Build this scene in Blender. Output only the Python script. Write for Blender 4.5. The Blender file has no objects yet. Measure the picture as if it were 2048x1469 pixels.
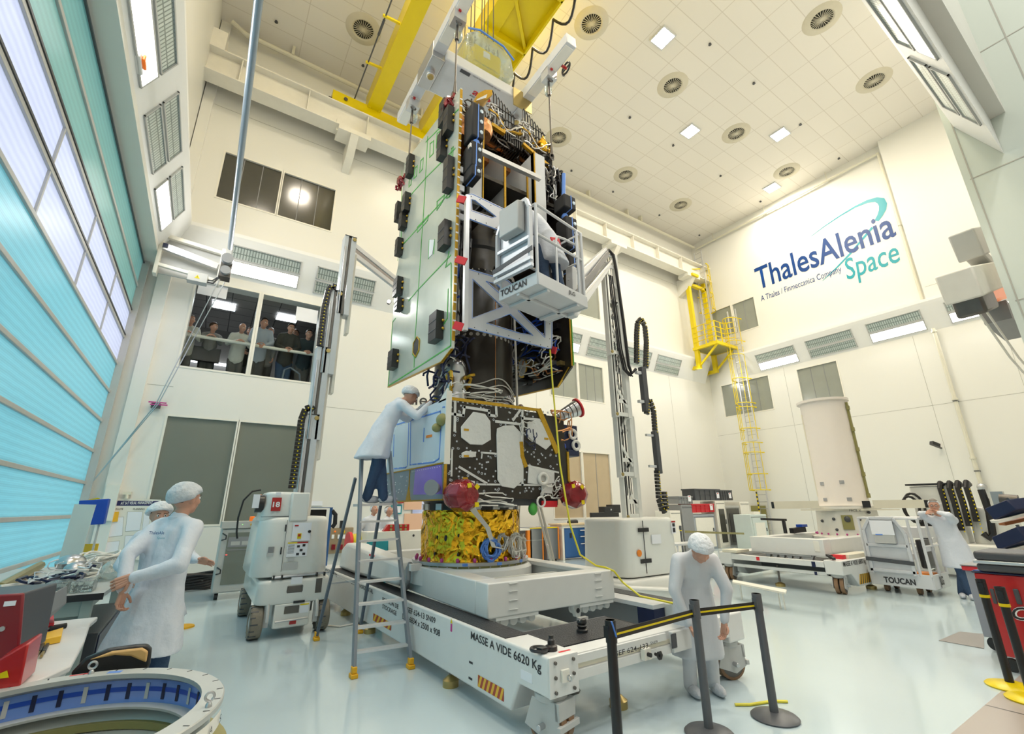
import bpy, bmesh, math, random
from math import sin, cos, pi, radians
from mathutils import Vector as V, Matrix, noise
random.seed(7)
S = bpy.context.scene
COL = S.collection
# ---------------------------------------------------------------- camera (frame 2048 x 1469)
YAW, PIT, ROL, FPX, CX, CY = 0.585621852, 0.301805350, -0.00884601227, 902.715756, 1024.0, 734.5
EYE = V((0, 0, 1.6))
_f = V((sin(YAW)*cos(PIT), cos(YAW)*cos(PIT), sin(PIT))); _r = V((cos(YAW), -sin(YAW), 0)); _u = _r.cross(_f)
RT, UP = _r*cos(ROL)+_u*sin(ROL), -_r*sin(ROL)+_u*cos(ROL)
cd = bpy.data.cameras.new('camera'); cam = bpy.data.objects.new('camera', cd); COL.objects.link(cam)
cd.sensor_fit = 'HORIZONTAL'; cd.sensor_width = 36; cd.lens = FPX/2048*36; cd.clip_start = 0.05; cd.clip_end = 200
M4 = Matrix.Identity(4)
for i in range(3):
    M4[i][0], M4[i][1], M4[i][2], M4[i][3] = RT[i], UP[i], -_f[i], EYE[i]
cam.matrix_world = M4
S.camera = cam
# ---------------------------------------------------------------- sky, exposure, lights
S.view_settings.view_transform = 'Standard'; S.view_settings.look = 'None'
S.view_settings.gamma = 1; S.view_settings.use_curve_mapping = False
S.view_settings.exposure = 0.10
w = bpy.data.worlds.new('World'); S.world = w; w.use_nodes = True
bg = w.node_tree.nodes['Background']; bg.inputs[0].default_value = (0.80, 0.90, 1.0, 1); bg.inputs[1].default_value = 1.7
def area(name, loc, size, power, col, rot=(0, 0, 0), sy=None):
    l = bpy.data.lights.new(name, 'AREA'); l.energy = power; l.color = col; l.size = size
    if sy: l.shape = 'RECTANGLE'; l.size_y = sy
    o = bpy.data.objects.new(name, l); o.location = loc; o.rotation_euler = rot; COL.objects.link(o); return o
LAMPS = [(9.97, 6.16), (13.96, 8.04), (17.15, 6.16), (20.1, 8.04), (6.0, 8.04), (1.6, 6.16), (0.2, 3.2), (8.0, 2.6), (15.5, 2.6), (1.5, -2.6), (7.5, -2.6), (4.5, -5.2)]  # last three: unseen, added behind the camera to brighten the near fronts
for k, (x, y) in enumerate(LAMPS):
    area('ceiling_lamp_light', (x, y, 15.78), 0.7, 200 if k < 9 else 210, (1.0, 0.89, 0.72) if k < 9 else (1.0, .95, .90))
# strip lights of the slanted light ledges: (centre, half direction, outward normal)
LEDGE = []
for x in (0.49, 11.25, 22-1.2): LEDGE.append(((min(x, 19.0), 13.10, 7.88), 'x', (0, -1, -.45), 1.7))
for y in (6.75, 11.05, 2.45): LEDGE.append(((-1.62, y, 7.95), 'y', (1, 0, -.55), 1.65))
for y in (9.75, 5.25, 3.0): LEDGE.append(((21.10, y, 7.95), 'y', (-1, 0, -.45), 1.7))
for x in (7.2, 2.9): LEDGE.append(((x, 0.94, 7.95), 'x', (0, 1, -.5), 1.7))
for c, ax, nrm, L in LEDGE:
    n = V(nrm).normalized(); o = area('ledge_tube_light', V(c)+n*0.12, 0.3, 34, (1.0, 0.98, 0.95), sy=L)
    zz = -n; xx = n.cross(V((0, 0, 1))).normalized(); yy = zz.cross(xx)
    # long side along the wall
    m = Matrix(((yy.x, xx.x, -n.x), (yy.y, xx.y, -n.y), (yy.z, xx.z, -n.z))); 
    if m.determinant() < 0: m = Matrix(((yy.x, -xx.x, -n.x), (yy.y, -xx.y, -n.y), (yy.z, -xx.z, -n.z)))
    o.rotation_euler = m.to_euler()
# ---------------------------------------------------------------- pixel of the photograph -> point of the hall
def P(px, py, x=None, y=None, z=None):
    d = _f*FPX + RT*(px-CX) - UP*(py-CY)
    t = x/d.x if x is not None else y/d.y if y is not None else (z-1.6)/d.z
    return EYE + d*t
def PP(pts, **k): return [P(a, b, **k) for a, b in pts]
# ---------------------------------------------------------------- materials
MT = {}
def mat(n, c=(.8, .8, .8), r=.5, m=0.0, var=.06, sc=6.0, bump=0.0, bsc=40, tr=0.0, emis=None, es=0.0, coat=0.0, alpha=1.0, det=3):
    if n in MT: return MT[n]
    a = bpy.data.materials.new(n); a.use_nodes = True; nt = a.node_tree; b = nt.nodes['Principled BSDF']
    b.inputs['Base Color'].default_value = (*c, 1); b.inputs['Roughness'].default_value = r; b.inputs['Metallic'].default_value = m
    if tr: b.inputs['Transmission Weight'].default_value = tr
    if coat: b.inputs['Coat Weight'].default_value = coat; b.inputs['Coat Roughness'].default_value = .08
    if emis: b.inputs['Emission Color'].default_value = (*emis, 1); b.inputs['Emission Strength'].default_value = es
    if alpha < 1: b.inputs['Alpha'].default_value = alpha
    if var or bump:
        tc = nt.nodes.new('ShaderNodeTexCoord'); nz = nt.nodes.new('ShaderNodeTexNoise')
        nz.inputs['Scale'].default_value = sc; nz.inputs['Detail'].default_value = det
        nt.links.new(tc.outputs['Object'], nz.inputs['Vector'])
    if var:
        rp = nt.nodes.new('ShaderNodeMapRange'); rp.inputs['To Min'].default_value = 1-var; rp.inputs['To Max'].default_value = 1+var*.6
        nt.links.new(nz.outputs['Fac'], rp.inputs['Value'])
        mx = nt.nodes.new('ShaderNodeVectorMath'); mx.operation = 'SCALE'; mx.inputs[0].default_value = c
        nt.links.new(rp.outputs[0], mx.inputs['Scale']); nt.links.new(mx.outputs[0], b.inputs['Base Color'])
    if bump:
        n2 = nt.nodes.new('ShaderNodeTexNoise'); n2.inputs['Scale'].default_value = bsc; n2.inputs['Detail'].default_value = 4
        nt.links.new(tc.outputs['Object'], n2.inputs['Vector'])
        bp = nt.nodes.new('ShaderNodeBump'); bp.inputs['Strength'].default_value = bump; bp.inputs['Distance'].default_value = .03
        nt.links.new(n2.outputs['Fac'], bp.inputs['Height']); nt.links.new(bp.outputs[0], b.inputs['Normal'])
    MT[n] = a; return a
def nodes(a): return a.node_tree, a.node_tree.nodes['Principled BSDF']
def add(nt, t, **k):
    n = nt.nodes.new(t)
    for q, v in k.items(): setattr(n, q, v)
    return n
def emit(n, c, s):
    if n in MT: return MT[n]
    return mat(n, (0.02, .02, .02), .9, var=0, emis=c, es=s)
# plain colours
mat('white_paint', (.76, .77, .755), .35, var=.05, coat=.15); mat('white_metal', (.66, .68, .70), .32, var=.06, coat=.2)
mat('cream_paint', (.80, .76, .62), .45); mat('cream_white', (.84, .82, .74), .4); mat('light_grey', (.52, .53, .52), .45)
mat('wall_paint', (.80, .80, .755), .42, var=.02, sc=.6); mat('ledge_paint', (.84, .85, .84), .45, var=.02)
mat('mid_grey', (.26, .27, .28), .5); mat('dark_grey', (.07, .075, .085), .45); mat('black_rubber', (.015, .015, .017), .55, var=.2)
mat('black_plastic', (.018, .018, .02), .32, var=.1); mat('navy', (.008, .015, .06), .4); mat('red_paint', (.48, .012, .012), .3, coat=.4)
mat('blue_paint', (.03, .12, .34), .35); mat('bright_blue', (.01, .07, .45), .4); mat('yellow_paint', (.80, .62, .0), .32, var=.08, sc=2)
mat('orange_paint', (.85, .25, .02), .4); mat('steel', (.55, .56, .58), .28, .9, var=.1); mat('aluminium', (.70, .71, .73), .34, .75, var=.08)
mat('dark_steel', (.16, .15, .14), .4, .8, var=.3); mat('brass', (.45, .35, .14), .35, .8); mat('slate', (.10, .13, .17), .42)
mat('red_tag', (.75, .03, .04), .5); mat('green_tape', (.10, .48, .08), .5); mat('blue_tape', (.12, .28, .75), .45); mat('cable_white', (.78, .77, .72), .5)
mat('gold_tape', (.62, .36, .03), .3, .55, var=.3, sc=30); mat('wood', (.55, .36, .15), .5, var=.3, sc=4); mat('paper', (.85, .87, .92), .6, var=.02)
mat('magenta', (.55, .06, .28), .4); mat('olive', (.30, .28, .10), .5); mat('teal', (.02, .28, .33), .5); mat('purple_film', (.32, .22, .72), .18, .1, var=.2, sc=3)
mat('seam', (.45, .45, .40), .6, var=0); mat('black_ink', (.02, .02, .025), .5, var=0); mat('red_ink', (.6, .02, .03), .5, var=0)
mat('logo_blue', (.0, .045, .22), .35, var=0); mat('logo_teal', (.0, .32, .40), .35, var=0); mat('white_ink', (.9, .9, .9), .5, var=0)
mat('yellow_cable', (.80, .70, .04), .4); mat('orange_glow', (.9, .18, .01), .3, emis=(1, .2, .01), es=.25)
mat('coat_fabric', (.68, .72, .79), .8, var=.05, bump=.6, bsc=7); mat('cap_fabric', (.80, .83, .87), .85, bump=.8, bsc=30)
mat('denim', (.035, .07, .14), .8, bump=.3, bsc=60); mat('skin', (.62, .33, .23), .5, var=.08, sc=14); mat('hair_dark', (.03, .02, .015), .6)
mat('tread_black', (.035, .035, .04), .35, .3, bump=.6, bsc=70); mat('tyre', (.25, .22, .17), .8, bump=.4, bsc=25, var=.25)
mat('glass_clear', (.92, .96, .95), .02, tr=1.0, var=0); MT['glass_clear'].node_tree.nodes['Principled BSDF'].inputs['IOR'].default_value = 1.05
mat('clear_film', (.80, .9, .88), .1, tr=.85, var=0, bump=.5, bsc=12)
mat('foam_black', (.012, .012, .014), .7, var=.15); mat('carbon', (.034, .027, .02), .28, var=.45, sc=9)
mat('panel_silver', (.68, .72, .63), .18, .25, var=.22, sc=1.6, bump=.06, bsc=2); mat('panel_blue', (.66, .76, .84), .22, .05, var=.12, sc=2)
mat('mli_white', (.70, .71, .69), .35, bump=.5, bsc=8); mat('deep_red_film', (.28, .004, .012), .12, .25, var=.5, sc=8, bump=.9, bsc=7, coat=.6)
mat('copper', (.65, .30, .12), .3, .7, bump=.6, bsc=12); mat('sat_plate', (.66, .68, .72), .35, .3, var=.08)
mat('haz_red', (.42, .05, .02), .4, var=.05); mat('haz_yellow', (.85, .50, .03), .4, var=.05)
mat('brown_tread', (.26, .15, .08), .6, var=.15)
mat('dot_grey', (.55, .58, .62), .5, var=0); mat('ladder_grey', (.24, .27, .31), .35, .5)
mat('kit_grey', (.30, .36, .42), .35, .4)
def tube_emit(): return emit('lamp_tube', (1.0, .97, .92), 9.0)
# gold foil: crumpled metal film
a = mat('gold_foil', (.96, .54, .03), .16, .92, var=.25, sc=5); nt, b = nodes(a)
tc = add(nt, 'ShaderNodeTexCoord'); wn = add(nt, 'ShaderNodeTexNoise'); wn.inputs['Scale'].default_value = 3.0; wn.inputs['Detail'].default_value = 2
vo = add(nt, 'ShaderNodeTexVoronoi', feature='F1'); vo.inputs['Scale'].default_value = 5.0
ad = add(nt, 'ShaderNodeMixRGB', blend_type='ADD'); ad.inputs[0].default_value = .6
nt.links.new(tc.outputs['Object'], wn.inputs['Vector']); nt.links.new(tc.outputs['Object'], ad.inputs[1]); nt.links.new(wn.outputs['Color'], ad.inputs[2]); nt.links.new(ad.outputs[0], vo.inputs['Vector'])
bp = add(nt, 'ShaderNodeBump'); bp.inputs['Strength'].default_value = .75; bp.inputs['Distance'].default_value = .08
nt.links.new(vo.outputs['Distance'], bp.inputs['Height']); nt.links.new(bp.outputs[0], b.inputs['Normal'])
# floor: glossy pale blue epoxy with faint marks
a = mat('epoxy_floor', (.56, .68, .73), .14, var=.07, sc=.7, coat=.3); nt, b = nodes(a)
tc = add(nt, 'ShaderNodeTexCoord'); n3 = add(nt, 'ShaderNodeTexNoise'); n3.inputs['Scale'].default_value = 1.3; n3.inputs['Detail'].default_value = 6
mr = add(nt, 'ShaderNodeMapRange'); mr.inputs['To Min'].default_value = .06; mr.inputs['To Max'].default_value = .22
nt.links.new(tc.outputs['Object'], n3.inputs['Vector']); nt.links.new(n3.outputs['Fac'], mr.inputs['Value']); nt.links.new(mr.outputs[0], b.inputs['Roughness'])
# ceiling tiles / floor tiles : brick texture seams
def tiles(n, c, seam, w, h, r=.5, off=(0, 0, 0), mort=.012, offset=0.0, rotz=0):
    a = mat(n, c, r, var=0); nt, b = nodes(a)
    tc = add(nt, 'ShaderNodeTexCoord'); mp = add(nt, 'ShaderNodeMapping'); mp.inputs['Location'].default_value = off; mp.inputs['Rotation'].default_value = (0, 0, rotz)
    br = add(nt, 'ShaderNodeTexBrick'); br.offset = offset; br.squash = 1
    br.inputs['Color1'].default_value = (*c, 1); br.inputs['Color2'].default_value = (*[q*.97 for q in c], 1); br.inputs['Mortar'].default_value = (*seam, 1)
    br.inputs['Scale'].default_value = 1; br.inputs['Mortar Size'].default_value = mort; br.inputs['Brick Width'].default_value = w; br.inputs['Row Height'].default_value = h
    nt.links.new(tc.outputs['Object'], mp.inputs[0]); nt.links.new(mp.outputs[0], br.inputs['Vector']); nt.links.new(br.outputs['Color'], b.inputs['Base Color'])
    return a
tiles('ceiling_tiles', (.84, .81, .75), (.68, .64, .57), 1.31, .655, .6)
tiles('threshold_tiles', (.42, .37, .33), (.10, .09, .08), .95, .95, .3, off=(0, .25, 0))
# translucent ribbed door sheets, lit by the sky behind them
def poly(n, c, mixt, rib=60, vert=False):
    a = bpy.data.materials.new(n); a.use_nodes = True; nt = a.node_tree; nt.nodes.remove(nt.nodes['Principled BSDF']); out = nt.nodes['Material Output']
    tc = add(nt, 'ShaderNodeTexCoord'); wv = add(nt, 'ShaderNodeTexWave', bands_direction='Z', wave_profile='SIN'); wv.inputs['Scale'].default_value = rib; wv.inputs['Distortion'].default_value = .0
    nt.links.new(tc.outputs['Object'], wv.inputs['Vector'])
    w2 = add(nt, 'ShaderNodeTexWave', bands_direction='Z', wave_profile='SIN'); w2.inputs['Scale'].default_value = 3.1; w2.inputs['Distortion'].default_value = 1.5
    nt.links.new(tc.outputs['Object'], w2.inputs['Vector'])
    mxx = add(nt, 'ShaderNodeMath', operation='ADD'); nt.links.new(wv.outputs['Fac'], mxx.inputs[0]); nt.links.new(w2.outputs['Fac'], mxx.inputs[1])
    rp = add(nt, 'ShaderNodeMapRange'); rp.inputs['From Max'].default_value = 2; rp.inputs['To Min'].default_value = .86; rp.inputs['To Max'].default_value = 1.04; nt.links.new(mxx.outputs[0], rp.inputs['Value'])
    vm = add(nt, 'ShaderNodeVectorMath', operation='SCALE'); vm.inputs[0].default_value = c; nt.links.new(rp.outputs[0], vm.inputs['Scale'])
    t = add(nt, 'ShaderNodeBsdfTranslucent'); d = add(nt, 'ShaderNodeBsdfPrincipled'); d.inputs['Roughness'].default_value = .3
    nt.links.new(vm.outputs[0], t.inputs[0]); nt.links.new(vm.outputs[0], d.inputs['Base Color'])
    mx = add(nt, 'ShaderNodeMixShader'); mx.inputs[0].default_value = mixt; nt.links.new(d.outputs[0], mx.inputs[1]); nt.links.new(t.outputs[0], mx.inputs[2]); nt.links.new(mx.outputs[0], out.inputs[0])
    MT[n] = a
poly('cyan_sheet', (.47, .80, .85), .6, 12); poly('clear_sheet', (.86, .87, .97), .7, 40); poly('teal_sheet', (.45, .72, .69), .45, 12)
poly('frosted_white', (.85, .88, .95), .6, 8)
# louvre of the unlit ledge lamps
a = mat('louvre', (.62, .70, .68), .3, .3, var=0); nt, b = nodes(a)
tc = add(nt, 'ShaderNodeTexCoord'); wv = add(nt, 'ShaderNodeTexBrick'); wv.offset = 0; wv.inputs['Scale'].default_value = 1; wv.inputs['Brick Width'].default_value = .07; wv.inputs['Row Height'].default_value = .15
wv.inputs['Mortar Size'].default_value = .012; wv.inputs['Color1'].default_value = (.60, .67, .65, 1); wv.inputs['Color2'].default_value = (.50, .58, .56, 1); wv.inputs['Mortar'].default_value = (.22, .27, .26, 1)
nt.links.new(tc.outputs['UV'], wv.inputs['Vector']); nt.links.new(wv.outputs['Color'], b.inputs['Base Color'])
# ---------------------------------------------------------------- mesh builder
WM = {}
def wm(o):
    return WM.get(o.name, Matrix.Identity(4))
GR = [0]
def GROW(v): GR[0] = v      # 1: parts written in drawing units, 1.1 to the metre
def gq(q): return V((q[0]*1.1, q[1]*1.1, q[2]*1.1-.16)) if GR[0] else V(q)
class MB:
    def __init__(s, m=None): s.v = []; s.f = []; s.mi = []; s.ms = []; s.uv = None; s.k = 0; s.use(m) if m else None
    def use(s, m):
        if m not in s.ms: s.ms.append(m)
        s.k = s.ms.index(m); return s
    def add(s, vs, fs):
        o = len(s.v); s.v += [V(q) for q in vs]; s.f += [[i+o for i in f] for f in fs]; s.mi += [s.k]*len(fs); return s
    def hexa(s, a):  # 8 corners: bottom 4, top 4
        return s.add(a, [(0, 3, 2, 1), (4, 5, 6, 7), (0, 1, 5, 4), (1, 2, 6, 5), (2, 3, 7, 6), (3, 0, 4, 7)])
    def box(s, x0, y0, z0, x1, y1, z1):
        return s.hexa([(x0, y0, z0), (x1, y0, z0), (x1, y1, z0), (x0, y1, z0), (x0, y0, z1), (x1, y0, z1), (x1, y1, z1), (x0, y1, z1)])
    def cb(s, c, d, rz=0):
        c = V(c); a, b, h = d[0]/2, d[1]/2, d[2]/2; m = Matrix.Rotation(rz, 3, 'Z')
        return s.hexa([c+m@V(q) for q in ((-a, -b, -h), (a, -b, -h), (a, b, -h), (-a, b, -h), (-a, -b, h), (a, -b, h), (a, b, h), (-a, b, h))])
    def beam(s, p, q, w, h=None, up=(0, 0, 1)):
        p, q, up = V(p), V(q), V(up); h = h or w; d = (q-p).normalized(); sd = d.cross(up)
        if sd.length < 1e-4: sd = d.cross(V((0, 1, 0)))
        sd.normalize(); u = sd.cross(d).normalized(); a, b = sd*w/2, u*h/2
        return s.hexa([p-a-b, p+a-b, q+a-b, q-a-b, p-a+b, p+a+b, q+a+b, q-a+b])
    def tube(s, pts, r, n=8, cap=True, closed=False):
        pts = [V(q) for q in pts]; N = len(pts); rr = r if isinstance(r, (list, tuple)) else [r]*N
        T = [(pts[(i+1) % N if closed else min(i+1, N-1)]-pts[i-1 if closed else max(i-1, 0)]).normalized() for i in range(N)]
        u = T[0].orthogonal().normalized(); vs = []
        for i in range(N):
            u = (u-T[i]*u.dot(T[i])); u = u.normalized() if u.length > 1e-6 else T[i].orthogonal().normalized(); w = T[i].cross(u)
            vs += [pts[i]+(u*cos(2*pi*k/n)+w*sin(2*pi*k/n))*rr[i] for k in range(n)]
        fs = [(i*n+k, i*n+(k+1) % n, (i+1) % N*n+(k+1) % n, (i+1) % N*n+k) for i in range(N if closed else N-1) for k in range(n)]
        if cap and not closed: fs += [tuple(range(n))[::-1], tuple(range((N-1)*n, N*n))]
        return s.add(vs, fs)
    def cyl(s, p, q, r, r2=None, n=20):
        return s.tube([p, q], [r, r if r2 is None else r2], n)
    def lathe(s, prof, c=(0, 0, 0), n=40, closed=False, ax='Z', sx=1, sy=1, a0=0, a1=2*pi, cap=True):
        c = V(c); full = abs(a1-a0-2*pi) < 1e-6; vs = []; m = n if full else n+1
        for i in range(m):
            t = a0+(a1-a0)*i/n
            for r, z in prof:
                q = V((r*cos(t)*sx, r*sin(t)*sy, z))
                if ax == 'Y': q = V((q.x, -q.z, q.y))
                if ax == 'X': q = V((q.z, q.x, q.y))
                vs.append(c+q)
        L = len(prof); fs = []
        for i in range(n):
            j = (i+1) % m
            for k in range(L if closed else L-1):
                k2 = (k+1) % L; fs.append((i*L+k, j*L+k, j*L+k2, i*L+k2))
        if cap and not closed and full:
            if prof[0][0] > 1e-6: fs.append(tuple(i*L for i in range(m))[::-1])
            if prof[-1][0] > 1e-6: fs.append(tuple(i*L+L-1 for i in range(m)))
        return s.add(vs, fs)
    def prism(s, pts, vec):
        pts = [V(q) for q in pts]; vec = V(vec); n = len(pts)
        return s.add(pts+[q+vec for q in pts], [tuple(range(n))[::-1], tuple(range(n, 2*n))]+[(i, (i+1) % n, (i+1) % n+n, i+n) for i in range(n)])
    def sph(s, c, r, n=12, m=8, rot=None):
        c = V(c); r = V(r) if hasattr(r, '__len__') else V((r, r, r)); vs = []; fs = []
        for i in range(m+1):
            for k in range(n):
                a, b = pi*i/m, 2*pi*k/n; q = V((r.x*sin(a)*cos(b), r.y*sin(a)*sin(b), r.z*cos(a))); vs.append(c+(rot@q if rot else q))
        for i in range(m):
            for k in range(n): fs.append((i*n+k, (i+1)*n+k, (i+1)*n+(k+1) % n, i*n+(k+1) % n))
        return s.add(vs, fs)
    def strip(s, pts, width, nrm, th=.003):   # flat ribbon lying on a surface of normal nrm
        nrm = V(nrm).normalized(); pts = [V(q) for q in pts]
        for a, b in zip(pts, pts[1:]):
            d = (b-a); L = d.length
            if L < 1e-5: continue
            d.normalize(); s.beam(a-d*width*.4, b+d*width*.4, width, th, up=nrm)
        return s
    def build(s, name, parent=None, local=False, bevel=0, smooth=None, seg=2):
        me = bpy.data.meshes.new(name); mw = (wm(parent) if parent else Matrix.Identity(4)); inv = mw.inverted(); vs = [gq(q) for q in s.v] if not local else s.v
        off = V((0, 0, 0))
        if parent: vs = vs if local else [inv@q for q in vs]
        else:
            lo = [min(q[i] for q in vs) for i in range(3)]; hi = [max(q[i] for q in vs) for i in range(3)]
            off = V(((lo[0]+hi[0])/2, (lo[1]+hi[1])/2, lo[2])); vs = [q-off for q in vs]
        me.from_pydata([tuple(q) for q in vs], [], s.f)
        for m in s.ms or ['light_grey']: me.materials.append(MT[m])
        me.polygons.foreach_set('material_index', s.mi)
        bm = bmesh.new(); bm.from_mesh(me); bmesh.ops.remove_doubles(bm, verts=bm.verts, dist=1e-6); bmesh.ops.recalc_face_normals(bm, faces=bm.faces); bm.to_mesh(me); bm.free()
        o = bpy.data.objects.new(name, me); COL.objects.link(o)
        if parent: o.parent = parent; WM[o.name] = mw
        else: o.location = off; WM[o.name] = Matrix.Translation(off)
        if bevel:
            md = o.modifiers.new('Bevel', 'BEVEL'); md.width = bevel; md.segments = seg; md.limit_method = 'ANGLE'; md.angle_limit = radians(40)
        if smooth is None or smooth:
            me.polygons.foreach_set('use_smooth', [True]*len(me.polygons)); me.set_sharp_from_angle(angle=radians(smooth or 35))
        return o
def mbm(m): return MB(m)
def thing(name, label, cat, loc=(0, 0, 0), rz=0, group=None):
    o = bpy.data.objects.new(name, None); COL.objects.link(o); loc = gq(loc); o.location = loc; o.rotation_euler = (0, 0, rz); o.empty_display_size = .2
    WM[o.name] = Matrix.Translation(V(loc)) @ Matrix.Rotation(rz, 4, 'Z'); o['label'] = label; o['category'] = cat
    if group: o['group'] = group
    return o
def tag(o, label, cat, group=None):
    o['label'] = label; o['category'] = cat
    if group: o['group'] = group
    return o
def struct(mb, name, **k):
    o = mb.build(name, **k); o['kind'] = 'structure'; return o
def part(mb, name, parent, label=None, **k):
    o = mb.build(name, parent, **k)
    if label: o['label'] = label
    return o
def dup(root, loc, rz, label, group=None):
    r = root.copy(); COL.objects.link(r); r.location = loc; r.rotation_euler = (0, 0, rz); r['label'] = label; WM[r.name] = Matrix.Translation(V(loc)) @ Matrix.Rotation(rz, 4, 'Z')
    if group: r['group'] = group
    for ch in list(root.children):
        c = ch.copy(); COL.objects.link(c); c.parent = r
        for g in list(ch.children):
            d = g.copy(); COL.objects.link(d); d.parent = c
    return r
def letters(s, O, U, H, m, parent, name='lettering', bold=.0, shear=0, lift=.004, spacing=1.0):
    """text s from baseline-left point O, whole width vector U, capital height vector H"""
    cu = bpy.data.curves.new('t', 'FONT'); cu.body = s; cu.offset = bold; cu.shear = shear; cu.space_character = spacing; cu.resolution_u = 3
    t = bpy.data.objects.new('t', cu); COL.objects.link(t); bpy.context.view_layer.update()
    me = bpy.data.meshes.new_from_object(t.evaluated_get(bpy.context.evaluated_depsgraph_get())); bpy.data.objects.remove(t); bpy.data.curves.remove(cu)
    xs = [v.co.x for v in me.vertices]; x0, x1 = min(xs), max(xs); O, U, H = V(O), V(U), V(H); N = U.cross(H).normalized(); cap = .73
    inv = wm(parent).inverted() if parent else Matrix.Identity(4)
    for v in me.vertices: v.co = inv @ gq(O+U*((v.co.x-x0)/(x1-x0))+H*(v.co.y/cap)+N*lift)
    me.materials.clear(); me.materials.append(MT[m]); o = bpy.data.objects.new(name, me); me.name = name; COL.objects.link(o)
    if parent: o.parent = parent
    return o
# ================================================================ THE HALL
XW, YB, XR, YN, ZC = -1.8, 13.3, 21.26, .62, 15.9
o = struct(MB('epoxy_floor').box(-2.6, 1.53, -.2, 21.6, 13.7, 0), 'floor', smooth=False)
o = struct(MB('threshold_tiles').box(-2.6, -7, -.2, 21.6, 1.53, 0), 'floor', smooth=False)
o = struct(MB('ceiling_tiles').box(-2.6, -7, ZC, 21.7, 13.7, ZC+.2), 'ceiling', smooth=False)
def wall(name, ax, pos, th, a0, a1, z0, z1, holes, m='wall_paint'):
    """wall across axis ax at pos, thickness th away from the room, holes = (a0,a1,z0,z1)"""
    A = sorted({a0, a1, *[h[0] for h in holes], *[h[1] for h in holes]}); Z = sorted({z0, z1, *[h[2] for h in holes], *[h[3] for h in holes]}); mb = MB(m)
    for i in range(len(A)-1):
        for j in range(len(Z)-1):
            ca, cz = (A[i]+A[i+1])/2, (Z[j]+Z[j+1])/2
            if any(h[0] < ca < h[1] and h[2] < cz < h[3] for h in holes): continue
            if ax == 'y': mb.box(A[i], min(pos, pos+th), Z[j], A[i+1], max(pos, pos+th), Z[j+1])
            else: mb.box(min(pos, pos+th), A[i], Z[j], max(pos, pos+th), A[i+1], Z[j+1])
    return struct(mb, name, smooth=False)
HB = [(-.98, .44, 1.28, 3.74), (.52, 2.0, 1.28, 3.74), (-.99, .44, 5.0, 7.33), (.55, 2.05, 5.0, 7.33), (-.99, .47, 9.92, 11.44), (.55, 2.04, 9.92, 11.44),
      (10.6, 12.0, 5.75, 7.28), (12.1, 13.46, 5.75, 7.28), (10.6, 11.98, 1.22, 3.62), (12.09, 13.5, 1.22, 3.62), (10.6, 12.0, 9.55, 11.4), (12.1, 13.56, 9.55, 11.4),
      (5.2, 8.9, 1.1, 2.62)]
wall('wall_back', 'y', YB, .35, -2.6, 21.6, 0, ZC, HB)
HR = [(11.58, 12.66, 9.92, 11.50), (10.35, 11.46, 9.92, 11.48), (10.35, 12.72, 5.84, 7.42), (7.51, 9.07, 5.82, 7.35)]
wall('wall_right', 'x', XR, .35, -1.6, YB+.3, 0, ZC, HR)
wall('wall_left', 'x', XW, -.5, -7, YB, 7.46, ZC, []); wall('wall_left', 'x', XW, -.5, -7, .2, 0, 7.46, [])
wall('wall_front', 'y', -6.6, -.35, -2.6, 11.5, 0, ZC, [])
wall('wall_left', 'x', -2.05, -.3, 13.12, YB, 0, 7.46, [])
wall('wall_near', 'y', YN, -.35, 11.5, 21.6, 0, ZC, [])
wall('wall_near', 'y', YN, -.2, -2.6, 11.1, 8.4, ZC, [])
mat('jamb_paint', (.64, .71, .65), .45, var=.03, sc=1)
struct(MB('jamb_paint').box(11.1, -7, 0, 11.5, 1.2, ZC), 'wall_near', smooth=False)
struct(MB('wall_paint').box(-1.78, 13.16, 0, -1.52, YB, 15.9), 'trim_1', smooth=False)
# pier at the near end of the logo wall
struct(MB('wall_paint').box(20.95, YN, 8.7, XR, 4.18, ZC), 'wall_right', smooth=False)
# seams of the wall cladding
mb = MB('seam')
for z in (4.35,): mb.box(2.2, YB-.004, z, 10.5, YB, z+.012)
for x in (2.3, 6.6, 9.9, 14.6, 17.9): mb.box(x, YB-.004, 0, x+.01, YB, 7.6)
for z in (1.15, 4.45, 12.9): mb.box(-1.5, YB-.004, z, -1.0 if z < 12 else 21, YB, z+.01)
struct(mb, 'trim_2', smooth=False)
mb = MB('seam')
for z in (4.95,): mb.box(XR-.004, YN, z, XR, 13.3, z+.012)
for z in (9.2,): mb.box(20.946, YN, z, 20.95, 4.1, z+.012)
for y in (2.6, 4.9, 9.6): mb.box(XR-.004, y, 0, XR, y+.01, 7.6)
struct(mb, 'trim_3', smooth=False)
mb = MB('seam')
for z in (4.9, 7.4, 9.84): mb.box(11.094, -3.8, z, 11.1, 1.12, z+.02)
mb.box(11.092, 1.08, 0, 11.1, 1.10, 15.9).box(11.092, .06, 7.5, 11.1, .08, 15.9); struct(mb, 'trim_4', smooth=False)
# baseboards
struct(MB('light_grey').box(-2, YB-.02, 0, 21.2, YB, .1), 'baseboard_back', smooth=False)
struct(MB('light_grey').box(XR-.02, 1, 0, XR, 13.28, .1), 'baseboard_right', smooth=False)
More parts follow.
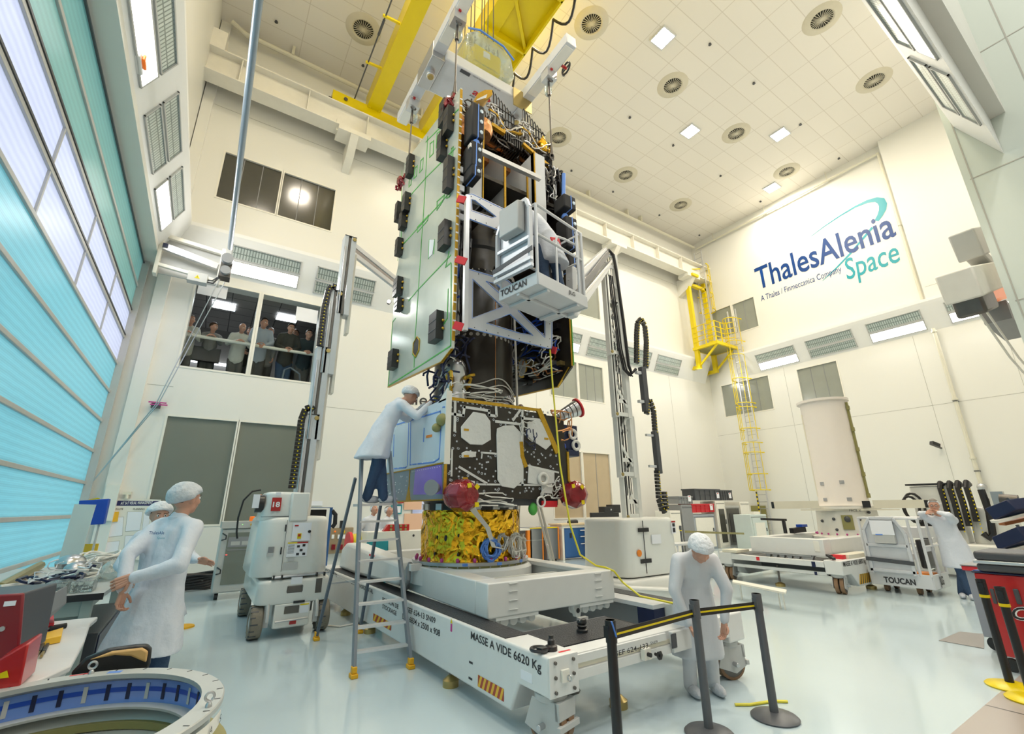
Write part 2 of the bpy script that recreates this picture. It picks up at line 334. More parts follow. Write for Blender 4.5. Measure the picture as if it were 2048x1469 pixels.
# slanted light ledges round the hall, profile (out, z)
LP = [(0, 7.62), (.42, 8.52), (.46, 8.62), (.46, 8.72), (0, 8.86)]
def ledge(ax, pos, sgn, a0, a1, name):
    if ax == 'y': pts = [V((a0, pos+sgn*o, z)) for o, z in LP]; vec = (a1-a0, 0, 0)
    else: pts = [V((pos+sgn*o, a0, z)) for o, z in LP]; vec = (0, a1-a0, 0)
    return struct(MB('ledge_paint').prism(pts, vec), name, smooth=False)
ledge('y', YB, -1, -1.8, 20.8, 'trim_5'); ledge('x', XW, 1, YN, 13.0, 'trim_6'); ledge('x', XR, -1, .62, 11.2, 'trim_7'); ledge('y', YN, 1, -1.3, 11.09, 'trim_8')
def uvplane(mb_obj): pass
def ledge_lamp(ax, pos, sgn, a0, a1, lit, label, group):
    c = (a0+a1)/2
    base = (c, pos+sgn*.2, 8.05) if ax == 'y' else (pos+sgn*.2, c, 8.05)
    t = thing('recessed_light_fixture', label, 'light', base, 0, group)
    d = V((.42, .90)).normalized(); nn = V((d.y, -d.x))  # along slope / outward normal in (out,z)
    def pt(a, s, l):
        q = V((0, 7.62))+d*s+nn*l; return V((a, pos+sgn*q.x, q.y)) if ax == 'y' else V((pos+sgn*q.x, a, q.y))
    for k, (s0, s1) in enumerate(((.09, .46), (.51, .88))):
        fr = MB('light_grey')
        for (u0, u1, w0, w1) in ((a0, a1, s0, s0+.025), (a0, a1, s1-.025, s1), (a0, a0+.03, s0, s1), (a1-.03, a1, s0, s1)):
            fr.hexa([pt(u0, w0, -.01), pt(u1, w0, -.01), pt(u1, w1, -.01), pt(u0, w1, -.01), pt(u0, w0, .03), pt(u1, w0, .03), pt(u1, w1, .03), pt(u0, w1, .03)])
        f = part(fr, 'frame', t, smooth=False)
        m = 'lamp_tube' if (lit and k == 0) else 'louvre'
        if m == 'lamp_tube': tube_emit()
        pl = MB(m); pl.add([pt(a0+.03, s0+.025, .012), pt(a1-.03, s0+.025, .012), pt(a1-.03, s1-.025, .012), pt(a0+.03, s1-.025, .012)], [(0, 1, 2, 3)])
        q = part(pl, 'diffuser' if m == 'lamp_tube' else 'louvre', f, smooth=False, label='lit white diffuser' if m == 'lamp_tube' else None)
        me = q.data; ul = me.uv_layers.new(name='UVMap'); L = a1-a0
        for lp in me.loops:
            co = me.vertices[lp.vertex_index].co+V(base); a = co.x if ax == 'y' else co.y; ul.data[lp.index].uv = (a-a0, (co.z-7.62))
    return t
for k in range(9):
    a = -.375+2.15*k; lit = k in (0, 5); w = 'lit' if lit else 'unlit'
    if k in (2, 3, 4): continue  # hidden behind the satellite
    lb = {0: 'lit ledge light on the back wall above the left pane of the observation window', 1: 'unlit louvred ledge light on the back wall right of the observation window', 5: 'lit ledge light on the back wall just right of the satellite',
          6: 'unlit louvred ledge light on the back wall left of the right lift mast', 7: 'unlit louvred ledge light on the back wall behind the drag chain of the right lift', 8: 'unlit louvred ledge light on the back wall nearest the corner ladder'}[k]
    ledge_lamp('y', YB, -1, a, a+1.72, lit, lb, 'ledge lights')
for a0, a1, lit, lb in ((5.72, 7.45, 1, 'tall lit ledge light at the top left above the big cyan door'), (8.05, 9.65, 0, 'unlit pair of ledge louvres above the cyan door between two lit ones'), (10.15, 11.85, 1, 'lit ledge light above the cyan door nearest the back corner'), ):
    ledge_lamp('x', XW, 1, a0, a1, lit, lb, 'ledge lights')
for a0, a1, lit, lb in ((8.85, 10.6, 1, 'lit ledge light below the wall logo nearest the yellow ladder'), (6.62, 8.38, 0, 'unlit louvred ledge light in the middle below the wall logo'), (4.42, 6.12, 1, 'lit ledge light below the right end of the wall logo'), (1.9, 3.75, 1, 'lit ledge light on the logo wall beside the orange beacon')):
    ledge_lamp('x', XR, -1, a0, a1, lit, lb, 'ledge lights')
for a0, a1, lit, lb in ((6.15, 7.85, 1, 'half lit ledge light at the top right edge of the ceiling'), (8.3, 10.0, 0, 'unlit louvred ledge light at the top right beside the pale wall edge')):
    ledge_lamp('y', YN, 1, a0, a1, lit, lb, 'ledge lights')
# window panes: dark reflecting sheets set back in the openings
mat('pane_olive', (.19, .21, .18), .16, var=.1, sc=1); mat('pane_dark', (.07, .07, .06), .12, var=.1); mat('pane_grey', (.30, .32, .28), .16, var=.12, sc=1.5); mat('pane_warm', (.52, .42, .28), .2, var=.1, sc=2)
WN = [0]
def pane(ax, pos, sgn, h, m, bars=0, name=None):
    WN[0] += 1; t = MB(m)
    d = .05*sgn
    if ax == 'y': t.box(h[0], min(pos+d, pos+d*1.4), h[2], h[1], max(pos+d, pos+d*1.4), h[3])
    else: t.box(min(pos+d, pos+d*1.4), h[0], h[2], max(pos+d, pos+d*1.4), h[1], h[3])
    o = struct(t, 'window_%d' % WN[0], smooth=False)
    fr = MB('cream_white'); w = .045; e = .012*-sgn
    for a, b, c, dd in ((h[0]-w, h[1]+w, h[2]-w, h[2]), (h[0]-w, h[1]+w, h[3], h[3]+w), (h[0]-w, h[0], h[2], h[3]), (h[1], h[1]+w, h[2], h[3])):
        if ax == 'y': fr.box(a, min(pos, pos+e), c, b, max(pos, pos+e), dd)
        else: fr.box(min(pos, pos+e), a, c, max(pos, pos+e), b, dd)
    part(fr, 'window_frame', o, smooth=False)
    if bars:
        bb = MB('mid_grey')
        for i in range(1, bars):
            a = h[0]+(h[1]-h[0])*i/bars
            if ax == 'y': bb.box(a-.01, pos+d*.8, h[2], a+.01, pos+d, h[3])
            else: bb.box(pos+d*.8, a-.01, h[2], pos+d, a+.01, h[3])
        part(bb, 'glazing_bar', o, smooth=False)
    return o
for h, m, b in ((HB[0], 'pane_olive', 0), (HB[1], 'pane_olive', 0), (HB[4], 'pane_dark', 3), (HB[5], 'pane_dark', 3), (HB[6], 'pane_grey', 2), (HB[7], 'pane_grey', 3), (HB[8], 'pane_warm', 0), (HB[9], 'pane_warm', 2), (HB[10], 'pane_grey', 0), (HB[11], 'pane_grey', 0)):
    pane('y', YB, 1, h, m, b)
for h, m, b in ((HR[0], 'pane_grey', 0), (HR[1], 'pane_grey', 2), (HR[2], 'pane_grey', 4), (HR[3], 'pane_grey', 3)):
    pane('x', XR, 1, h, m, b)
# window behind the satellite foot: bright slatted glazing to another lit room
o = struct(MB('frosted_white').box(5.2, YB+.1, 1.1, 8.9, YB+.12, 2.62), 'window_20', smooth=False)
emit('office_glow', (.75, .82, 1.0), 1.15)
b = MB('office_glow'); b.box(5.2, YB+.13, 1.1, 8.9, YB+.15, 2.62); part(b, 'pane', o, smooth=False)
fr = MB('light_grey')
for k in range(11): fr.box(5.2, YB+.08, 1.15+k*.14, 8.9, YB+.10, 1.165+k*.14)
for x in (5.2, 7.0, 8.86): fr.box(x, YB+.02, 1.1, x+.06, YB+.09, 2.62)
part(fr, 'window_frame', o, smooth=False)
# ================================================================ BIG FOLDING DOOR ON THE LEFT
d = thing('door_1', 'tall cyan translucent panel door along the left wall with two clear bands', 'door', (-2.1, 6, 0))
d['kind'] = 'structure'
RZ = [0.02, .84, 1.5, 2.17, 2.83, 3.49, 4.15, 4.82, 5.46, 6.09, 6.77, 7.46]
for i in range(len(RZ)-1):
    z0, z1 = RZ[i], RZ[i+1]; clear = i in (7, 8); m = 'clear_sheet' if clear else ('cyan_sheet' if i < 9 else 'teal_sheet')
    part(MB(m).box(-2.135, .2, z0+.02, -2.115, 13.1, z1-.02), 'door_sheet', d, label='clear ribbed band of the door' if clear else None, smooth=False)
rl = MB('light_grey')
for z in RZ: rl.box(-2.15, .2, z-.032, -2.085, 13.12, z+.032)
part(rl, 'door_rail', d, bevel=.006)
rl = MB('dark_grey')
for z in (5.515, 6.15, 7.4): rl.box(-2.10, .2, z-.02, -2.075, 13.1, z+.012)
part(rl, 'seal_strip', d)
rl = MB('light_grey')
for y in (2.4, 4.52, 6.64, 8.72, 10.88): rl.box(-2.12, y-.02, 4.82, -2.09, y+.02, 6.09)
part(rl, 'mullion', d)
struct(MB('light_grey').box(-2.12, 13.1, 0, -1.98, 13.16, 7.46), 'trim_9', smooth=False)
# ================================================================ ROOM BEHIND THE OBSERVATION WINDOW
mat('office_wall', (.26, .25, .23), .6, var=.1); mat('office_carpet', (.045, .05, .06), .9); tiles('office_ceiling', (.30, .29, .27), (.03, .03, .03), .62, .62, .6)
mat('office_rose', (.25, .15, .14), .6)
x0, x1, y0, y1, z0, z1 = -3.3, 4.2, YB+.37, 17.3, 4.55, 7.42
r = MB('office_carpet').box(x0, y0, z0-.1, x1, y1, z0); struct(r, 'floor', smooth=False)
struct(MB('office_ceiling').box(x0, y0, z1, x1, y1, z1+.1), 'ceiling', smooth=False)
struct(MB('office_wall').box(x0, y1, z0, x1, y1+.1, z1), 'wall_back', smooth=False)
struct(MB('office_wall').box(x0-.1, y0, z0, x0, y1, z1), 'wall_left', smooth=False)
struct(MB('office_wall').box(x1, y0, z0, x1+.1, y1, z1), 'wall_right', smooth=False)
mb = MB('light_grey')
for x in (-1.6, .1, 1.85, 2.5): mb.box(x, y1-.05, z0, x+.04, y1, z1)
mb.use('office_rose').box(x0, y1-.04, z0+.25, x1, y1-.02, z0+.8); struct(mb, 'trim_10', smooth=False)
emit('office_tube', (.9, .92, 1), 3.0)
for x, y, lb in ((-.35, 14.9, 'left lit grid light in the ceiling of the observation room'), (1.35, 14.9, 'right lit grid light in the ceiling of the observation room')):
    t = thing('office_ceiling_light', lb, 'light', (x, y, z1-.02)); part(MB('office_tube').box(x-.3, y-.28, z1-.035, x+.3, y+.28, z1-.02), 'diffuser', t, smooth=False)
    g = MB('light_grey')
    for k in range(7): g.box(x-.3+k*.1-.004, y-.28, z1-.05, x-.3+k*.1+.004, y+.28, z1-.034)
    for k in range(5): g.box(x-.3, y-.28+k*.14-.004, z1-.05, x+.3, y-.28+k*.14+.004, z1-.034)
    part(g, 'louvre', t, smooth=False)
t = thing('strip_light', 'long white strip light low on the rear wall of the observation room', 'light', (-.6, 17.2, 6.2)); part(MB('office_tube').box(-1.4, 17.15, 6.17, .6, 17.24, 6.25), 'diffuser', t, smooth=False)
for x in (-.35, 1.35): area('observation_room_light', (x, 14.9, 7.38), .5, 20, (.95, .97, 1.0))
for a0, a1, z_, lb in ((-.95, -.30, 7.0, 'white paper sheet stuck high on the left observation pane'), (1.42, 2.0, 6.98, 'white paper sheet stuck high on the right observation pane')):
    tag(MB('paper').box(a0, YB+.046, z_-.02 if a0 < 0 else 6.78, a1, YB+.049, 7.32 if a0 < 0 else 7.2).build('paper_sheet', smooth=False), lb, 'paper')
for h in (HB[2], HB[3]):
    WN[0] += 1; o = struct(MB('glass_clear').box(h[0], YB+.05, h[2], h[1], YB+.06, h[3]), 'window_%d' % WN[0], smooth=False)
    fr = MB('cream_white'); w = .05
    for a, b, c, dd in ((h[0]-w, h[1]+w, h[2]-w, h[2]), (h[0]-w, h[1]+w, h[3], h[3]+w), (h[0]-w, h[0], h[2], h[3]), (h[1], h[1]+w, h[2], h[3])): fr.box(a, YB-.012, c, b, YB, dd)
    part(fr, 'window_frame', o, smooth=False)
tag(MB('cream_white').tube([(-3.3, YB+.52, 5.98), (4.2, YB+.52, 5.98)], .045, 12).build('handrail'), 'pale round handrail across the observation window', 'rail')
# ================================================================ CEILING FIXTURES
mat('vent_dark', (.03, .03, .025), .8); mat('vent_cream', (.66, .62, .50), .5)
def vent():
    t = thing('ceiling_air_diffuser', 'x', 'vent', (0, 0, 0), 0, 'round air diffusers')
    part(MB('vent_cream').lathe([(.30, -.02), (.34, -.045), (.50, -.02), (.53, 0), (.30, 0)], n=40, closed=True), 'rim', t, local=True)
    part(MB('vent_dark').cyl((0, 0, -.004), (0, 0, -.001), .30, n=40), 'throat', t, local=True)
    b = MB('vent_cream'); b.cyl((0, 0, -.035), (0, 0, -.01), .05)
    for k in range(24):
        a = 2*pi*k/24; b.beam((.04*cos(a), .04*sin(a), -.025), (.30*cos(a), .30*sin(a), -.025), .012, .02)
    part(b, 'blade', t, local=True); return t
VL = [((1.91, 11.1), 'round ceiling diffuser left of the crane above the upper dark windows'), ((7.76, 7.08), 'round ceiling diffuser directly right of the big yellow crane beam'), ((13.62, 3.1), 'round ceiling diffuser at the top right near the edge ledge lights'),
      ((11.67, 7.1), 'round ceiling diffuser between the brightest lamp and the satellite lifting arm'), ((17.5, 3.09), 'round ceiling diffuser at the far right beside the slanted ledge'), ((9.76, 11.16), 'round ceiling diffuser just right of the satellite antennas'),
      ((15.63, 7.11), 'round ceiling diffuser between the two lower ceiling lamps'), ((13.67, 11.2), 'round ceiling diffuser near the back wall below the lower left lamp'), ((19.59, 7.11), 'round ceiling diffuser above the wall logo'), ((17.57, 11.2), 'round ceiling diffuser nearest the corner with the yellow ladder')]
t0 = vent()
for i, ((x, y), lb) in enumerate(VL):
    if i: dup(t0, (x, y, ZC), 0, lb)
    else: t0.location = (x, y, ZC); t0['label'] = lb; WM[t0.name] = Matrix.Translation((x, y, ZC))
b = MB('dark_grey').cyl((0, 0, 0), (0, 0, -.05), .035, .05); s0 = b.build('ceiling_sprinkler'); h = -.05
SPR = [(x, y) for x in (-.39, 2.24, 8.14, 11.42, 14.0, 17.32, 20.65) for y in (5.46, 8.88, 12.3)]
for i, (x, y) in enumerate(SPR):
    o = s0 if i == 0 else s0.copy()
    if i: COL.objects.link(o)
    o.location = (x, y, ZC-.05); tag(o, 'small dark sprinkler head in the pale tiled ceiling', 'sprinkler', 'ceiling sprinklers')
mat('lamp_face', (.02, .02, .02), var=0, emis=(1.0, .95, .86), es=40)
LL = {0: 'largest brightest square ceiling lamp at the top right of centre', 1: 'bright square ceiling lamp at the lower left of the group of three', 2: 'bright square ceiling lamp at the lower right of the group of three', 3: 'faint square ceiling lamp above the wall logo'}
for k, (x, y) in enumerate(LAMPS):
    if k > 3: continue      # the others are bare lights without a fixture; the last three are added fill
    t = thing('ceiling_lamp', LL[k], 'light', (x, y, ZC), 0, 'square ceiling lamps')
    part(MB('white_metal').lathe([(.36, 0), (.36, -.05), (.42, -.05), (.42, 0)], (x, y, ZC), n=4, closed=True, a0=pi/4, a1=2*pi+pi/4), 'frame', t)
    part(MB('lamp_face').box(x-.25, y-.25, ZC-.05, x+.25, y+.25, ZC-.03), 'diffuser', t, smooth=False)
# pipes
mat('pipe_cream', (.72, .70, .58), .4)
b = MB('pipe_cream').tube([(-1.5, 12.9, 15.72), (-1.1, 12.95, 15.55), (21.0, 12.95, 15.55)], .075, 10)
for x in (-.9, .2, 4.6, 9, 13, 15.6, 16.6): b.box(x-.04, 12.85, 15.55, x+.04, 13.05, 15.9)
tag(b.build('ceiling_pipe'), 'cream pipe running along the ceiling at the back wall', 'pipe')
b = MB('pipe_cream').tube([(21.1, 12.9, 15.45), (21.1, 4.32, 15.45)], .05, 10).tube([(21.12, 4.3, 15.5), (21.12, 4.3, 8.75)], .05, 10)
for y in (11.8, 9, 6.2): b.box(21.05, y-.03, 15.45, 21.26, y+.03, 15.5).beam((21.1, y, 15.45), (21.1, y, 15.9), .02)
b.box(21.05, 4.25, 12, 21.26, 4.35, 12.04); tag(b.build('ceiling_pipe'), 'thin cream pipe framing the logo wall along the ceiling and down', 'pipe')
b = MB('pipe_cream').tube([(21.1, 4.25, 7.65), (21.1, 4.25, 2.1)], .06, 10)
for z in (7.5, 5.0, 3.0): b.cyl((21.1, 4.25, z), (21.1, 4.25, z+.06), .085)
b.use('dark_grey').box(21.03, 4.19, 4.95, 21.25, 4.31, 4.98).box(21.03, 4.19, 2.6, 21.25, 4.31, 2.63)
b.use('steel').sph((21.1, 4.25, 2.1), .13).use('dark_steel').tube([(20.95, 4.2, 2.0), (20.95, 4.25, 1.6), (21.1, 4.2, 1.3), (21.1, 4.3, .3)], .02)
b.box(20.8, 4.2, 1.62, 21.25, 4.3, 1.75); tag(b.build('drain_pipe'), 'cream vertical pipe on the right wall above the parked lift', 'pipe')
t = thing('wall_camera', 'small black camera on a bracket on the blank right wall', 'camera', (21.26, 5.0, 3.48)); part(MB('dark_steel').beam((21.26, 5.0, 3.45), (21.0, 5.05, 3.5), .05), 'bracket', t); part(MB('black_plastic').beam((21.05, 5.0, 3.52), (20.82, 5.12, 3.62), .12), 'housing', t)
# ================================================================ OVERHEAD CRANE
b = MB('cream_white'); b.box(-1.8, 12.33, 13.15, 21.26, 12.83, 13.19).box(-1.8, 12.55, 13.19, 21.26, 12.61, 13.96).box(-1.8, 12.33, 13.96, 21.26, 12.83, 14.0)
for k in range(13): x = -1.0+1.8*k; b.box(x, 12.36, 13.19, x+.03, 12.8, 13.96)
for x in (2.25, 8.15, 14.1, 19.6): b.hexa([(x-.12, 12.75, 12.45), (x+.12, 12.75, 12.45), (x+.12, 13.3, 12.2), (x-.12, 13.3, 12.2), (x-.12, 12.3, 13.0), (x+.12, 12.3, 13.0), (x+.12, 13.3, 13.15), (x-.12, 13.3, 13.15)]); b.box(x-.5, 12.3, 12.98, x+.5, 12.9, 13.15).box(x-.55, 12.5, 13.05, x-.4, 12.62, 13.5)
b.box(-1.8, 12.3, 13.95, -1.45, 12.9, 14.6)
struct(b, 'trim_11', bevel=0)
struct(MB('cream_white').box(-1.8, .62, 13.15, 11.1, 1.05, 14.0), 'trim_12')
t = thing('overhead_crane', 'yellow travelling crane with two beams under the ceiling', 'crane', (3.6, 6, 14.0))
b = MB('yellow_paint').box(1.45, 12.35, 14.02, 6.4, 12.75, 14.40); b.use('dark_steel').box(1.35, 12.4, 14.0, 1.5, 12.7, 14.12).box(1.5, 12.36, 14.0, 6.4, 12.74, 14.03).cyl((1.85, 12.34, 14.2), (1.85, 12.30, 14.2), .06); part(b, 'end_carriage', t, bevel=.01)
part(MB('yellow_paint').box(1.45, .70, 14.02, 6.4, 1.05, 14.40), 'end_carriage', t)
b = MB('yellow_paint').box(2.52, .72, 14.3, 2.98, 12.6, 14.95); 
for x in (2.6, 2.9):
    for y in (12.5, 12.3): b.cyl((x, y, 14.27), (x, y, 14.31), .03)
part(b, 'bridge_beam', t, bevel=.01)
b = MB('dark_grey').cyl((2.12, 12.75, 14.45), (2.12, .75, 14.45), .02, n=8).cyl((2.12, 9.4, 14.45), (2.12, 9.9, 14.45), .035, n=8)
b.use('yellow_paint')
for y in (12.6, 10.9, 9.3, 7.9, 6.4, 5.0): b.beam((2.05, y, 14.45), (2.54, y, 14.5), .06)
part(b, 'conductor_bar', t)
part(MB('yellow_paint').box(4.42, .72, 14.3, 4.88, 12.6, 14.95), 'bridge_beam', t, bevel=.01)
b = MB('yellow_paint').box(4.88, .72, 14.36, 5.80, 9.4, 14.42).box(5.74, .72, 14.1, 5.80, 9.4, 14.42).box(4.42, 9.3, 14.0, 5.8, 9.42, 14.5)
for y in (7.9, 6.2, 4.6): b.beam((4.5, y-1.3, 14.27), (5.8, y, 14.27), .09, .1).box(4.45, y-.02, 14.1, 5.8, y+.04, 14.36)
part(b, 'walkway', t, bevel=.008)
b = MB('black_rubber')
for k in range(7):
    y = 9.6-k*.95; b.tube([(5.92+.12*sin(pi*i/8), y-.95*i/8, 14.25-.55*sin(pi*i/8)) for i in range(9)], .035, 6)
part(b, 'festoon_cable', t)
b = MB('yellow_paint').box(2.7, 4.7, 14.95, 4.7, 6.6, 15.5).box(2.98, 5.3, 14.45, 4.4, 6.1, 14.96); part(b, 'hoist', t, bevel=.02)
b = MB('dark_steel')
for x in (2.78, 2.84, 2.98, 3.06, 3.12, 3.24, 3.3): b.cyl((x*1.1, 6.18+.1*sin(x*30), 10.3), (x*1.1, 6.18+.1*sin(x*30), 14.5), .011, n=6)
part(b, 'hoist_rope', t)
GROW(1)
b = MB('yellow_paint').box(2.80, 5.45, 9.18, 3.34, 5.8, 9.55).use('teal').box(2.98, 5.5, 8.98, 3.12, 5.7, 9.25).use('black_plastic').sph((3.07, 5.6, 9.0), (.1, .1, .16)).use('paper').box(2.98, 5.44, 9.36, 3.12, 5.449, 9.5)
part(b, 'hook_block', t, bevel=.03)
b = MB('clear_film').prism([(2.55, 5.25, 8.97), (3.45, 5.25, 8.97), (3.62, 5.25, 9.2), (3.55, 5.25, 9.6), (3.35, 5.25, 9.75), (2.8, 5.25, 9.8), (2.6, 5.25, 9.6)], (0, .7, 0)); part(b, 'dust_cover', t, label='clear plastic dust cover round the hook', bevel=.06, seg=3)
b = MB('blue_tape').tube([(2.62, 5.24, 9.68), (2.85, 5.24, 9.8), (3.35, 5.24, 9.76), (3.58, 5.24, 9.58)], .02, 6); part(b, 'tape', t)
# lifting spreader
t = thing('lifting_spreader', 'white H-shaped lifting frame hanging over the satellite', 'spreader', (3.06, 5.6, 8.7))
b = MB('white_metal').box(2.22, 5.25, 8.70, 3.93, 5.98, 8.94); part(b, 'center_plate', t, bevel=.03)
for nm, x, y0, y1 in (('arm', 2.11, 3.3, 7.0), ('arm', 3.86, 3.98, 7.0)):
    part(MB('white_metal').box(x-.10, y0, 8.78, x+.10, y1, 8.98).use('cream_white').box(x-.085, y0+.05, 8.77, x+.085, 5.1, 8.785).box(x-.085, 6.3, 8.77, x+.085, y1, 8.785), nm, t, bevel=.012)
for x in (2.11, 3.86):
    b = MB('steel').box(x-.11, 5.28, 8.66, x+.11, 5.95, 8.99).use('aluminium').cyl((x, 5.6, 8.58), (x, 5.6, 8.7), .07).use('brass').cyl((x, 5.6, 8.56), (x, 5.6, 8.585), .055); part(b, 'joint_plate', t, bevel=.01)
ink = MB('black_ink')
b = MB('dark_grey').box(2.52, 5.27, 8.690, 2.70, 5.33, 8.70).use('brass').box(3.55, 5.24, 8.5, 3.95, 5.22, 8.9); part(b, 'rating_plate', t, smooth=False)
# text on the underside: read from below, so the width runs along -x of the reader
letters('CMU 6000 KG', (2.45, 5.80, 8.70), (.0, -.33, 0), (.055, 0, 0), 'red_ink', t, bold=.01)
letters('UTILISER PAR PAIRE', (2.72, 5.84, 8.70), (0, -.38, 0), (.035, 0, 0), 'black_ink', t)
letters('NUMERO DE SERIE', (2.78, 5.84, 8.70), (0, -.34, 0), (.035, 0, 0), 'black_ink', t)
letters('OUTIL SATELLITE', (2.84, 5.84, 8.70), (0, -.30, 0), (.035, 0, 0), 'black_ink', t)
letters('asb', (2.90, 5.60, 8.70), (.36, 0, 0), (0, -.13, 0), 'red_ink', t, bold=.02)
letters('ASSEMBLAGE', (2.88, 5.66, 8.70), (.38, 0, 0), (0, -.035, 0), 'black_ink', t)
letters('FOLLOW THE LIFTING PROCEDURE  MAX LOAD', (2.75, 5.29, 8.70), (.55, 0, 0), (0, -.03, 0), 'black_ink', t)
for x, y, z1 in ((2.11, 4.6, 7.25), (2.11, 6.42, 7.05), (3.86, 4.6, 7.05), (3.86, 6.45, 7.1)):
    lb = {(2.11, 4.6): 'steel lifting wire in front left of the spreader with a red clamp', (2.11, 6.42): 'steel lifting wire at the rear left of the spreader', (3.86, 4.6): 'steel lifting wire at the front right of the spreader by the round handle', (3.86, 6.45): 'steel lifting wire at the rear right of the spreader'}[(x, y)]
    w = thing('lifting_wire', lb, 'cable', (x, y, z1), 0, 'lifting wires')
    part(MB('dark_steel').cyl((x, y, z1), (x, y, 8.62), .014, n=8).cyl((x, y, 8.3), (x, y, 8.6), .03, .018).cyl((x, y, z1), (x, y, z1+.25), .03, .015), 'rope', w)
    part(MB('aluminium').box(x-.10, y-.11, 8.60, x+.10, y+.08, 8.80).use('dark_steel').tube([(x+.05*cos(a), y-.05, 8.62+.06*sin(a)) for a in [i*pi/4 for i in range(9)]], .014, 6).use('red_paint').box(x-.04, y-.13, 8.74, x, y-.1, 8.8), 'clamp', w)
    part(MB('clear_film').sph((x+.08, y+.12, 8.58), (.07, .07, .14)), 'plastic_bag', w)
    part(MB('dark_steel').tube([(x+.04*cos(a), y, z1-.03+.07*sin(a)) for a in [i*pi/4 for i in range(9)]], .016, 6), 'shackle', w)
t = thing('hand_wheel', 'black hand wheel on the right arm of the lifting frame', 'wheel', (4.05, 4.35, 8.75)); part(MB('black_plastic').lathe([(.10+.016*cos(a), .016*sin(a)) for a in [i*pi/4 for i in range(8)]], (4.05, 4.35, 8.78), n=20, closed=True, ax='X').beam((4.05, 4.26, 8.78), (4.05, 4.44, 8.78), .02), 'rim', t); part(MB('red_paint').cyl((3.96, 4.35, 8.78), (4.06, 4.35, 8.78), .025), 'hub', t)
GROW(0)
# ================================================================ YELLOW CORNER LADDER
def ladder(name, lb, base, x, y, z0, z1, hoops, cage, w=.42, out=-.68, gaps=(), post=None):
    t = thing(name, lb, 'ladder', (x, y, z0))
    for s in (-1, 1): part(MB('aluminium').beam((x, y+s*w/2, z0), (x, y+s*w/2, z1), .05), 'stile', t)
    r = MB('steel'); n = int((z1-z0)/.30)
    for k in range(n): r.cyl((x, y-w/2, z0+.2+k*.3), (x, y+w/2, z0+.2+k*.3), .014, n=6)
    part(r, 'rung', t)['kind'] = 'stuff'
    c = MB('yellow_paint')
    def hp(a): return (x+out/2*(1-cos(a))*1.0 if 0 else x+out*sin(a)**1*.999, y+.36*cos(a))
    for z in hoops:
        pts = [(x+out*sin(pi*i/12), y+.37*cos(pi*i/12), z) for i in range(13)]; c.tube(pts, .022, 6); c.beam((x+.1, y+.37, z), (x, y+.37, z), .05).beam((x+.1, y-.37, z), (x, y-.37, z), .05)
    for a, b_ in cage:
        for i in (1, 3, 6, 9, 11): px_, py_ = x+out*sin(pi*i/12), y+.37*cos(pi*i/12); c.beam((px_, py_, a), (px_, py_, b_), .035, .015)
    part(c, 'safety_cage', t); return t
ladder('caged_ladder', 'long yellow caged ladder down the right wall beside the corner', None, 21.0, 11.42, .35, 11.1, (2.25, 2.95, 3.9, 4.35, 5.0, 6.0, 6.2, 7.4, 8.6, 9.3, 10.5), ((2.25, 4.35), (4.5, 6.1), (6.2, 9.0), (9.1, 10.5)))
b = MB('yellow_paint').cyl((20.93, 11.62, 1.3), (20.93, 11.62, 2.2), .03, n=8); b.use('black_plastic')
for k in range(5): b.cyl((20.93, 11.62, 1.38+k*.18), (20.93, 11.62, 1.46+k*.18), .032, n=8)
tag(b.build('striped_tube'), 'black and yellow striped tube on the foot of the ladder', 'tube')
ladder('caged_ladder', 'upper yellow caged ladder from the platform to the crane rail', None, 20.55, 12.5, 9.2, 14.9, (11.4, 12.3, 13.3, 14.0), ((11.4, 14.0),), out=.62)
t = thing('access_platform', 'yellow steel platform hanging in the corner under the crane rail', 'platform', (20.3, 12.2, 8.9))
b = MB('yellow_paint').box(19.45, 11.5, 9.05, 21.15, 12.85, 9.2); b.use('olive').box(19.6, 11.6, 9.03, 21.0, 12.75, 9.06); part(b, 'deck', t)
b = MB('yellow_paint')
for x in (19.6, 21.0): b.box(x-.09, 12.62, 8.1, x+.09, 12.82, 13.15).box(x-.09, 12.82, 8.1, x+.09, 13.3, 8.26).beam((x, 12.7, 8.2), (x, 11.6, 9.08), .08)
b.box(19.5, 12.62, 12.7, 21.1, 12.8, 12.85).box(19.35, 12.2, 13.0, 19.85, 12.9, 13.14); part(b, 'hanger_post', t)
b = MB('yellow_paint')
for z in (9.45, 9.7, 9.95, 10.25): b.tube([(19.5, 12.75, z), (19.5, 11.55, z), (20.3, 11.55, z), (20.5, 11.2, z)], .022, 6)
for x, y in ((19.5, 12.1), (19.5, 11.55), (20.0, 11.55), (20.4, 11.45)): b.beam((x, y, 9.2), (x, y, 10.27), .045)
part(b, 'guard_rail', t); part(MB('yellow_paint').tube([(19.5, 12.7, 13.6), (20.4, 12.4, 13.75)], .035, 6), 'stay_bar', t)
# ================================================================ WALL LOGO
t = thing('wall_logo', 'large blue and teal company lettering with a curved orbit on the right wall', 'logo', (XR, 7.4, 9.5))
def wl(s, p0, p1, ptop, m, **k):
    O = P(*p0, x=XR-.004); E_ = P(*p1, x=XR-.004); T = P(*ptop, x=XR-.004); H = V((0, 0, (T-O).z)); return letters(s, O, E_-O, H, m, t, lift=.006, **k)
A_ = P(1523, 577, x=XR); B_ = P(1797, 482, x=XR)
letters('ThalesAlenia', V((XR-.005, A_.y+.18, A_.z)), V((0, B_.y-A_.y-.18, 0)), V((0, 0, 1.20)), 'logo_blue', t, bold=.012, lift=.005)
A2 = P(1695, 560, x=XR); B2 = P(1804, 527, x=XR)
letters('Space', V((XR-.005, A2.y, A2.z)), V((0, B2.y-A2.y, 0)), V((0, .0, .98)), 'logo_teal', t, bold=.006, shear=.12, lift=.005)
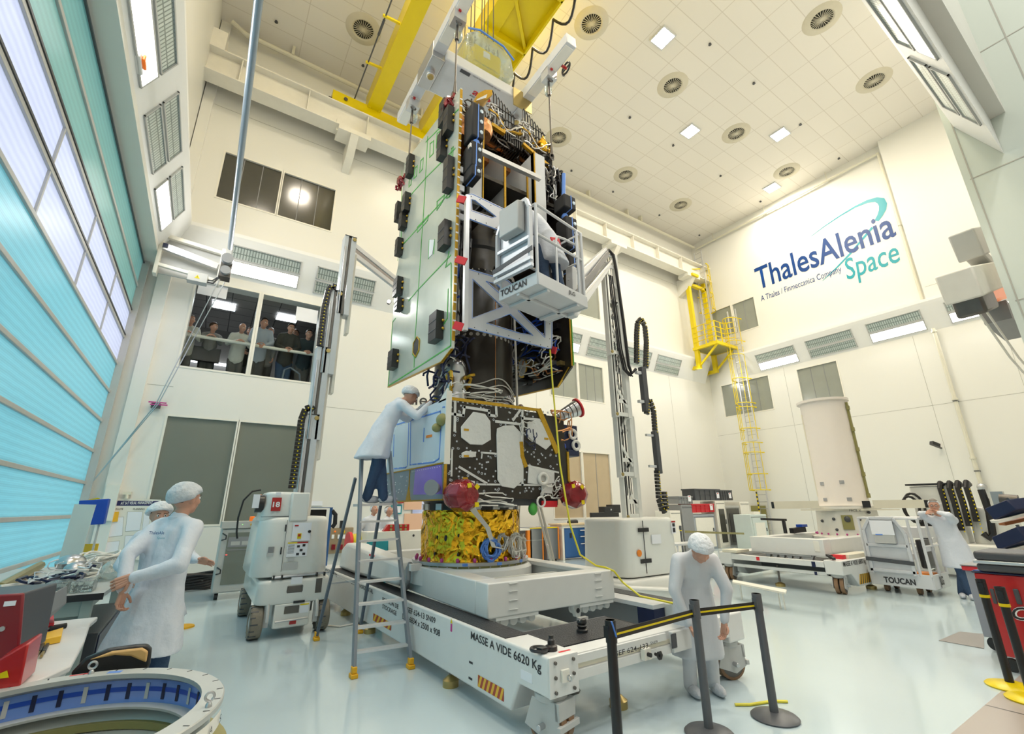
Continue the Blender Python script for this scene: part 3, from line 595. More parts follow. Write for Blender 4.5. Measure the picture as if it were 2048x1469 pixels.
A3 = P(1523, 603, x=XR); B3 = P(1686, 552, x=XR)
letters('A Thales / Finmeccanica Company', V((XR-.005, A3.y, A3.z)), V((0, B3.y-A3.y, 0)), V((0, 0, .30)), 'logo_blue', t, lift=.005, name='lettering')
SW = [(1622, 473, .02), (1650, 452, .035), (1680, 432, .05), (1710, 414, .08), (1735, 403, .14), (1752, 399.5, .20), (1762, 402, .27), (1766, 410, .27), (1765, 420, .25), (1760, 431, .2), (1753, 442, .16)]
SW2 = [(1745, 455, .10), (1728, 475, .09), (1700, 508, .08), (1672, 537, .06), (1645, 562, .02)]
for sw in (SW, SW2):
    pts = [P(a, b_, x=XR-.008) for a, b_, w_ in sw]; L_, R_ = [], []
    for i, q in enumerate(pts):
        d_ = (pts[min(i+1, len(pts)-1)]-pts[max(i-1, 0)]).normalized(); n_ = V((0, -d_.z, d_.y))*sw[i][2]/2; L_.append(q+n_); R_.append(q-n_)
    m_ = MB('logo_teal'); n = len(pts); m_.add(L_+R_, [(i, i+1, n+i+1, n+i) for i in range(n-1)]); part(m_, 'orbit_line', t, smooth=False)
# sign on the back wall, half hidden behind the worker on the ladder
O = P(812, 808, y=YB-.01); E_ = P(869, 808, y=YB-.01); t = thing('wall_sign', 'dark lettering on the back wall behind the man on the ladder', 'sign', (O.x, YB, O.z)); letters('ales', O, V((E_.x-O.x, 0, 0)), V((0, 0, .42)), 'black_ink', t)
# ================================================================ DOOR DRIVE, LEFT
t = thing('door_drive', 'grey door drive bracket with motor high at the left wall corner', 'motor', (-1.1, 12.45, 7.2))
b = MB('light_grey').box(-1.8, 12.62, 7.0, -.5, 12.66, 7.95).use('cream_white').beam((-1.75, 12.5, 7.95), (-.5, 12.5, 7.85), .1).beam((-1.75, 12.45, 7.15), (-.55, 12.45, 7.05), .08).box(-.56, 12.4, 6.95, -.48, 12.62, 7.95).box(-1.8, 12.4, 6.9, -1.72, 12.62, 8.05); part(b, 'bracket', t, bevel=.008)
part(MB('aluminium').beam((-1.7, 12.42, 7.62), (-.58, 12.42, 7.42), .10, .16).use('navy').box(-1.72, 12.34, 7.58, -1.62, 12.36, 7.68), 'guide_rail', t)
part(MB('dark_steel').box(-.52, 12.2, 7.1, -.28, 12.5, 7.62).use('mid_grey').cyl((-.4, 12.05, 7.55), (-.4, 12.45, 7.55), .13).cyl((-.4, 12.1, 7.25), (-.4, 12.2, 7.25), .11), 'motor', t)
b = MB('light_grey').box(-1.12, 12.2, 6.82, -.72, 12.42, 7.06); j = part(b, 'junction_box', t, bevel=.01)
part(MB('yellow_paint').prism([(-.98, 12.195, 6.90), (-.87, 12.195, 6.90), (-.925, 12.195, 6.99)], (0, .004, 0)).use('black_ink').box(-.93, 12.19, 6.92, -.92, 12.194, 6.96), 'warning_sign', j, smooth=False)
part(MB('dark_grey').tube([(-.72, 12.3, 6.9), (-.6, 12.3, 6.9), (-.52, 12.35, 7.1), (-.5, 12.3, 7.5)], .02, 6).tube([(-.72, 12.3, 6.95), (-.62, 12.25, 6.95), (-.54, 12.35, 7.1)], .015, 6), 'cable', t)
tag(MB('kit_grey').tube([(-.4, 12.2, 7.9), (-.4, .66, 7.9)], .055, 14).build('drive_shaft'), 'long grey tube running overhead from the door motor', 'pipe')
for dx in (0, .13): tag(MB('steel').tube([(-.50+dx, 12.3, 7.0), (-1.21+dx*.3, 12.8, 3.9), (-1.95, 12.9, 2.2)], .012, 5).build('door_chain'), 'thin hanging door chain slanting to the left jamb', 'chain', 'door chains')
t = thing('alarm_lamp', 'small white alarm lamp on the left wall between the door and the top ledge light', 'lamp', (-1.75, 6.3, 7.55)); q = P(272, 118, x=-1.78); part(MB('white_paint').box(-1.8, q.y-.18, q.z-.1, -1.7, q.y+.18, q.z+.1), 'housing', t, bevel=.02); part(MB('orange_glow').box(-1.7, q.y-.1, q.z-.05, -1.66, q.y+.1, q.z+.05), 'lens', t, bevel=.01)
# right door drive with the orange beacon, behind the pale wall edge
X0 = 11.25
def rq(px, py): return P(px, py, y=1.62)
t = thing('door_drive', 'door drive with an orange beacon poking out behind the pale right wall edge', 'motor', rq(1975, 560))
a_, b_ = rq(1915, 565), rq(2000, 540)
part(MB('cream_white').beam(rq(1917, 573), rq(2010, 545), .5, .55), 'bracket', t, bevel=.03)
part(MB('light_grey').beam(rq(1932, 492), rq(2010, 466), .4, .6).beam(rq(1940, 500), rq(2010, 570), .3, .25), 'arm', t, bevel=.03)
part(MB('dark_steel').beam(rq(1928, 590), rq(1955, 583), .4, .8), 'motor', t, bevel=.05)
part(MB('orange_glow').beam(rq(1958, 583), rq(1998, 573), .3, .62), 'beacon', t, bevel=.08, seg=3, label='orange beacon lens')
part(MB('steel').beam(rq(1957, 584), rq(2003, 573), .22, .72), 'beacon_frame', t, bevel=.03)
part(MB('mid_grey').beam(rq(1990, 625), rq(2030, 660), .4, .4).beam(rq(1990, 610), rq(2030, 640), .2, .2), 'louvre', t)
for dx in (0, 17): tag(MB('cable_white').tube([rq(1955+dx, 622), rq(2020+dx, 715), rq(2060+dx, 760)], .02, 5).build('door_chain'), 'thin pale rope hanging below the orange beacon', 'rope', 'ropes under the beacon')
# ================================================================ SATELLITE
GROW(1)
def cr(ox, oy, s): return lambda pts, **k: [P(ox+a/s, oy+b/s, **k) for a, b in pts]
K1 = cr(760, 720, 4.6545); K2 = cr(760, 420, 4.6545); K3 = cr(780, 140, 4.8975)
sat = thing('satellite', 'tall satellite with silver side panels and dark lower box, hanging from the lifting frame', 'satellite', (2.9, 5.35, 1.66))
X0, X1, Y0, Y1, Z0, Z1 = 2.07, 3.74, 4.40, 6.27, 1.69, 2.73
part(MB('carbon').box(X0+.02, Y0+.02, Z0, X1-.02, Y1, Z1-.03), 'service_module', sat)
fp = part(MB('carbon').prism([(X0+.01, Y0, Z0), (X1, Y0, Z0), (X1, Y0, 2.27), (3.42, Y0, Z1-.02), (X0+.01, Y0, Z1)], (0, .02, 0)), 'front_panel', sat)
d = MB('mli_white'); yy = Y0-.003
for pl in ([(865, 485), (975, 505), (1025, 575), (1030, 745), (950, 795), (835, 790), (752, 725), (750, 625)],
           [(1085, 640), (1150, 615), (1240, 610), (1310, 680), (1320, 750), (1320, 1130), (1245, 1200), (1130, 1180), (1090, 1120), (1080, 700)],
           [(1370, 590), (1450, 560), (1500, 580), (1560, 680), (1600, 780), (1540, 840), (1420, 760), (1368, 710)],
           [(1380, 990), (1620, 1050), (1620, 1150), (1500, 1170), (1370, 1150)], [(755, 870), (800, 848), (890, 860), (890, 905), (760, 915)],
           [(800, 1120), (880, 1130), (890, 1240), (810, 1230)], [(1500, 1165), (1600, 1160), (1600, 1250), (1500, 1240)]):
    d.prism(K1(pl, y=yy), (0, -.012, 0))
part(d, 'thermal_patch', fp, bevel=.006, label='white thermal patches on the dark front')
d = MB('mli_white')
for pl, w in (([(700, 380), (695, 660)], .03), ([(640, 500), (775, 520), (785, 440), (1015, 475), (1015, 515), (1075, 525)], .03), ([(1080, 575), (1300, 600)], .03), ([(1325, 440), (1240, 560)], .03),
              ([(1325, 440), (1325, 1165)], .03), ([(740, 1000), (990, 1150)], .025), ([(900, 1160), (1600, 1170)], .02), ([(1325, 545), (1500, 562)], .03), ([(945, 865), (1085, 875)], .02), ([(670, 840), (665, 1080)], .02), ([(1370, 985), (1660, 1050)], .02), ([(1080, 440), (1085, 520)], .03), ([(950, 870), (945, 915)], .015)):
    d.strip(K1(pl, y=yy-.003), w, (0, -1, 0), .006)
part(d, 'tape_line', fp, smooth=False)
d = MB('dot_grey'); r2 = random.Random(3)
def inpoly(p, q):
    c = False
    for i in range(len(q)):
        (ax, ay), (bx, by) = q[i], q[i-1]
        if (ay > p[1]) != (by > p[1]) and p[0] < (bx-ax)*(p[1]-ay)/(by-ay)+ax: c = not c
    return c
AV = [[(752, 485), (1030, 485), (1030, 795), (750, 795)], [(1080, 610), (1320, 610), (1320, 1200), (1080, 1200)], [(1370, 560), (1500, 560), (1620, 800), (1540, 860), (1368, 710)], [(1370, 985), (1625, 1045), (1625, 1180), (1370, 1180)], [(1500, 450), (1720, 450), (1720, 900), (1660, 870)]]
n = 0
while n < 150:
    a, b_ = r2.uniform(640, 1690), r2.uniform(390, 1260)
    if b_ < 365+(a-630)*.125 or any(inpoly((a, b_), q) for q in AV): continue
    q = K1([(a, b_)], y=yy-.002)[0]; n += 1
    if n % 3: s = .009; d.box(q.x-s, q.y, q.z-s, q.x+s, q.y+.004, q.z+s)
    else: d.lathe([(.008, 0), (.014, 0), (.014, .004), (.008, .004)], (q.x, q.y+.004, q.z), n=10, closed=True, ax='Y')
for k in range(24):
    a = 640+44*k; q = K1([(a, 375+(a-630)*.125)], y=yy-.002)[0]; d.box(q.x-.010, q.y, q.z-.012, q.x+.010, q.y+.004, q.z+.012)
d.use('gold_tape')
for a, b_ in ((805, 652), (805, 897), (850, 1170), (1500, 1142), (1550, 735), (795, 1105)): q = K1([(a, b_)], y=yy-.016)[0]; d.box(q.x-.03, q.y, q.z-.012, q.x+.03, q.y+.004, q.z+.012)
part(d, 'sticker', fp, smooth=False)['kind'] = 'stuff'
d = MB('gold_tape').strip(K1([(630, 358), (1480, 470)], y=yy), .035, (0, -1, 0), .02).strip(K1([(1480, 480), (1640, 850)], y=yy), .07, (0, -1, 0), .03).strip([(X1, yy, 2.25), (X1, yy, 1.8)], .03, (0, -1, 0), .02).strip([(X0, yy, 1.7), (X0, yy, 2.05)], .03, (0, -1, 0), .02)
d.strip(K1([(1310, 780), (1320, 900), (1350, 985)], y=yy), .05, (0, -1, 0), .03); part(d, 'gold_edge', fp, smooth=False)
# left side, light blue radiator above, grey below
sp = part(MB('panel_blue').box(X0-.012, Y0, 2.06, X0+.015, Y1, Z1+.02), 'radiator_panel', sat, label='pale blue mirror-like side panel')
d = MB('blue_tape')
for pl in ([(285, 565), (560, 480), (572, 540), (550, 920), (500, 955), (280, 978), (285, 565)], [(265, 570), (150, 605)], [(268, 570), (255, 985), (235, 1005), (120, 1015)], [(410, 640), (405, 760)], [(130, 700), (125, 900)], [(585, 440), (600, 440)]):
    d.strip(K1(pl, x=X0-.014), .016, (-1, 0, 0), .003)
d.use('orange_paint').strip(K1([(432, 718), (480, 708)], x=X0-.014), .03, (-1, 0, 0), .003); part(d, 'tape_line', sp, smooth=False)
d = MB('white_ink')
for k in range(12): y = Y0+.1+k*.16; d.sph((X0-.014, y, 2.10), .008, 6, 4).sph((X0-.014, y, 2.66), .008, 6, 4)
part(d, 'rivet', sp)['kind'] = 'stuff'
d = MB('kit_grey').box(X0-.01, Y0+.02, Z0, X0+.012, Y1, 2.045); q = part(d, 'lower_side_panel', sat)
d = MB('purple_film').prism(K1([(330, 1020), (575, 975), (580, 1250), (310, 1258)], x=X0-.012), (-.003, 0, 0)); part(d, 'protective_film', q, label='violet protective film', smooth=False)
d = MB('gold_tape').box(X0-.02, Y0, 2.045, X0, Y1, 2.06).box(X0-.018, 5.36, Z0, X0, 5.375, 2.045).prism([(X0-.02, 5.30, Z0), (X0-.02, 5.44, Z0), (X0-.02, 5.37, Z0+.16)], (.01, 0, 0)).box(X0-.02, Y0, Z0-.015, X0+.01, Y1, Z0)
d.use('white_ink'); r2 = random.Random(5)
for k in range(40): d.sph((X0-.012, r2.uniform(5.45, 6.2) if k < 26 else 4.45+.06*k-1.5, r2.uniform(1.75, 2.0) if k < 26 else 2.02), .007, 6, 4)
part(d, 'gold_seam', q)
part(MB('cream_white').box(X0-.02, Y0-.015, Z0+.35, X0+.045, Y0-.002, Z1+.10).prism([(X0-.012, 4.4, Z1), (X0-.012, 4.62, Z1), (X0-.012, 4.54, Z1+.05), (X0-.012, 4.4, Z1+.13)], (.02, 0, 0)), 'corner_post', sat)
# foot: black interface ring, brackets, cables
C0 = (2.905, 5.35)
d = MB('black_plastic').lathe([(.50, 1.57), (.60, 1.57), (.60, 1.66), (.62, 1.69), (.5, 1.69)], (*C0, 0), closed=True); d.use('aluminium')
for k in range(16): a = 2*pi*k/16; d.cb((C0[0]+.60*cos(a), C0[1]+.60*sin(a), 1.615), (.03, .09, .07), a)
d.use('dark_grey').box(2.3, 4.45, 1.62, 3.6, 4.6, 1.69).use('light_grey').box(2.36, 4.46, 1.60, 2.55, 4.7, 1.67).box(2.85, 4.5, 1.6, 3.0, 4.62, 1.68).use('red_tag').box(3.32, 4.4, 1.6, 3.55, 4.41, 1.67); part(d, 'interface_ring', sat)
def redpod(c, s, name='thruster_cover'):
    d = MB('deep_red_film'); d.lathe([(.0, -.16), (.11, -.16), (.165, -.05), (.16, .09), (.10, .16), (0, .16)], (0, 0, 0), n=8, ax='Y'); R_ = Matrix.Rotation(radians(18*s), 3, 'Z')
    d.v = [V(c)+R_@q for q in d.v]; o = part(d, name, sat, label='dark red film cover over a thruster', bevel=.015)
    y = MB('yellow_paint')
    for a, b_, r_ in ((-.06, .09, .2), (.05, .08, .8), (.05, -.09, .1)):
        ct = V(c)+R_@V((a, -.172, b_)); e = .022; u_ = V((cos(r_), 0, sin(r_))); w_ = V((-sin(r_), 0, cos(r_))); y.prism([ct-u_*e-w_*e, ct+u_*e-w_*e, ct+u_*e+w_*e, ct-u_*e+w_*e], (0, -.003, 0))
    part(y, 'warning_sticker', o, smooth=False); return o
redpod((2.17, 4.22, 1.72), 1); redpod((3.66, 4.24, 1.74), -1)
part(MB('mid_grey').cyl((2.02, 4.5, 1.80), (1.93, 4.42, 1.80), .05, .08), 'thruster_nozzle', sat)
# right hand equipment: black box with rings, horn
part(MB('navy').box(3.50, 4.46, 2.30, 3.98, 4.9, 2.62).box(3.78, 4.44, 2.22, 3.98, 4.9, 2.3), 'equipment_box', sat, bevel=.01)
b = MB('cable_white')
for x, z in ((3.88, 2.50), (3.93, 2.36)): b.lathe([(.055+.02*cos(a), .02*sin(a)) for a in [i*pi/4 for i in range(8)]], (x, 4.44, z), n=16, closed=True, ax='Y')
b.use('bright_blue').lathe([(.04+.015*cos(a), .015*sin(a)) for a in [i*pi/4 for i in range(8)]], (3.7, 4.44, 2.33), n=16, closed=True, ax='Y'); part(b, 'cable_ring', sat)
b = MB('steel'); p0, p1 = V((3.56, 4.5, 2.66)), V((3.93, 4.38, 2.84)); dd = (p1-p0)
for k in range(7): r_ = .035+.011*k; b.cyl(p0+dd*(k/7), p0+dd*((k+.8)/7), r_, r_+.008, n=18)
b.use('red_tag').cyl(p1, p1+dd.normalized()*.02, .13, .13, n=24).use('dark_grey').cyl(p1+dd.normalized()*.019, p1+dd.normalized()*.023, .11, .11, n=24); part(b, 'engine_nozzle', sat)
# central tube
ctr = part(MB('carbon').lathe([(.545, 2.7), (.545, 5.1), (.50, 5.35), (.50, 5.7)], (*C0, 0), n=56), 'central_tube', sat, label='dark carbon central tube')
b = MB('cable_white')
for k in range(14): a = -pi/2-.9+k*.16; b.lathe([(.0, 0), (.026, 0)], (0, 0, 0), n=10); n_ = 11; q0 = V((C0[0]+.547*cos(a), C0[1]+.547*sin(a), 3.78)); R_ = Matrix.Rotation(a+pi/2, 3, 'Z') @ Matrix.Rotation(pi/2, 3, 'X'); b.v[-20:] = [q0+R_@q for q in b.v[-20:]]
for z, am in ((3.05, .05), (2.98, .04), (2.86, .02), (2.83, .02)):
    b.tube([(C0[0]+.56*cos(a), C0[1]+.56*sin(a), z+am*sin(a*5+z*9)+ .10*max(0, sin((a+pi)*1.0))) for a in [-pi*.95+i*pi*.9/24 for i in range(25)]], .009, 5)
b.tube([(3.43, 5.1, 4.3), (3.44, 5.08, 3.5), (3.44, 5.06, 2.75)], .018, 6); b.use('copper').tube([(C0[0]+.02, C0[1]-.548, 2.75), (C0[0]+.02, C0[1]-.548, 4.4)], .006, 5); part(b, 'cable_loop', ctr)
b = MB('black_plastic').lathe([(.56, 4.62), (.60, 4.62), (.60, 4.72), (.56, 4.72)], (*C0, 0), closed=True).lathe([(.52, 5.05), (.585, 5.1), (.57, 5.2), (.51, 5.22)], (*C0, 0), closed=True); b.use('steel')
for k in range(44): a = 2*pi*k/44; b.sph((C0[0]+.605*cos(a), C0[1]+.605*sin(a), 4.70), .014, 6, 4).sph((C0[0]+.605*cos(a), C0[1]+.605*sin(a), 4.63), .010, 6, 4)
b.use('cream_white').lathe([(.50, 4.78), (.58, 4.74), (.59, 4.80), (.51, 4.86)], (*C0, 0), closed=True, n=20, a0=-pi/2, a1=-.2); part(b, 'clamp_ring', ctr)
# small propulsion unit and cable tangles on the deck
def wires(mb, m, lo, hi, n, r, seed, steps=7):
    rr = random.Random(seed); mb.use(m)
    for _ in range(n):
        p = V([rr.uniform(lo[i], hi[i]) for i in range(3)]); pts = [p]; dv = V([rr.uniform(-1, 1) for i in range(3)])
        for s in range(steps):
            dv = (dv+V([rr.uniform(-1, 1) for i in range(3)])*.8).normalized(); p = p+V([dv[i]*(hi[i]-lo[i])*.22 for i in range(3)]); p = V([min(max(p[i], lo[i]), hi[i]) for i in range(3)]); pts.append(p)
        mb.tube(pts, r, 5)
    return mb
b = MB('steel').cyl((2.33, 4.75, 2.78), (2.33, 4.75, 3.22), .13).sph((2.33, 4.75, 3.22), .13).cyl((2.33, 4.75, 2.75), (2.33, 4.75, 2.95), .16, .12); wires(b, 'navy', (2.12, 4.5, 2.76), (2.5, 5.0, 3.1), 16, .012, 1); wires(b, 'cable_white', (2.12, 4.42, 2.74), (2.9, 4.8, 2.95), 14, .007, 2); wires(b, 'gold_tape', (2.15, 4.5, 2.75), (2.45, 4.9, 3.1), 6, .02, 3)
part(b, 'propulsion_unit', sat)
part(wires(MB('cable_white'), 'cable_white', (2.2, 4.30, 1.62), (2.9, 4.42, 1.75), 8, .007, 11), 'cable_harness', sat); b = MB('cable_white'); wires(b, 'cable_white', (3.02, 4.3, 2.35), (3.22, 4.4, 2.58), 5, .006, 12); wires(b, 'navy', (3.05, 4.3, 2.25), (3.2, 4.38, 2.5), 6, .006, 13); part(b, 'cable_harness', sat)
part(wires(MB('cable_white'), 'cable_white', (3.3, 4.3, 1.7), (3.6, 4.4, 1.95), 9, .007, 14), 'cable_harness', sat); part(wires(MB('copper'), 'copper', (3.45, 4.3, 2.4), (3.75, 4.42, 2.75), 8, .008, 15), 'cable_harness', sat)
b = MB('cable_white').lathe([(.055+.012*cos(a), .012*sin(a)) for a in [i*pi/4 for i in range(8)]], (3.28, 4.36, 1.66), n=16, closed=True, ax='Y').lathe([(.06+.02*cos(a), .02*sin(a)) for a in [i*pi/4 for i in range(8)]], (3.32, 4.36, 1.92), n=16, closed=True, ax='Y').use('olive').sph((2.05, 4.48, 2.52), (.06, .09, .07)).sph((2.02, 4.55, 2.44), (.05, .06, .05)); part(b, 'cable_coil', sat)
# ---- upper body
XA, XB = 2.055, 3.92
lp_ = [(XA, 4.32, 3.40), (XA, 4.62, 3.20), (XA, 6.47, 3.31), (XA, 6.47, 5.2), (XA, 6.40, 5.35), (XA, 6.40, 5.75), (XA, 6.47, 5.9), (XA, 6.47, 7.42), (XA, 4.32, 7.02)]
lp_ = [(XA, 4.30, 3.30), (XA, 4.58, 3.22), (XA, 6.47, 3.34), (XA, 6.47, 5.2), (XA, 6.40, 5.35), (XA, 6.40, 5.75), (XA, 6.47, 5.9), (XA, 6.47, 7.42), (XA, 4.30, 7.05)]
lp = part(MB('panel_silver').prism(lp_, (.03, 0, 0)), 'side_panel', sat, label='silver green-taped side panel')
K4 = cr(650, 0, 2.9257); K5 = cr(650, 480, 2.9257)
d = MB('green_tape'); xx = XA-.003
for pl in ([(600, 800), (590, 1000), (575, 1260), (560, 1463)], [(760, 870), (590, 1040), (450, 1200)], [(745, 1110), (575, 1300), (430, 1460)], [(780, 640), (590, 830)], [(655, 780), (670, 770), (665, 860), (650, 865), (655, 780)], [(615, 840), (635, 825), (632, 900), (612, 920), (615, 840)], [(560, 940), (575, 925), (570, 990), (553, 1010), (560, 940)], [(525, 985), (540, 970), (535, 1030), (520, 1045), (525, 985)], [(495, 1020), (507, 1010), (503, 1080), (490, 1095), (495, 1020)],
           [(740, 870), (750, 860), (745, 930), (735, 935), (740, 870)], [(655, 1180), (700, 1140), (690, 1175), (655, 1230), (655, 1180)], [(540, 1330), (605, 1260), (600, 1290), (540, 1360), (540, 1330)], [(450, 1000), (445, 1400)], [(715, 1090), (735, 1080), (730, 1150), (712, 1160), (715, 1090)]):
    d.strip(K4(pl, x=xx), .018, (-1, 0, 0), .003)
for pl in ([(565, 0), (545, 300), (525, 600), (520, 745)], [(735, 90), (545, 290), (490, 355)], [(738, 140), (735, 620), (520, 760), (370, 855)], [(425, 120), (440, 30)], [(395, 480), (370, 850)], [(395, 480), (412, 460)], [(610, 0), (605, 110)], [(640, 0), (635, 80)], [(725, 70), (705, 160), (735, 135)], [(720, 290), (715, 460), (690, 500), (685, 560)], [(535, 570), (552, 580), (550, 640), (530, 690), (512, 670), (515, 610), (535, 570)]):
    d.strip(K5(pl, x=xx), .018, (-1, 0, 0), .003)
d.use('white_ink').prism(K5([(612, 0), (640, 0), (628, 85), (608, 105)], x=xx), (-.003, 0, 0)); part(d, 'tape_line', lp, smooth=False)
d = MB('black_plastic').prism(K5([(540, 570), (552, 590), (548, 640), (530, 680), (518, 660), (520, 610)], x=xx-.001), (-.004, 0, 0)); d.use('gold_tape').tube(K5([(538, 568), (553, 588), (549, 645), (530, 686), (515, 662), (518, 605)], x=xx-.004), .010, 5, closed=True); part(d, 'porthole', lp, smooth=False)
d = MB('gold_tape').strip([(XA+.01, 4.295, 3.4), (XA+.01, 4.295, 7.0)], .035, (0, -1, 0), .012).strip([(XA+.01, 4.33, 3.29), (XA+.01, 4.58, 3.21), (XA+.01, 6.45, 3.33)], .03, (0, 0, -1), .012)
d.use('white_ink')
for k in range(30): d.box(XA-.006, 4.286, 3.5+k*.115, XA+.03, 4.29, 3.52+k*.115)
part(d, 'gold_edge', lp, smooth=False)
rp = part(MB('carbon').prism([(XB, 4.45, 3.42), (XB, 4.75, 3.22), (XB, 6.45, 3.34), (XB, 6.45, 7.3), (XB, 4.45, 6.6)], (.03, 0, 0)), 'side_panel', sat, label='dark inner side of the right panel')
d = MB('gold_tape').strip([(XB+.01, 4.44, 3.45), (XB+.01, 4.44, 6.6)], .03, (0, -1, 0), .012).use('green_tape').strip([(XB+.028, 4.43, 3.45), (XB+.028, 4.43, 6.4)], .012, (0, -1, 0), .014).use('gold_tape').strip([(XB, 4.5, 3.42), (XB, 4.75, 3.21), (XB, 6.4, 3.33)], .03, (0, 0, -1), .012); part(d, 'gold_edge', rp, smooth=False)
d = MB('mli_white').lathe([(0, 0), (.10, 0), (.10, .01), (0, .01)], (XB-.19, 5.35, 3.62), n=24, ax='X', sx=1, sy=1.35).use('gold_tape').lathe([(.10, 0), (.12, 0), (.12, .015), (.10, .015)], (XB-.19, 5.35, 3.62), n=24, closed=True, ax='X', sy=1.35); part(d, 'sensor_opening', rp)
d = MB('black_plastic'); r2 = random.Random(9)
for k in range(46):
    y, z = r2.uniform(4.6, 6.2), r2.uniform(3.4, 5.2); s = r2.uniform(.03, .09); d.use(r2.choice(['black_plastic', 'dark_grey', 'black_plastic', 'brass', 'navy', 'steel'])).box(XB-r2.uniform(.05, .16), y-s, z-s*.7, XB, y+s, z+s*.7)
part(d, 'electronics_unit', rp)['kind'] = 'stuff'
d = MB('navy'); wires(d, 'bright_blue', (3.55, 4.6, 3.7), (3.88, 5.6, 4.2), 18, .010, 21); wires(d, 'cable_white', (3.6, 4.6, 3.4), (3.88, 5.4, 3.9), 16, .009, 22); wires(d, 'black_plastic', (3.5, 4.7, 3.4), (3.88, 5.9, 3.9), 14, .014, 23); wires(d, 'copper', (3.6, 4.6, 3.4), (3.9, 5.3, 3.7), 6, .011, 24); part(d, 'cable_harness', rp)
# inner dark platform and the wiring behind the front left edge
part(MB('carbon').box(2.1, 4.55, 6.0, 3.9, 6.3, 6.06).box(2.1, 6.25, 4.0, 3.9, 6.3, 7.0).box(2.1, 4.6, 5.35, 2.6, 6.2, 5.40).box(3.45, 4.7, 4.9, 3.9, 6.2, 4.95), 'inner_deck', sat)
d = MB('bright_blue'); wires(d, 'bright_blue', (2.10, 4.34, 3.95), (2.18, 4.5, 4.7), 14, .010, 31); wires(d, 'black_plastic', (2.10, 4.36, 3.6), (2.3, 4.7, 5.4), 26, .014, 32); wires(d, 'dark_steel', (2.1, 4.4, 5.6), (2.3, 4.6, 6.0), 8, .01, 33); wires(d, 'cable_white', (2.1, 4.33, 3.5), (2.16, 4.4, 5.6), 8, .006, 34); wires(d, 'navy', (2.1, 4.6, 3.0), (2.5, 5.2, 3.6), 14, .014, 35); wires(d, 'cable_white', (2.1, 4.6, 3.0), (2.3, 4.9, 3.5), 8, .008, 36)
for k in range(14): d.use('black_plastic' if k % 2 else 'dark_grey').box(2.09, 4.4, 3.7+k*.12, 2.2, 4.75, 3.78+k*.12)
for k in range(6): d.use('paper').box(2.09, 4.31, 5.0+k*.14, 2.16, 4.33, 5.08+k*.14)
part(d, 'cable_harness', lp)
# lattice frames in front
YF = 4.20
def lattice(K, rings, holes, nm):
    """plate given by outline with triangular holes: built as strips between outline and holes using a triangulated fill"""
    cu = bpy.data.curves.new('c', 'CURVE'); cu.dimensions = '2D'; cu.fill_mode = 'BOTH'; cu.extrude = .012; cu.bevel_depth = .003
    for pl in [rings]+holes:
        s = cu.splines.new('POLY'); q = K(pl, y=YF); s.points.add(len(q)-1); s.use_cyclic_u = True
        for i, v in enumerate(q): s.points[i].co = (v.x, v.z, 0, 1)
    t = bpy.data.objects.new('c', cu); COL.objects.link(t); bpy.context.view_layer.update()
    me = bpy.data.meshes.new_from_object(t.evaluated_get(bpy.context.evaluated_depsgraph_get())); bpy.data.objects.remove(t); bpy.data.curves.remove(cu)
    inv = wm(sat).inverted()
    for v in me.vertices: v.co = inv @ gq((v.co.x, YF-v.co.z, v.co.y))
    me.materials.clear(); me.materials.append(MT['sat_plate']); me.name = nm; o = bpy.data.objects.new(nm, me); COL.objects.link(o); o.parent = sat; WM[o.name] = wm(sat)
    b = MB('blue_tape')
    for pl in [rings]+holes: b.tube(K(pl, y=YF-.014), .006, 4, closed=True)
    b.use('dark_steel')
    q = K(rings, y=YF-.014)
    for i in range(len(q)):
        a, c = q[i], q[(i+1) % len(q)]; n = max(1, int((c-a).length/.16))
        for k in range(n): z_ = a+(c-a)*((k+.5)/n); cc = sum(q, V((0, 0, 0)))/len(q); z_ = z_+(cc-z_).normalized()*.035; b.sph(z_, .008, 6, 4)
    part(b, 'edge_tape', o); return o
lattice(K2, [(795, 545), (1000, 605), (1190, 660), (1330, 800), (1600, 1000), (1598, 1290), (1560, 1290), (800, 1095), (785, 1070), (785, 560)],
        [[(862, 645), (1140, 905), (857, 1010)], [(985, 665), (1080, 690), (1200, 800), (1170, 830)], [(990, 1055), (1210, 970), (1425, 1172), (1300, 1150)], [(1282, 935), (1330, 925), (1535, 1020), (1535, 1190)]], 'lattice_panel')
lattice(K3, [(750, 1225), (800, 1215), (1060, 1340), (1180, 1400), (1190, 1560), (1110, 1590), (760, 1455), (745, 1420)], [[(795, 1270), (830, 1280), (1040, 1440), (1000, 1450), (800, 1380)]], 'lattice_panel')
part(MB('aluminium').beam(P(934, 392, y=4.16), P(930, 662, y=4.16), .05), 'frame_rail', sat)
part(MB('aluminium').beam(P(938, 292, y=4.12), P(1080, 358, y=4.12), .06), 'cross_bar', sat)
for k, (pa, pb) in enumerate((((915, 398), (930, 400)), ((912, 518), (932, 524)), ((908, 650), (925, 655)), ((1104, 700), (1112, 702)))):
    a, c = P(*pa, y=4.2), P(*pb, y=4.12); part(MB('red_tag').beam(a, c, .02, .09), 'red_strap', sat)
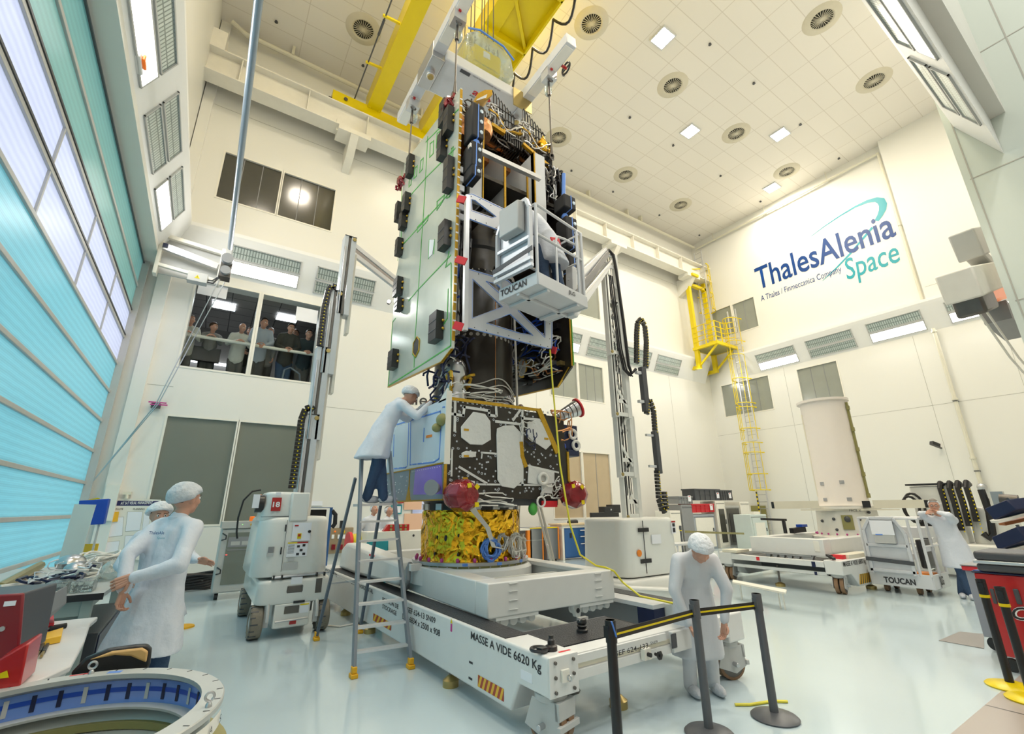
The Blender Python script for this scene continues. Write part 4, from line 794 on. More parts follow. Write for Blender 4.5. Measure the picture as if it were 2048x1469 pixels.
# white posts and shear panels of the tower
for a0, a1 in ((2.27, 2.47), (3.33, 3.53)):
    part(MB('white_metal').box(a0, 4.38, 5.42, a1, 4.46, 6.68).box(a0 if a0 > 3 else a1-.02, 4.38, 5.42, a1 if a0 < 3 else a0+.02, 5.2, 6.68).use('gold_tape').box((a1-.012) if a0 < 3 else a0-.004, 4.37, 5.42, a1+.004 if a0 < 3 else a0+.012, 4.39, 6.68), 'tower_post', sat)
for x in (2.92, 3.32):
    b = MB('white_metal').prism([(x, 4.55, 5.40), (x, 5.7, 5.40), (x, 5.7, 7.05), (x, 5.15, 7.0), (x, 4.55, 6.45)], (.025, 0, 0)); b.use('gold_tape').strip([(x, 4.545, 5.4), (x, 4.545, 6.45)], .03, (0, -1, 0), .02).strip([(x, 4.55, 6.45), (x, 5.15, 7.0)], .03, (0, -1, 1), .02).use('carbon').prism([(x-.004, 5.0, 5.6), (x-.004, 5.35, 5.55), (x-.004, 5.1, 5.95)], (.002, 0, 0)).prism([(x-.004, 4.7, 5.42), (x-.004, 5.0, 5.42), (x-.004, 4.8, 5.55)], (.002, 0, 0)); part(b, 'shear_panel', sat, smooth=False)
part(MB('copper').box(2.50, 5.0, 6.75, 3.8, 6.1, 6.95).box(2.75, 4.85, 6.95, 3.25, 5.6, 7.3).box(3.4, 4.85, 6.95, 3.85, 5.6, 7.25).box(2.15, 4.6, 6.62, 2.5, 5.4, 6.95).use('dark_steel').box(2.5, 4.9, 6.95, 3.8, 6.2, 7.0), 'antenna_deck', sat)
part(MB('copper').lathe([(0, .16), (.10, .14), (.17, .06), (.19, -.05), (.16, -.14), (0, -.16)], (2.50, 4.55, 6.80), n=24), 'fuel_tank', sat)
b = MB('gold_tape').prism(K3([(810, 340), (860, 230), (930, 195), (1000, 195), (1005, 240), (940, 290), (880, 290)], y=4.6), (0, .25, 0)).use('mli_white').prism(K3([(850, 290), (950, 240), (940, 275), (840, 305)], y=4.59), (0, -.01, 0)); part(b, 'foil_sheet', sat)
part(MB('gold_foil').prism(K3([(1470, 690), (1500, 640), (1540, 720), (1535, 790), (1490, 760)], y=4.6), (0, .3, 0)), 'foil_sheet', sat)
# hairpin antenna arrays
for (cx, cy_, n, z0, sgn) in ((2.82, 4.75, 8, 7.44, 1), (3.42, 4.75, 8, 7.42, 1)):
    b = MB('black_plastic')
    for k in range(n):
        x = cx-.02+k*.055; z = z0+.42-k*.035*1.1; y = cy_
        b.tube([(x, y, z0-.15), (x, y, z), (x+.022, y, z+.05), (x+.045, y, z), (x+.045, y, z0-.12)], .010, 5)
        b.tube([(x, y+.35, z0-.15), (x, y+.35, z), (x+.022, y+.35, z+.05), (x+.045, y+.35, z-.0), (x+.045, y+.35, z0-.12)], .010, 5)
        b.tube([(x, y+.17, z0-.1), (x+.02, y+.05, z0-.3), (x+.06, y-.02, z0-.45)], .016, 5)
    for z in (z0+.05, z0+.2): b.tube([(cx-.05, cy_-.01, z), (cx+.055*n, cy_-.01, z-.06)], .008, 5)
    b.use('dark_steel'); wires(b, 'dark_steel', (cx-.1, cy_-.1, z0-.5), (cx+.5, cy_+.3, z0-.1), 30, .014, 41+n); wires(b, 'aluminium', (cx-.1, cy_-.15, z0-.5), (cx+.45, cy_, z0+.1), 8, .011, 51+n); wires(b, 'gold_tape', (cx-.1, cy_-.1, z0-.35), (cx+.5, cy_+.1, z0-.05), 5, .018, 61+n)
    for k in range(14): b.use('black_plastic').box(cx-.05+k*.04, cy_-.1, z0-.42-.01*k, cx-.03+k*.04, cy_+.3, z0-.28)
    part(b, 'antenna_array', sat)
b = MB('gold_tape').beam((3.30, 4.62, 7.0), (3.85, 4.62, 6.8), .05).beam((2.6, 4.6, 7.05), (2.95, 4.6, 7.0), .06); part(b, 'gold_bar', sat)
b = MB('black_plastic'); wires(b, 'black_plastic', (3.55, 4.4, 5.9), (3.9, 4.8, 6.6), 34, .018, 71); wires(b, 'aluminium', (3.55, 4.38, 6.0), (3.8, 4.5, 6.6), 8, .008, 74); part(b, 'cable_harness', sat); b = MB('dark_steel'); wires(b, 'dark_steel', (2.1, 4.4, 6.9), (2.7, 4.8, 7.1), 16, .012, 72); wires(b, 'copper', (2.3, 4.5, 6.9), (2.6, 4.7, 7.05), 8, .01, 73); part(b, 'cable_harness', sat)
# foam guards
def foam(x0, x1, z0, z1, y=4.08, holes=3, lb=None):
    b = MB('foam_black').box(x0, y, z0, x1, y+.24, z1); o = part(b, 'foam_guard', sat, bevel=.02)
    h = MB('panel_blue')
    for k in range(holes): h.sph((x1-.045, y-.002, z0+(z1-z0)*(k+.6)/(holes+.2)), (.025, .012, .03), 10, 6)
    h.use('blue_tape').box(x1-.10, y-.004, z0, x1-.085, y, z1).box(x1-.10, y-.004, z0-.003, x1-.085, y+.24, z0) ; part(h, 'strap', o, smooth=False)
foam(2.13, 2.31, 6.12, 6.66); foam(2.13, 2.29, 5.66, 6.04, holes=2); foam(2.14, 2.28, 5.52, 5.68, holes=1)
foam(3.62, 3.84, 5.66, 5.88, holes=1); foam(3.64, 3.84, 5.02, 5.52, holes=3); foam(3.66, 3.84, 4.72, 4.93, holes=1)
b = MB('blue_tape').cyl((3.80, 4.3, 6.0), (3.83, 4.3, 6.45), .03).sph((2.22, 4.14, 6.07), (.05, .05, .05)).sph((3.72, 4.2, 5.58), (.05, .05, .06)); part(b, 'blue_wrap', sat)
for px, py, sy, sz in ((888, 228, .16, .42), (897, 243, .15, .42), (884, 293, .14, .42), (897, 350, .14, .5), (820, 333, .14, .4), (812, 407, .15, .34), (797, 425, .12, .36), (806, 442, .15, .30), (798, 495, .12, .3), (889, 472, .19, .36), (872, 655, .22, .36), (796, 575, .18, .30), (798, 610, .12, .2), (786, 720, .2, .28)):
    q = P(px, py, x=XA-.05); b = MB('black_plastic').box(XA-.10, q.y-sy/2, q.z-sz/2, XA-.005, q.y+sy/2, q.z+sz/2)
    b.use('dark_grey')
    for k in range(1, 3): b.box(XA-.104, q.y-sy/2, q.z-sz/2+sz*k/3-.006, XA-.1, q.y+sy/2, q.z-sz/2+sz*k/3+.006)
    b.use('gold_tape').sph((XA-.02, q.y-sy/2-.02, q.z+.05), .018, 6, 4).sph((XA-.02, q.y-sy/2-.02, q.z-.05), .018, 6, 4)
    part(b, 'connector_cover', sat, bevel=.012)
for px, py in ((800, 362), (895, 205)): q = P(px, py, x=XA-.05); part(wires(MB('deep_red_film').sph(q, (.06, .09, .09), 8, 5), 'deep_red_film', q-V((.06, .1, .12)), q+V((.05, .1, .1)), 6, .02, 81), 'lifting_bracket', sat)
# small work light taped to the left edge
q = P(779, 604, x=XA-.05); emit('work_glow', (1, .8, .6), 6); part(MB('dark_grey').cyl(q+V((0, .05, 0)), q, .03).use('work_glow').cyl(q, q+V((-.02, -.01, 0)), .028), 'work_light', sat)
# ================================================================ ADAPTER UNDER THE SATELLITE
ad_ = thing('payload_adapter', 'gold foil wrapped cylinder carrying the satellite on the trolley frame', 'adapter', (*C0, .80))
part(MB('white_paint').lathe([(.50, .78), (.76, .78), (.76, .93), (.72, .96), (.5, .96)], (*C0, 0), closed=True, n=64), 'base_dome', ad_)
b = MB('steel').lathe([(.5, .985), (.715, .985), (.715, 1.02), (.5, 1.02)], (*C0, 0), closed=True, n=64).use('olive').lathe([(.5, .96), (.69, .96), (.69, .986), (.5, .986)], (*C0, 0), closed=True, n=64); b.use('steel')
for k in range(36): a = 2*pi*k/36; b.cyl((C0[0]+.69*cos(a), C0[1]+.69*sin(a), .972), (C0[0]+.70*cos(a), C0[1]+.70*sin(a), .972), .008, n=6)
b.use('blue_tape')
for a in (-2.15, -1.6, -1.1): b.cb((C0[0]+.716*cos(a), C0[1]+.716*sin(a), 1.003), (.003, .06, .03), a)
part(b, 'flange', ad_)
b = MB('magenta')
for k in range(22): a = 2*pi*k/22; b.sph((C0[0]+.665*cos(a), C0[1]+.665*sin(a), 1.04), (.022, .022, .026), 8, 5)
part(b, 'flange_nut', ad_)['kind'] = 'stuff'
# crumpled foil skin
r2 = random.Random(4); N, M_ = 150, 26; vs = []; fs = []
for j in range(M_+1):
    for i in range(N):
        a = 2*pi*i/N; z = 1.02+.555*j/M_; p = V((cos(a)*2.2, sin(a)*2.2, z*3+a*.6))
        r_ = .612+.030*(abs(noise.noise(p*1.6))+.6*abs(noise.noise(p*3.7))-.5)*(1 if 0 < j < M_ else .3)-(.0 if j < M_ else .01); vs.append((C0[0]+r_*cos(a), C0[1]+r_*sin(a), z))
for j in range(M_):
    for i in range(N): fs.append((j*N+i, j*N+(i+1) % N, (j+1)*N+(i+1) % N, (j+1)*N+i))
b = MB('gold_foil'); b.add(vs, fs); g = part(b, 'foil_blanket', ad_, smooth=24)
b = MB('black_ink')
for a, z, s in ((-2.55, 1.27, .035), (-2.3, 1.30, .02), (-2.75, 1.28, .02), (-2.3, 1.10, .02), (-2.8, 1.1, .02), (-1.55, 1.1, .03), (-1.25, 1.24, .035)): R_ = Matrix.Rotation(a, 3, 'Z'); b.sph((C0[0]+.615*cos(a), C0[1]+.615*sin(a), z), (.012, s*.6, s), 10, 6, rot=R_)
b.use('black_plastic').strip([(C0[0]+.62*cos(-.75), C0[1]+.62*sin(-.75), 1.57), (C0[0]+.62*cos(-.72), C0[1]+.62*sin(-.72), 1.25)], .025, (cos(-.75), sin(-.75), 0)); part(b, 'vent_hole', g)
def coil(name, lb, c, R, m, n, r, a):
    b = MB(m); rr = random.Random(n)
    u_ = V((-sin(a), cos(a), 0)); w_ = V((cos(a), sin(a), 0))
    for k in range(n):
        R1, R2 = R*rr.uniform(.45, 1), R*rr.uniform(.55, 1.15); ph = rr.uniform(-.02, .02); b.tube([V(c)+u_*R1*cos(t)+V((0, 0, R2*sin(t)-.3*(R2-R)))+w_*(ph+.02*sin(3*t+k)) for t in [i*pi/9 for i in range(18)]], r, 5, closed=True)
    return tag(b.build(name), lb, 'cable')
coil('cable_coil', 'coiled white cable with blue ties hanging on the gold foil', (C0[0]+.67*cos(-1.17), C0[1]+.67*sin(-1.17), 1.18), .12, 'cable_white', 16, .009, -1.17)
coil('cable_coil', 'coiled white cable at the right edge of the gold foil', (C0[0]+.67*cos(-.92), C0[1]+.67*sin(-.92), 1.16), .12, 'cable_white', 12, .009, -.92)
coil('cable_coil', 'bagged blue cable coil on the gold foil', (C0[0]+.67*cos(-1.72), C0[1]+.67*sin(-1.72), 1.15), .12, 'blue_tape', 14, .010, -1.72)
coil('cable_coil', 'grey thin cable bundle in the middle of the gold foil', (C0[0]+.67*cos(-1.5), C0[1]+.67*sin(-1.5), 1.22), .09, 'light_grey', 12, .006, -1.5)
b = MB('cable_white')
for k in range(5): b.tube([(2.28+.02*k, 4.30, 1.62), (2.45+.015*k, 4.48, 1.55), (2.72+.012*k, 4.66, 1.38), (2.80+.01*k, 4.66, 1.18), (2.95, 4.64, 1.15), (3.02, 4.66, 1.28)], .007, 5)
tag(b.build('cable_bundle'), 'white cable bundle drooping from the left red cover over the gold foil', 'cable')

GROW(0)
# ================================================================ TRANSPORT TROLLEY (real size, metres)
TY = .024; tx0, ty0 = 2.205, 2.90
tr = thing('transport_trolley', 'long white wheeled trolley under the satellite with MASSE A VIDE lettering', 'trolley', (tx0, ty0, 0), TY)
def tl(px, py):  # pixel -> local y,z on the left side plane
    x = tx0
    for _ in range(5): q = P(px, py, x=x); x = tx0-math.tan(TY)*(q.y-ty0)
    return V((0, (q.y-ty0)/cos(TY), q.z))
L = dict(local=True)
ZT, ZB, ZN = .588, .13, .335
def sidebeam(x0, x1, nm='side_beam'):
    pr = [(0, ZT), (0, ZN), (.36, ZN), (.47, ZB), (6.2, ZB), (6.33, ZN), (6.83, ZN), (6.83, ZT)]
    return part(MB('white_paint').prism([V((x0, a, b_)) for a, b_ in pr], (x1-x0, 0, 0)), nm, tr, bevel=.018, seg=3, **L)
sb = sidebeam(0, .27); sb2 = sidebeam(2.23, 2.50)
part(MB('tread_black').box(.03, .58, ZT, .25, 6.1, ZT+.006).box(2.25, .58, ZT, 2.47, 6.1, ZT+.006), 'tread_plate', tr, bevel=0, **L)
b = MB('white_paint').box(-.0, -.012, ZN+.002, .27, 0, ZT-.002); b.use('dark_steel')
for x in (.05, .22):
    for z in (.37, .46, .55): b.cyl((x, -.012, z), (x, -.028, z), .012, n=10)
b.use('cream_white').box(.10, -.03, .42, .17, -.012, .50).use('steel').lathe([(.018+.006*cos(a), .006*sin(a)) for a in [i*pi/3 for i in range(6)]], (.15, -.05, .45), n=12, closed=True, ax='X'); part(b, 'end_plate', tr, bevel=.003, **L)
# cross beams
def cross(y, nm):
    part(MB('white_paint').box(.27, y, .40, 2.23, y+.16, ZT-.02).use('cream_paint').box(.27, y-.004, .47, 1.4, y, .505).use('white_paint').box(.27, y-.02, .40, 1.35, y, .465).box(.27, y-.02, .505, 1.3, y, .56), nm, tr, bevel=.006, **L)
cross(.02, 'cross_beam'); cross(6.6, 'cross_beam')
part(MB('tread_black').box(.27, .20, .545, 1.32, .72, .57), 'deck_plate', tr, **L); part(MB('mid_grey').box(.27, .72, .50, 1.3, .73, .57).box(1.3, .2, .5, 1.31, .73, .57), 'deck_edge', tr, **L)
b = MB('white_paint').prism([(1.36, -.02, .40), (1.36, -.02, .56), (1.8, -.02, .56), (2.0, -.02, .50), (2.2, -.02, .50), (2.2, -.02, .40)], (0, .10, 0)).use('dark_grey').box(1.33, -.03, .44, 1.40, -.02, .55); part(b, 'coupling', tr, bevel=.006, **L)
b = MB('cream_white').box(.95, -.05, .42, 1.03, -.01, .50).use('black_plastic').cyl((.99, -.05, .46), (.99, -.08, .46), .016).cyl((1.1, -.03, .44), (1.1, -.09, .44), .012).lathe([(.0, 0), (.03, .005), (.035, .02), (0, .02)], (1.1, -.06, .44), n=6, ax='Y'); part(b, 'pull_pin', tr, **L)
# hand crank on the corner and black knob on the deck
b = MB('black_plastic').lathe([(.03+.0*1, 0), (.045, 0), (.045, .03), (.028, .04), (.028, .07), (.02, .08), (.02, .1)], (.13, .12, ZT), n=20).beam((.10, .12, ZT+.02), (.0, .10, ZT+.03), .05, .02).lathe([(.06+.012*cos(a), .012*sin(a)) for a in [i*pi/3 for i in range(6)]], (.03, .14, ZT+.02), n=16, closed=True); b.use('red_tag').box(.14, .04, ZT, .25, .06, ZT+.002); part(b, 'crank', tr, **L)
b = MB('black_plastic').lathe([(.05, 0), (.05, .02), (.035, .03), (.045, .05), (.035, .06), (.045, .075), (.04, .10), (.02, .11)], (.72, .42, .57), n=20).use('steel').box(.68, .40, .66, .78, .44, .685); part(b, 'knob', tr, **L)
# jacks and casters
def jack(x, y, lab=None):
    b = MB('dark_steel').cyl((x, y, .09), (x, y, .2), .016).use('brass').lathe([(.075, 0), (.075, .055), (.065, .06), (.03, .09), (0, .1)], (x, y, 0), n=28); part(b, 'jack_foot', tr, **L)
for x, y in ((.06, 1.55), (.98, .30), (2.36, 1.55), (.10, 5.2), (2.36, 5.2), (.06, 3.9)): jack(x, y)
def caster(o_, x, y, rz, nm='caster'):
    R_ = Matrix.Rotation(rz, 3, 'Z'); b = MB('light_grey').lathe([(.0, .33), (.12, .33), (.12, .29), (.09, .27), (0, .27)], (0, 0, 0), n=20).prism([(-.10, -.12, .30), (-.10, .10, .30), (-.10, .17, .12), (-.10, -.02, .06), (-.10, -.14, .12)], (.012, 0, 0)).prism([(.088, -.12, .30), (.088, .10, .30), (.088, .17, .12), (.088, -.02, .06), (.088, -.14, .12)], (.012, 0, 0)).box(-.10, -.14, .19, .10, -.10, .30).box(-.12, -.16, .13, .12, -.13, .17)
    b.use('steel').cyl((-.16, 0, .145), (.16, 0, .145), .02); b.v = [R_@q+V((x, y, 0)) for q in b.v]; c = part(b, nm, o_, bevel=.004, **L)
    w_ = MB('dark_steel')
    for s in (-.045, .045): w_.lathe([(.03, -.032), (.12, -.034), (.12, .034), (.03, .034)], (s, 0, .145), n=32, closed=True, ax='X'); w_.use('copper' if 0 else 'brown_tread').lathe([(.12, -.036), (.145, -.03), (.145, .03), (.12, .036)], (s, 0, .145), n=32, closed=True, ax='X').use('dark_steel')
    w_.v = [R_@q+V((x, y, 0)) for q in w_.v]; part(w_, 'wheel', c, **L)

for x, y, r_ in ((.13, .14, .25), (2.36, .14, 1.2), (.13, 6.68, .5), (2.36, 6.68, .3)): caster(tr, x, y, r_)
# lettering on the long side: text runs towards the camera (-y)
def side_text(s, p0, p1, h, m='black_ink', **k):
    a, c = tl(*p0), tl(*p1); M = wm(tr); return letters(s, M@V((-.001, a.y, a.z)), (M.to_3x3()@V((0, c.y-a.y, c.z-a.z))), V((0, 0, h)), m, tr, lift=.002, **k)
side_text('MASSE A VIDE 6620 Kg', (942, 1278), (1083, 1345), .062, bold=.012)
side_text('SEF 624-13 SN09', (815, 1225), (871, 1248), .055, bold=.01)
side_text('DIM 6834 x 2500 x 908', (805, 1238), (880, 1274), .058, bold=.01)
side_text('POSITION DE', (765, 1203), (797, 1219), .05, bold=.01); side_text('STOCKAGE', (765, 1217), (793, 1232), .05, bold=.01)
side_text('CHARIOT HORIZONTAL', (702, 1168), (746, 1188), .05, bold=.01); side_text('CAPACITE 6000 Kg', (648, 1141), (674, 1153), .05, bold=.01)
def hazard(pl, n, obj, X=-.002, cols=('haz_red', 'haz_yellow')):
    (a, c, d_, e) = [tl(*q) for q in pl]; b = MB(cols[0])
    for k in range(n*2):
        b.use(cols[k % 2]); t0_, t1_ = k/(n*2), (k+1)/(n*2); sk = .0
        def pt(t, s): return (V((X, 0, 0)) + (a+(c-a)*t)*(1-s)+(e+(d_-e)*t)*s)
        b.add([pt(t0_, 0), pt(t1_, 0), pt(t1_-.06 if k else t1_-.05, 1) if 0 else pt(t1_, 1), pt(t0_, 1)], [(0, 1, 2, 3)])
    return b

def hazard2(a, c, h, n, X=-.002):
    """parallelogram stripes between local points a (top start) and c (top end), height h down"""
    b = MB('haz_red'); Lh = (c-a).length; u_ = (c-a)/Lh; st = Lh/n/2
    for k in range(-2, n*2+1):
        b.use('haz_red' if k % 2 else 'haz_yellow'); s0, s1 = k*st, (k+1)*st
        poly_ = [(s0+st*1.2, 0), (s1+st*1.2, 0), (s1, -h), (s0, -h)]; poly_ = [(min(max(x, 0), Lh), z) for x, z in poly_]
        if abs(poly_[0][0]-poly_[1][0])+abs(poly_[2][0]-poly_[3][0]) < 1e-4: continue
        b.add([V((X, 0, 0))+a+u_*x+V((0, 0, z)) for x, z in poly_], [(0, 1, 2, 3)])
    return b
a_, c_ = tl(956, 1350), tl(1008, 1383); part(hazard2(a_, V((0, c_.y, a_.z)), .085, 6), 'hazard_stripes', tr, smooth=False, **L)
a_, c_ = tl(747, 1227), tl(783, 1250); part(hazard2(a_, V((0, c_.y, a_.z)), .085, 5), 'hazard_stripes', tr, smooth=False, **L)
b = MB('black_ink')
for px, py in ((942, 1326), (941, 1358)): q = tl(px, py); b.box(-.003, q.y-.03, q.z-.008, 0, q.y+.03, q.z+.008)
b.use('paper'); q = tl(1053, 1352); b.box(-.003, q.y-.07, q.z-.035, 0, q.y+.07, q.z+.025); q = tl(903, 1252); b.use('yellow_paint').prism([(-.003, q.y-.02, q.z+.02), (-.003, q.y+.02, q.z+.02), (-.003, q.y, q.z+.06)], (.002, 0, 0)).use('magenta').box(-.003, q.y-.015, q.z-.05, 0, q.y+.015, q.z+.015)
part(b, 'label_plate', tr, smooth=False, **L)
letters('SEF 624-133', (2.83, 2.873, .505), (.38, .01, 0), (0, 0, .036), 'black_ink', tr, lift=.004, bold=.006); letters('SN09', (3.24, 2.883, .52), (.09, .002, 0), (0, 0, .022), 'black_ink', tr, lift=.004)
# inner right rail with the dark post, plus sloping bracket
part(MB('white_metal').box(2.03, .72, .54, 2.23, 6.2, .585).use('mid_grey').box(2.14, .75, .14, 2.17, 6.1, .54).use('navy').box(2.04, .72, .25, 2.22, .95, .54), 'inner_rail', tr, bevel=.004, **L)
part(MB('white_paint').prism([(1.35, .02, .55), (1.95, .30, .55), (2.23, .30, .45), (2.23, .02, .40), (1.5, .02, .40)], (0, .1, 0)), 'gusset', tr, bevel=.01, **L)
tag(MB('clear_film').lathe([(.0, .10), (.05, .09), (.11, .04), (.13, 0)], (3.05, 3.75, .0), n=10).build('plastic_bag'), 'crumpled clear plastic bag on the floor under the trolley', 'bag')
# ================================================================ SUPPORT FRAME ON THE TROLLEY
sf = thing('support_frame', 'white tilting frame lying on the trolley under the gold cylinder', 'frame', (3.2, 5.9, .6))
fx0, fx1, fy0, fy1, z0_, z1_ = 2.40, 4.07, 4.07, 8.2, .60, .908
part(MB('white_paint').box(fx0, fy0, z0_, fx1, fy0+.24, z1_), 'front_beam', sf, bevel=.014, seg=3)
part(MB('white_paint').box(fx0, fy0+.24, z0_, fx0+.24, fy1, z1_), 'side_beam', sf, bevel=.014, seg=3); part(MB('white_paint').box(fx1-.22, fy0+.24, z1_-.05, fx1, fy1, z1_).box(fx1-.16, fy0+.24, z0_, fx1-.06, fy1, z1_-.05), 'side_beam', sf, bevel=.01)
part(MB('white_paint').box(fx0+.24, fy1-.24, z0_, fx1-.22, fy1, z1_), 'rear_beam', sf, bevel=.014, seg=3)
part(MB('cream_white').box(fx0+.24, fy0+.75, .72, fx1-.22, fy0+.80, .83).box(fx0+.24, fy0+.80, .68, fx1-.22, fy1-.24, .72), 'inner_plate', sf)
for x in (fx0+.24, fx1-.30):
    for z in (.66, .74, .82, .89): part(MB('white_paint').box(x, fy0-.014, z-.006, x+.10, fy0, z), 'rib', sf)
for x in (fx0+.1, fx1-.52):
    b = MB('white_paint').box(x, fy0+.01, z0_-.03, x+.5, fy0+.24, z0_)
    for k in range(5): b.lathe([(0, -.05), (.05-.003*k, -.05), (.05-.003*k, .05), (0, .05)], (x+.03+.11*k, fy0+.13, z0_-.06), n=14, ax='Y')
    b.prism([(x-.04, fy0+.08, z0_), (x+.10, fy0+.08, z0_), (x+.06, fy0+.08, z0_-.13), (x, fy0+.08, z0_-.13)], (0, .05, 0)).use('black_ink').cyl((x+.03, fy0+.077, z0_-.07), (x+.03, fy0+.08, z0_-.07), .025); part(b, 'hinge_bracket', sf, bevel=.004)
# rounded tilt arm on the left with its hook, grey box behind
pr = [(0, .60), (.1, .93), (.35, 1.03), (.7, 1.03), (3.0, .93), (3.05, .86), (3.05, .72), (2.9, .66), (.9, .60)]
part(MB('white_paint').prism([V((2.22, 9.0-a, z)) for a, z in pr], (.30, 0, 0)), 'tilt_arm', sf, bevel=.05, seg=3)
part(MB('mid_grey').tube([(2.34, 5.9, .93), (2.30, 5.86, .88), (2.29, 5.82, .76), (2.30, 5.9, .66), (2.36, 6.1, .62)], .035, 8).use('white_paint').box(2.28, 5.72, .86, 2.42, 5.80, .94), 'hook', sf, bevel=.004); part(MB('red_tag').box(2.215, 7.0, .93, 2.22, 7.25, .955), 'red_label', sf, smooth=False)
t = thing('equipment_chest', 'long pale grey chest behind the step ladder', 'chest', (3.6, 10.1, 0)); part(MB('cream_white').box(3.0, 10.0, .60, 4.75, 10.5, 1.13).use('black_ink').cyl((4.0, 9.999, 1.03), (4.0, 9.99, 1.03), .025), 'body', t, bevel=.02); part(MB('light_grey').box(3.0, 10.02, 0, 4.75, 10.5, .60), 'base', t)
tag(MB('teal').box(2.98, 9.80, .72, 3.38, 9.98, .96).box(2.98, 9.8, .0, 3.0, 9.98, .72).box(3.36, 9.8, 0, 3.38, 9.98, .72).build('storage_bin', bevel=.01), 'turquoise bin standing in front of the pale chest', 'bin')
q = P(787, 1060, y=10.1); t = thing('socket_box', 'red box with round connectors on top of the pale chest', 'box', (q.x, 10.1, 1.13)); part(MB('red_paint').prism([(q.x-.22, 10.1, 1.13), (q.x+.36, 10.1, 1.13), (q.x+.36, 10.1, 1.27), (q.x-.12, 10.1, 1.27)], (0, .14, 0)), 'case', t, bevel=.01)
b = MB('olive')
for k in range(4):
    for j in range(2): b.cyl((q.x-.06+.11*k, 10.098, 1.165+.07*j), (q.x-.06+.11*k, 10.085, 1.165+.07*j), .026, n=14)
part(b, 'socket', t)
# ================================================================ STEP LADDER
def steps(name, lb, F1, F2, R1, R2, T1, T2, n, mf='aluminium', mr='slate', shoe=True, plat=True, zt=2.3):
    t = thing(name, lb, 'ladder', ((F1[0]+R2[0])/2, (F1[1]+R2[1])/2, 0)); F1, F2, R1, R2, T1, T2 = map(V, (F1, F2, R1, R2, T1, T2))
    for a, c in ((F1, T1), (F2, T2)): part(MB(mf).beam(a+V((0, 0, .04)), c, .035, .07, up=(0, 1, 0)), 'rail', t, bevel=.004)
    k = .72; A_ = T1+(F1-T1)*(1-k)*1.0; 
    for a, c in ((R1, T1), (R2, T2)): part(MB(mr).beam(a+V((0, 0, .04)), a+(c-a)*.86, .03, .055, up=(0, 1, 0)), 'rear_leg', t, bevel=.004)
    for i in range(n):
        f = (i+1)/(n+1)*(.72 if plat else .78); a, c = F1+(T1-F1)*f, F2+(T2-F2)*f; part(MB('aluminium').beam(a, c, .085, .022), 'step', t)
    if plat: a, c = F1+(T1-F1)*.72, F2+(T2-F2)*.72; part(MB('aluminium').prism([a, c, c+V((0, .30, 0)), a+V((0, .30, 0))], (0, 0, -.03)), 'platform', t)
    part(MB('steel').beam(R1+(T1-R1)*.3, R2+(T2-R2)*.3, .02).beam(F1+(T1-F1)*.35, R1+(T1-R1)*.35, .006), 'brace', t)
    if shoe:
        for a in (F1, F2, R1, R2): part(MB('yellow_shoe').prism([a+V((-.035, -.05, 0)), a+V((.035, -.05, 0)), a+V((.035, .05, 0)), a+V((-.035, .05, 0))], (0, 0, .04)).box(a.x-.025, a.y-.035, .04, a.x+.025, a.y+.035, .10), 'shoe', t, bevel=.008)
    return t
mat('yellow_shoe', (.80, .42, .01), .5)
steps('step_ladder', 'tall grey step ladder with yellow feet that a man in white stands on', (1.53, 5.20, 0), (2.10, 5.14, 0), (1.50, 6.84, 0), (2.06, 6.87, 0), (1.62, 5.95, 2.30), (1.98, 5.95, 2.32), 7, mf='ladder_grey')
# white hose from the lift to the trolley, yellow cord
tag(MB('cable_white').tube([P(x, y, z=.012) for x, y in ((655, 1252), (680, 1254), (700, 1250), (735, 1242))], .012, 8).build('air_hose'), 'thin white hose on the floor by the ladder foot', 'hose')
b = MB('yellow_cable').tube([P(1100, 700, y=4.45), P(1106, 780, y=4.45), P(1120, 930, y=4.45), P(1140, 1050, y=4.3), P(1160, 1110, y=4.3), P(1192, 1132, z=.93), P(1212, 1136, z=.92), P(1228, 1143, z=.90), P(1245, 1165, z=.78), P(1280, 1193, z=.66), P(1340, 1206, z=.60), P(1370, 1210, z=.59)], .011, 8)
tag(b.build('hanging_rope'), 'yellow cord hanging down the satellite front and over the trolley', 'cord')
tag(MB('yellow_cable').tube([P(x, y, z=.012) for x, y in ((1385, 1362), (1378, 1372), (1385, 1385), (1400, 1392))], .010, 6).tube([P(x, y, z=.012) for x, y in ((1470, 1410), (1500, 1410), (1545, 1403), (1575, 1404))], .012, 6).build('yellow_rope'), 'yellow rope end on the floor behind the grey stanchion', 'rope')
tag(MB('green_glow' if 0 else 'green_tape').sph((3.55, 4.9, 1.58), (.06, .06, .08)).build('green_tie'), 'bunch of green ties hanging under the satellite right side', 'tie')
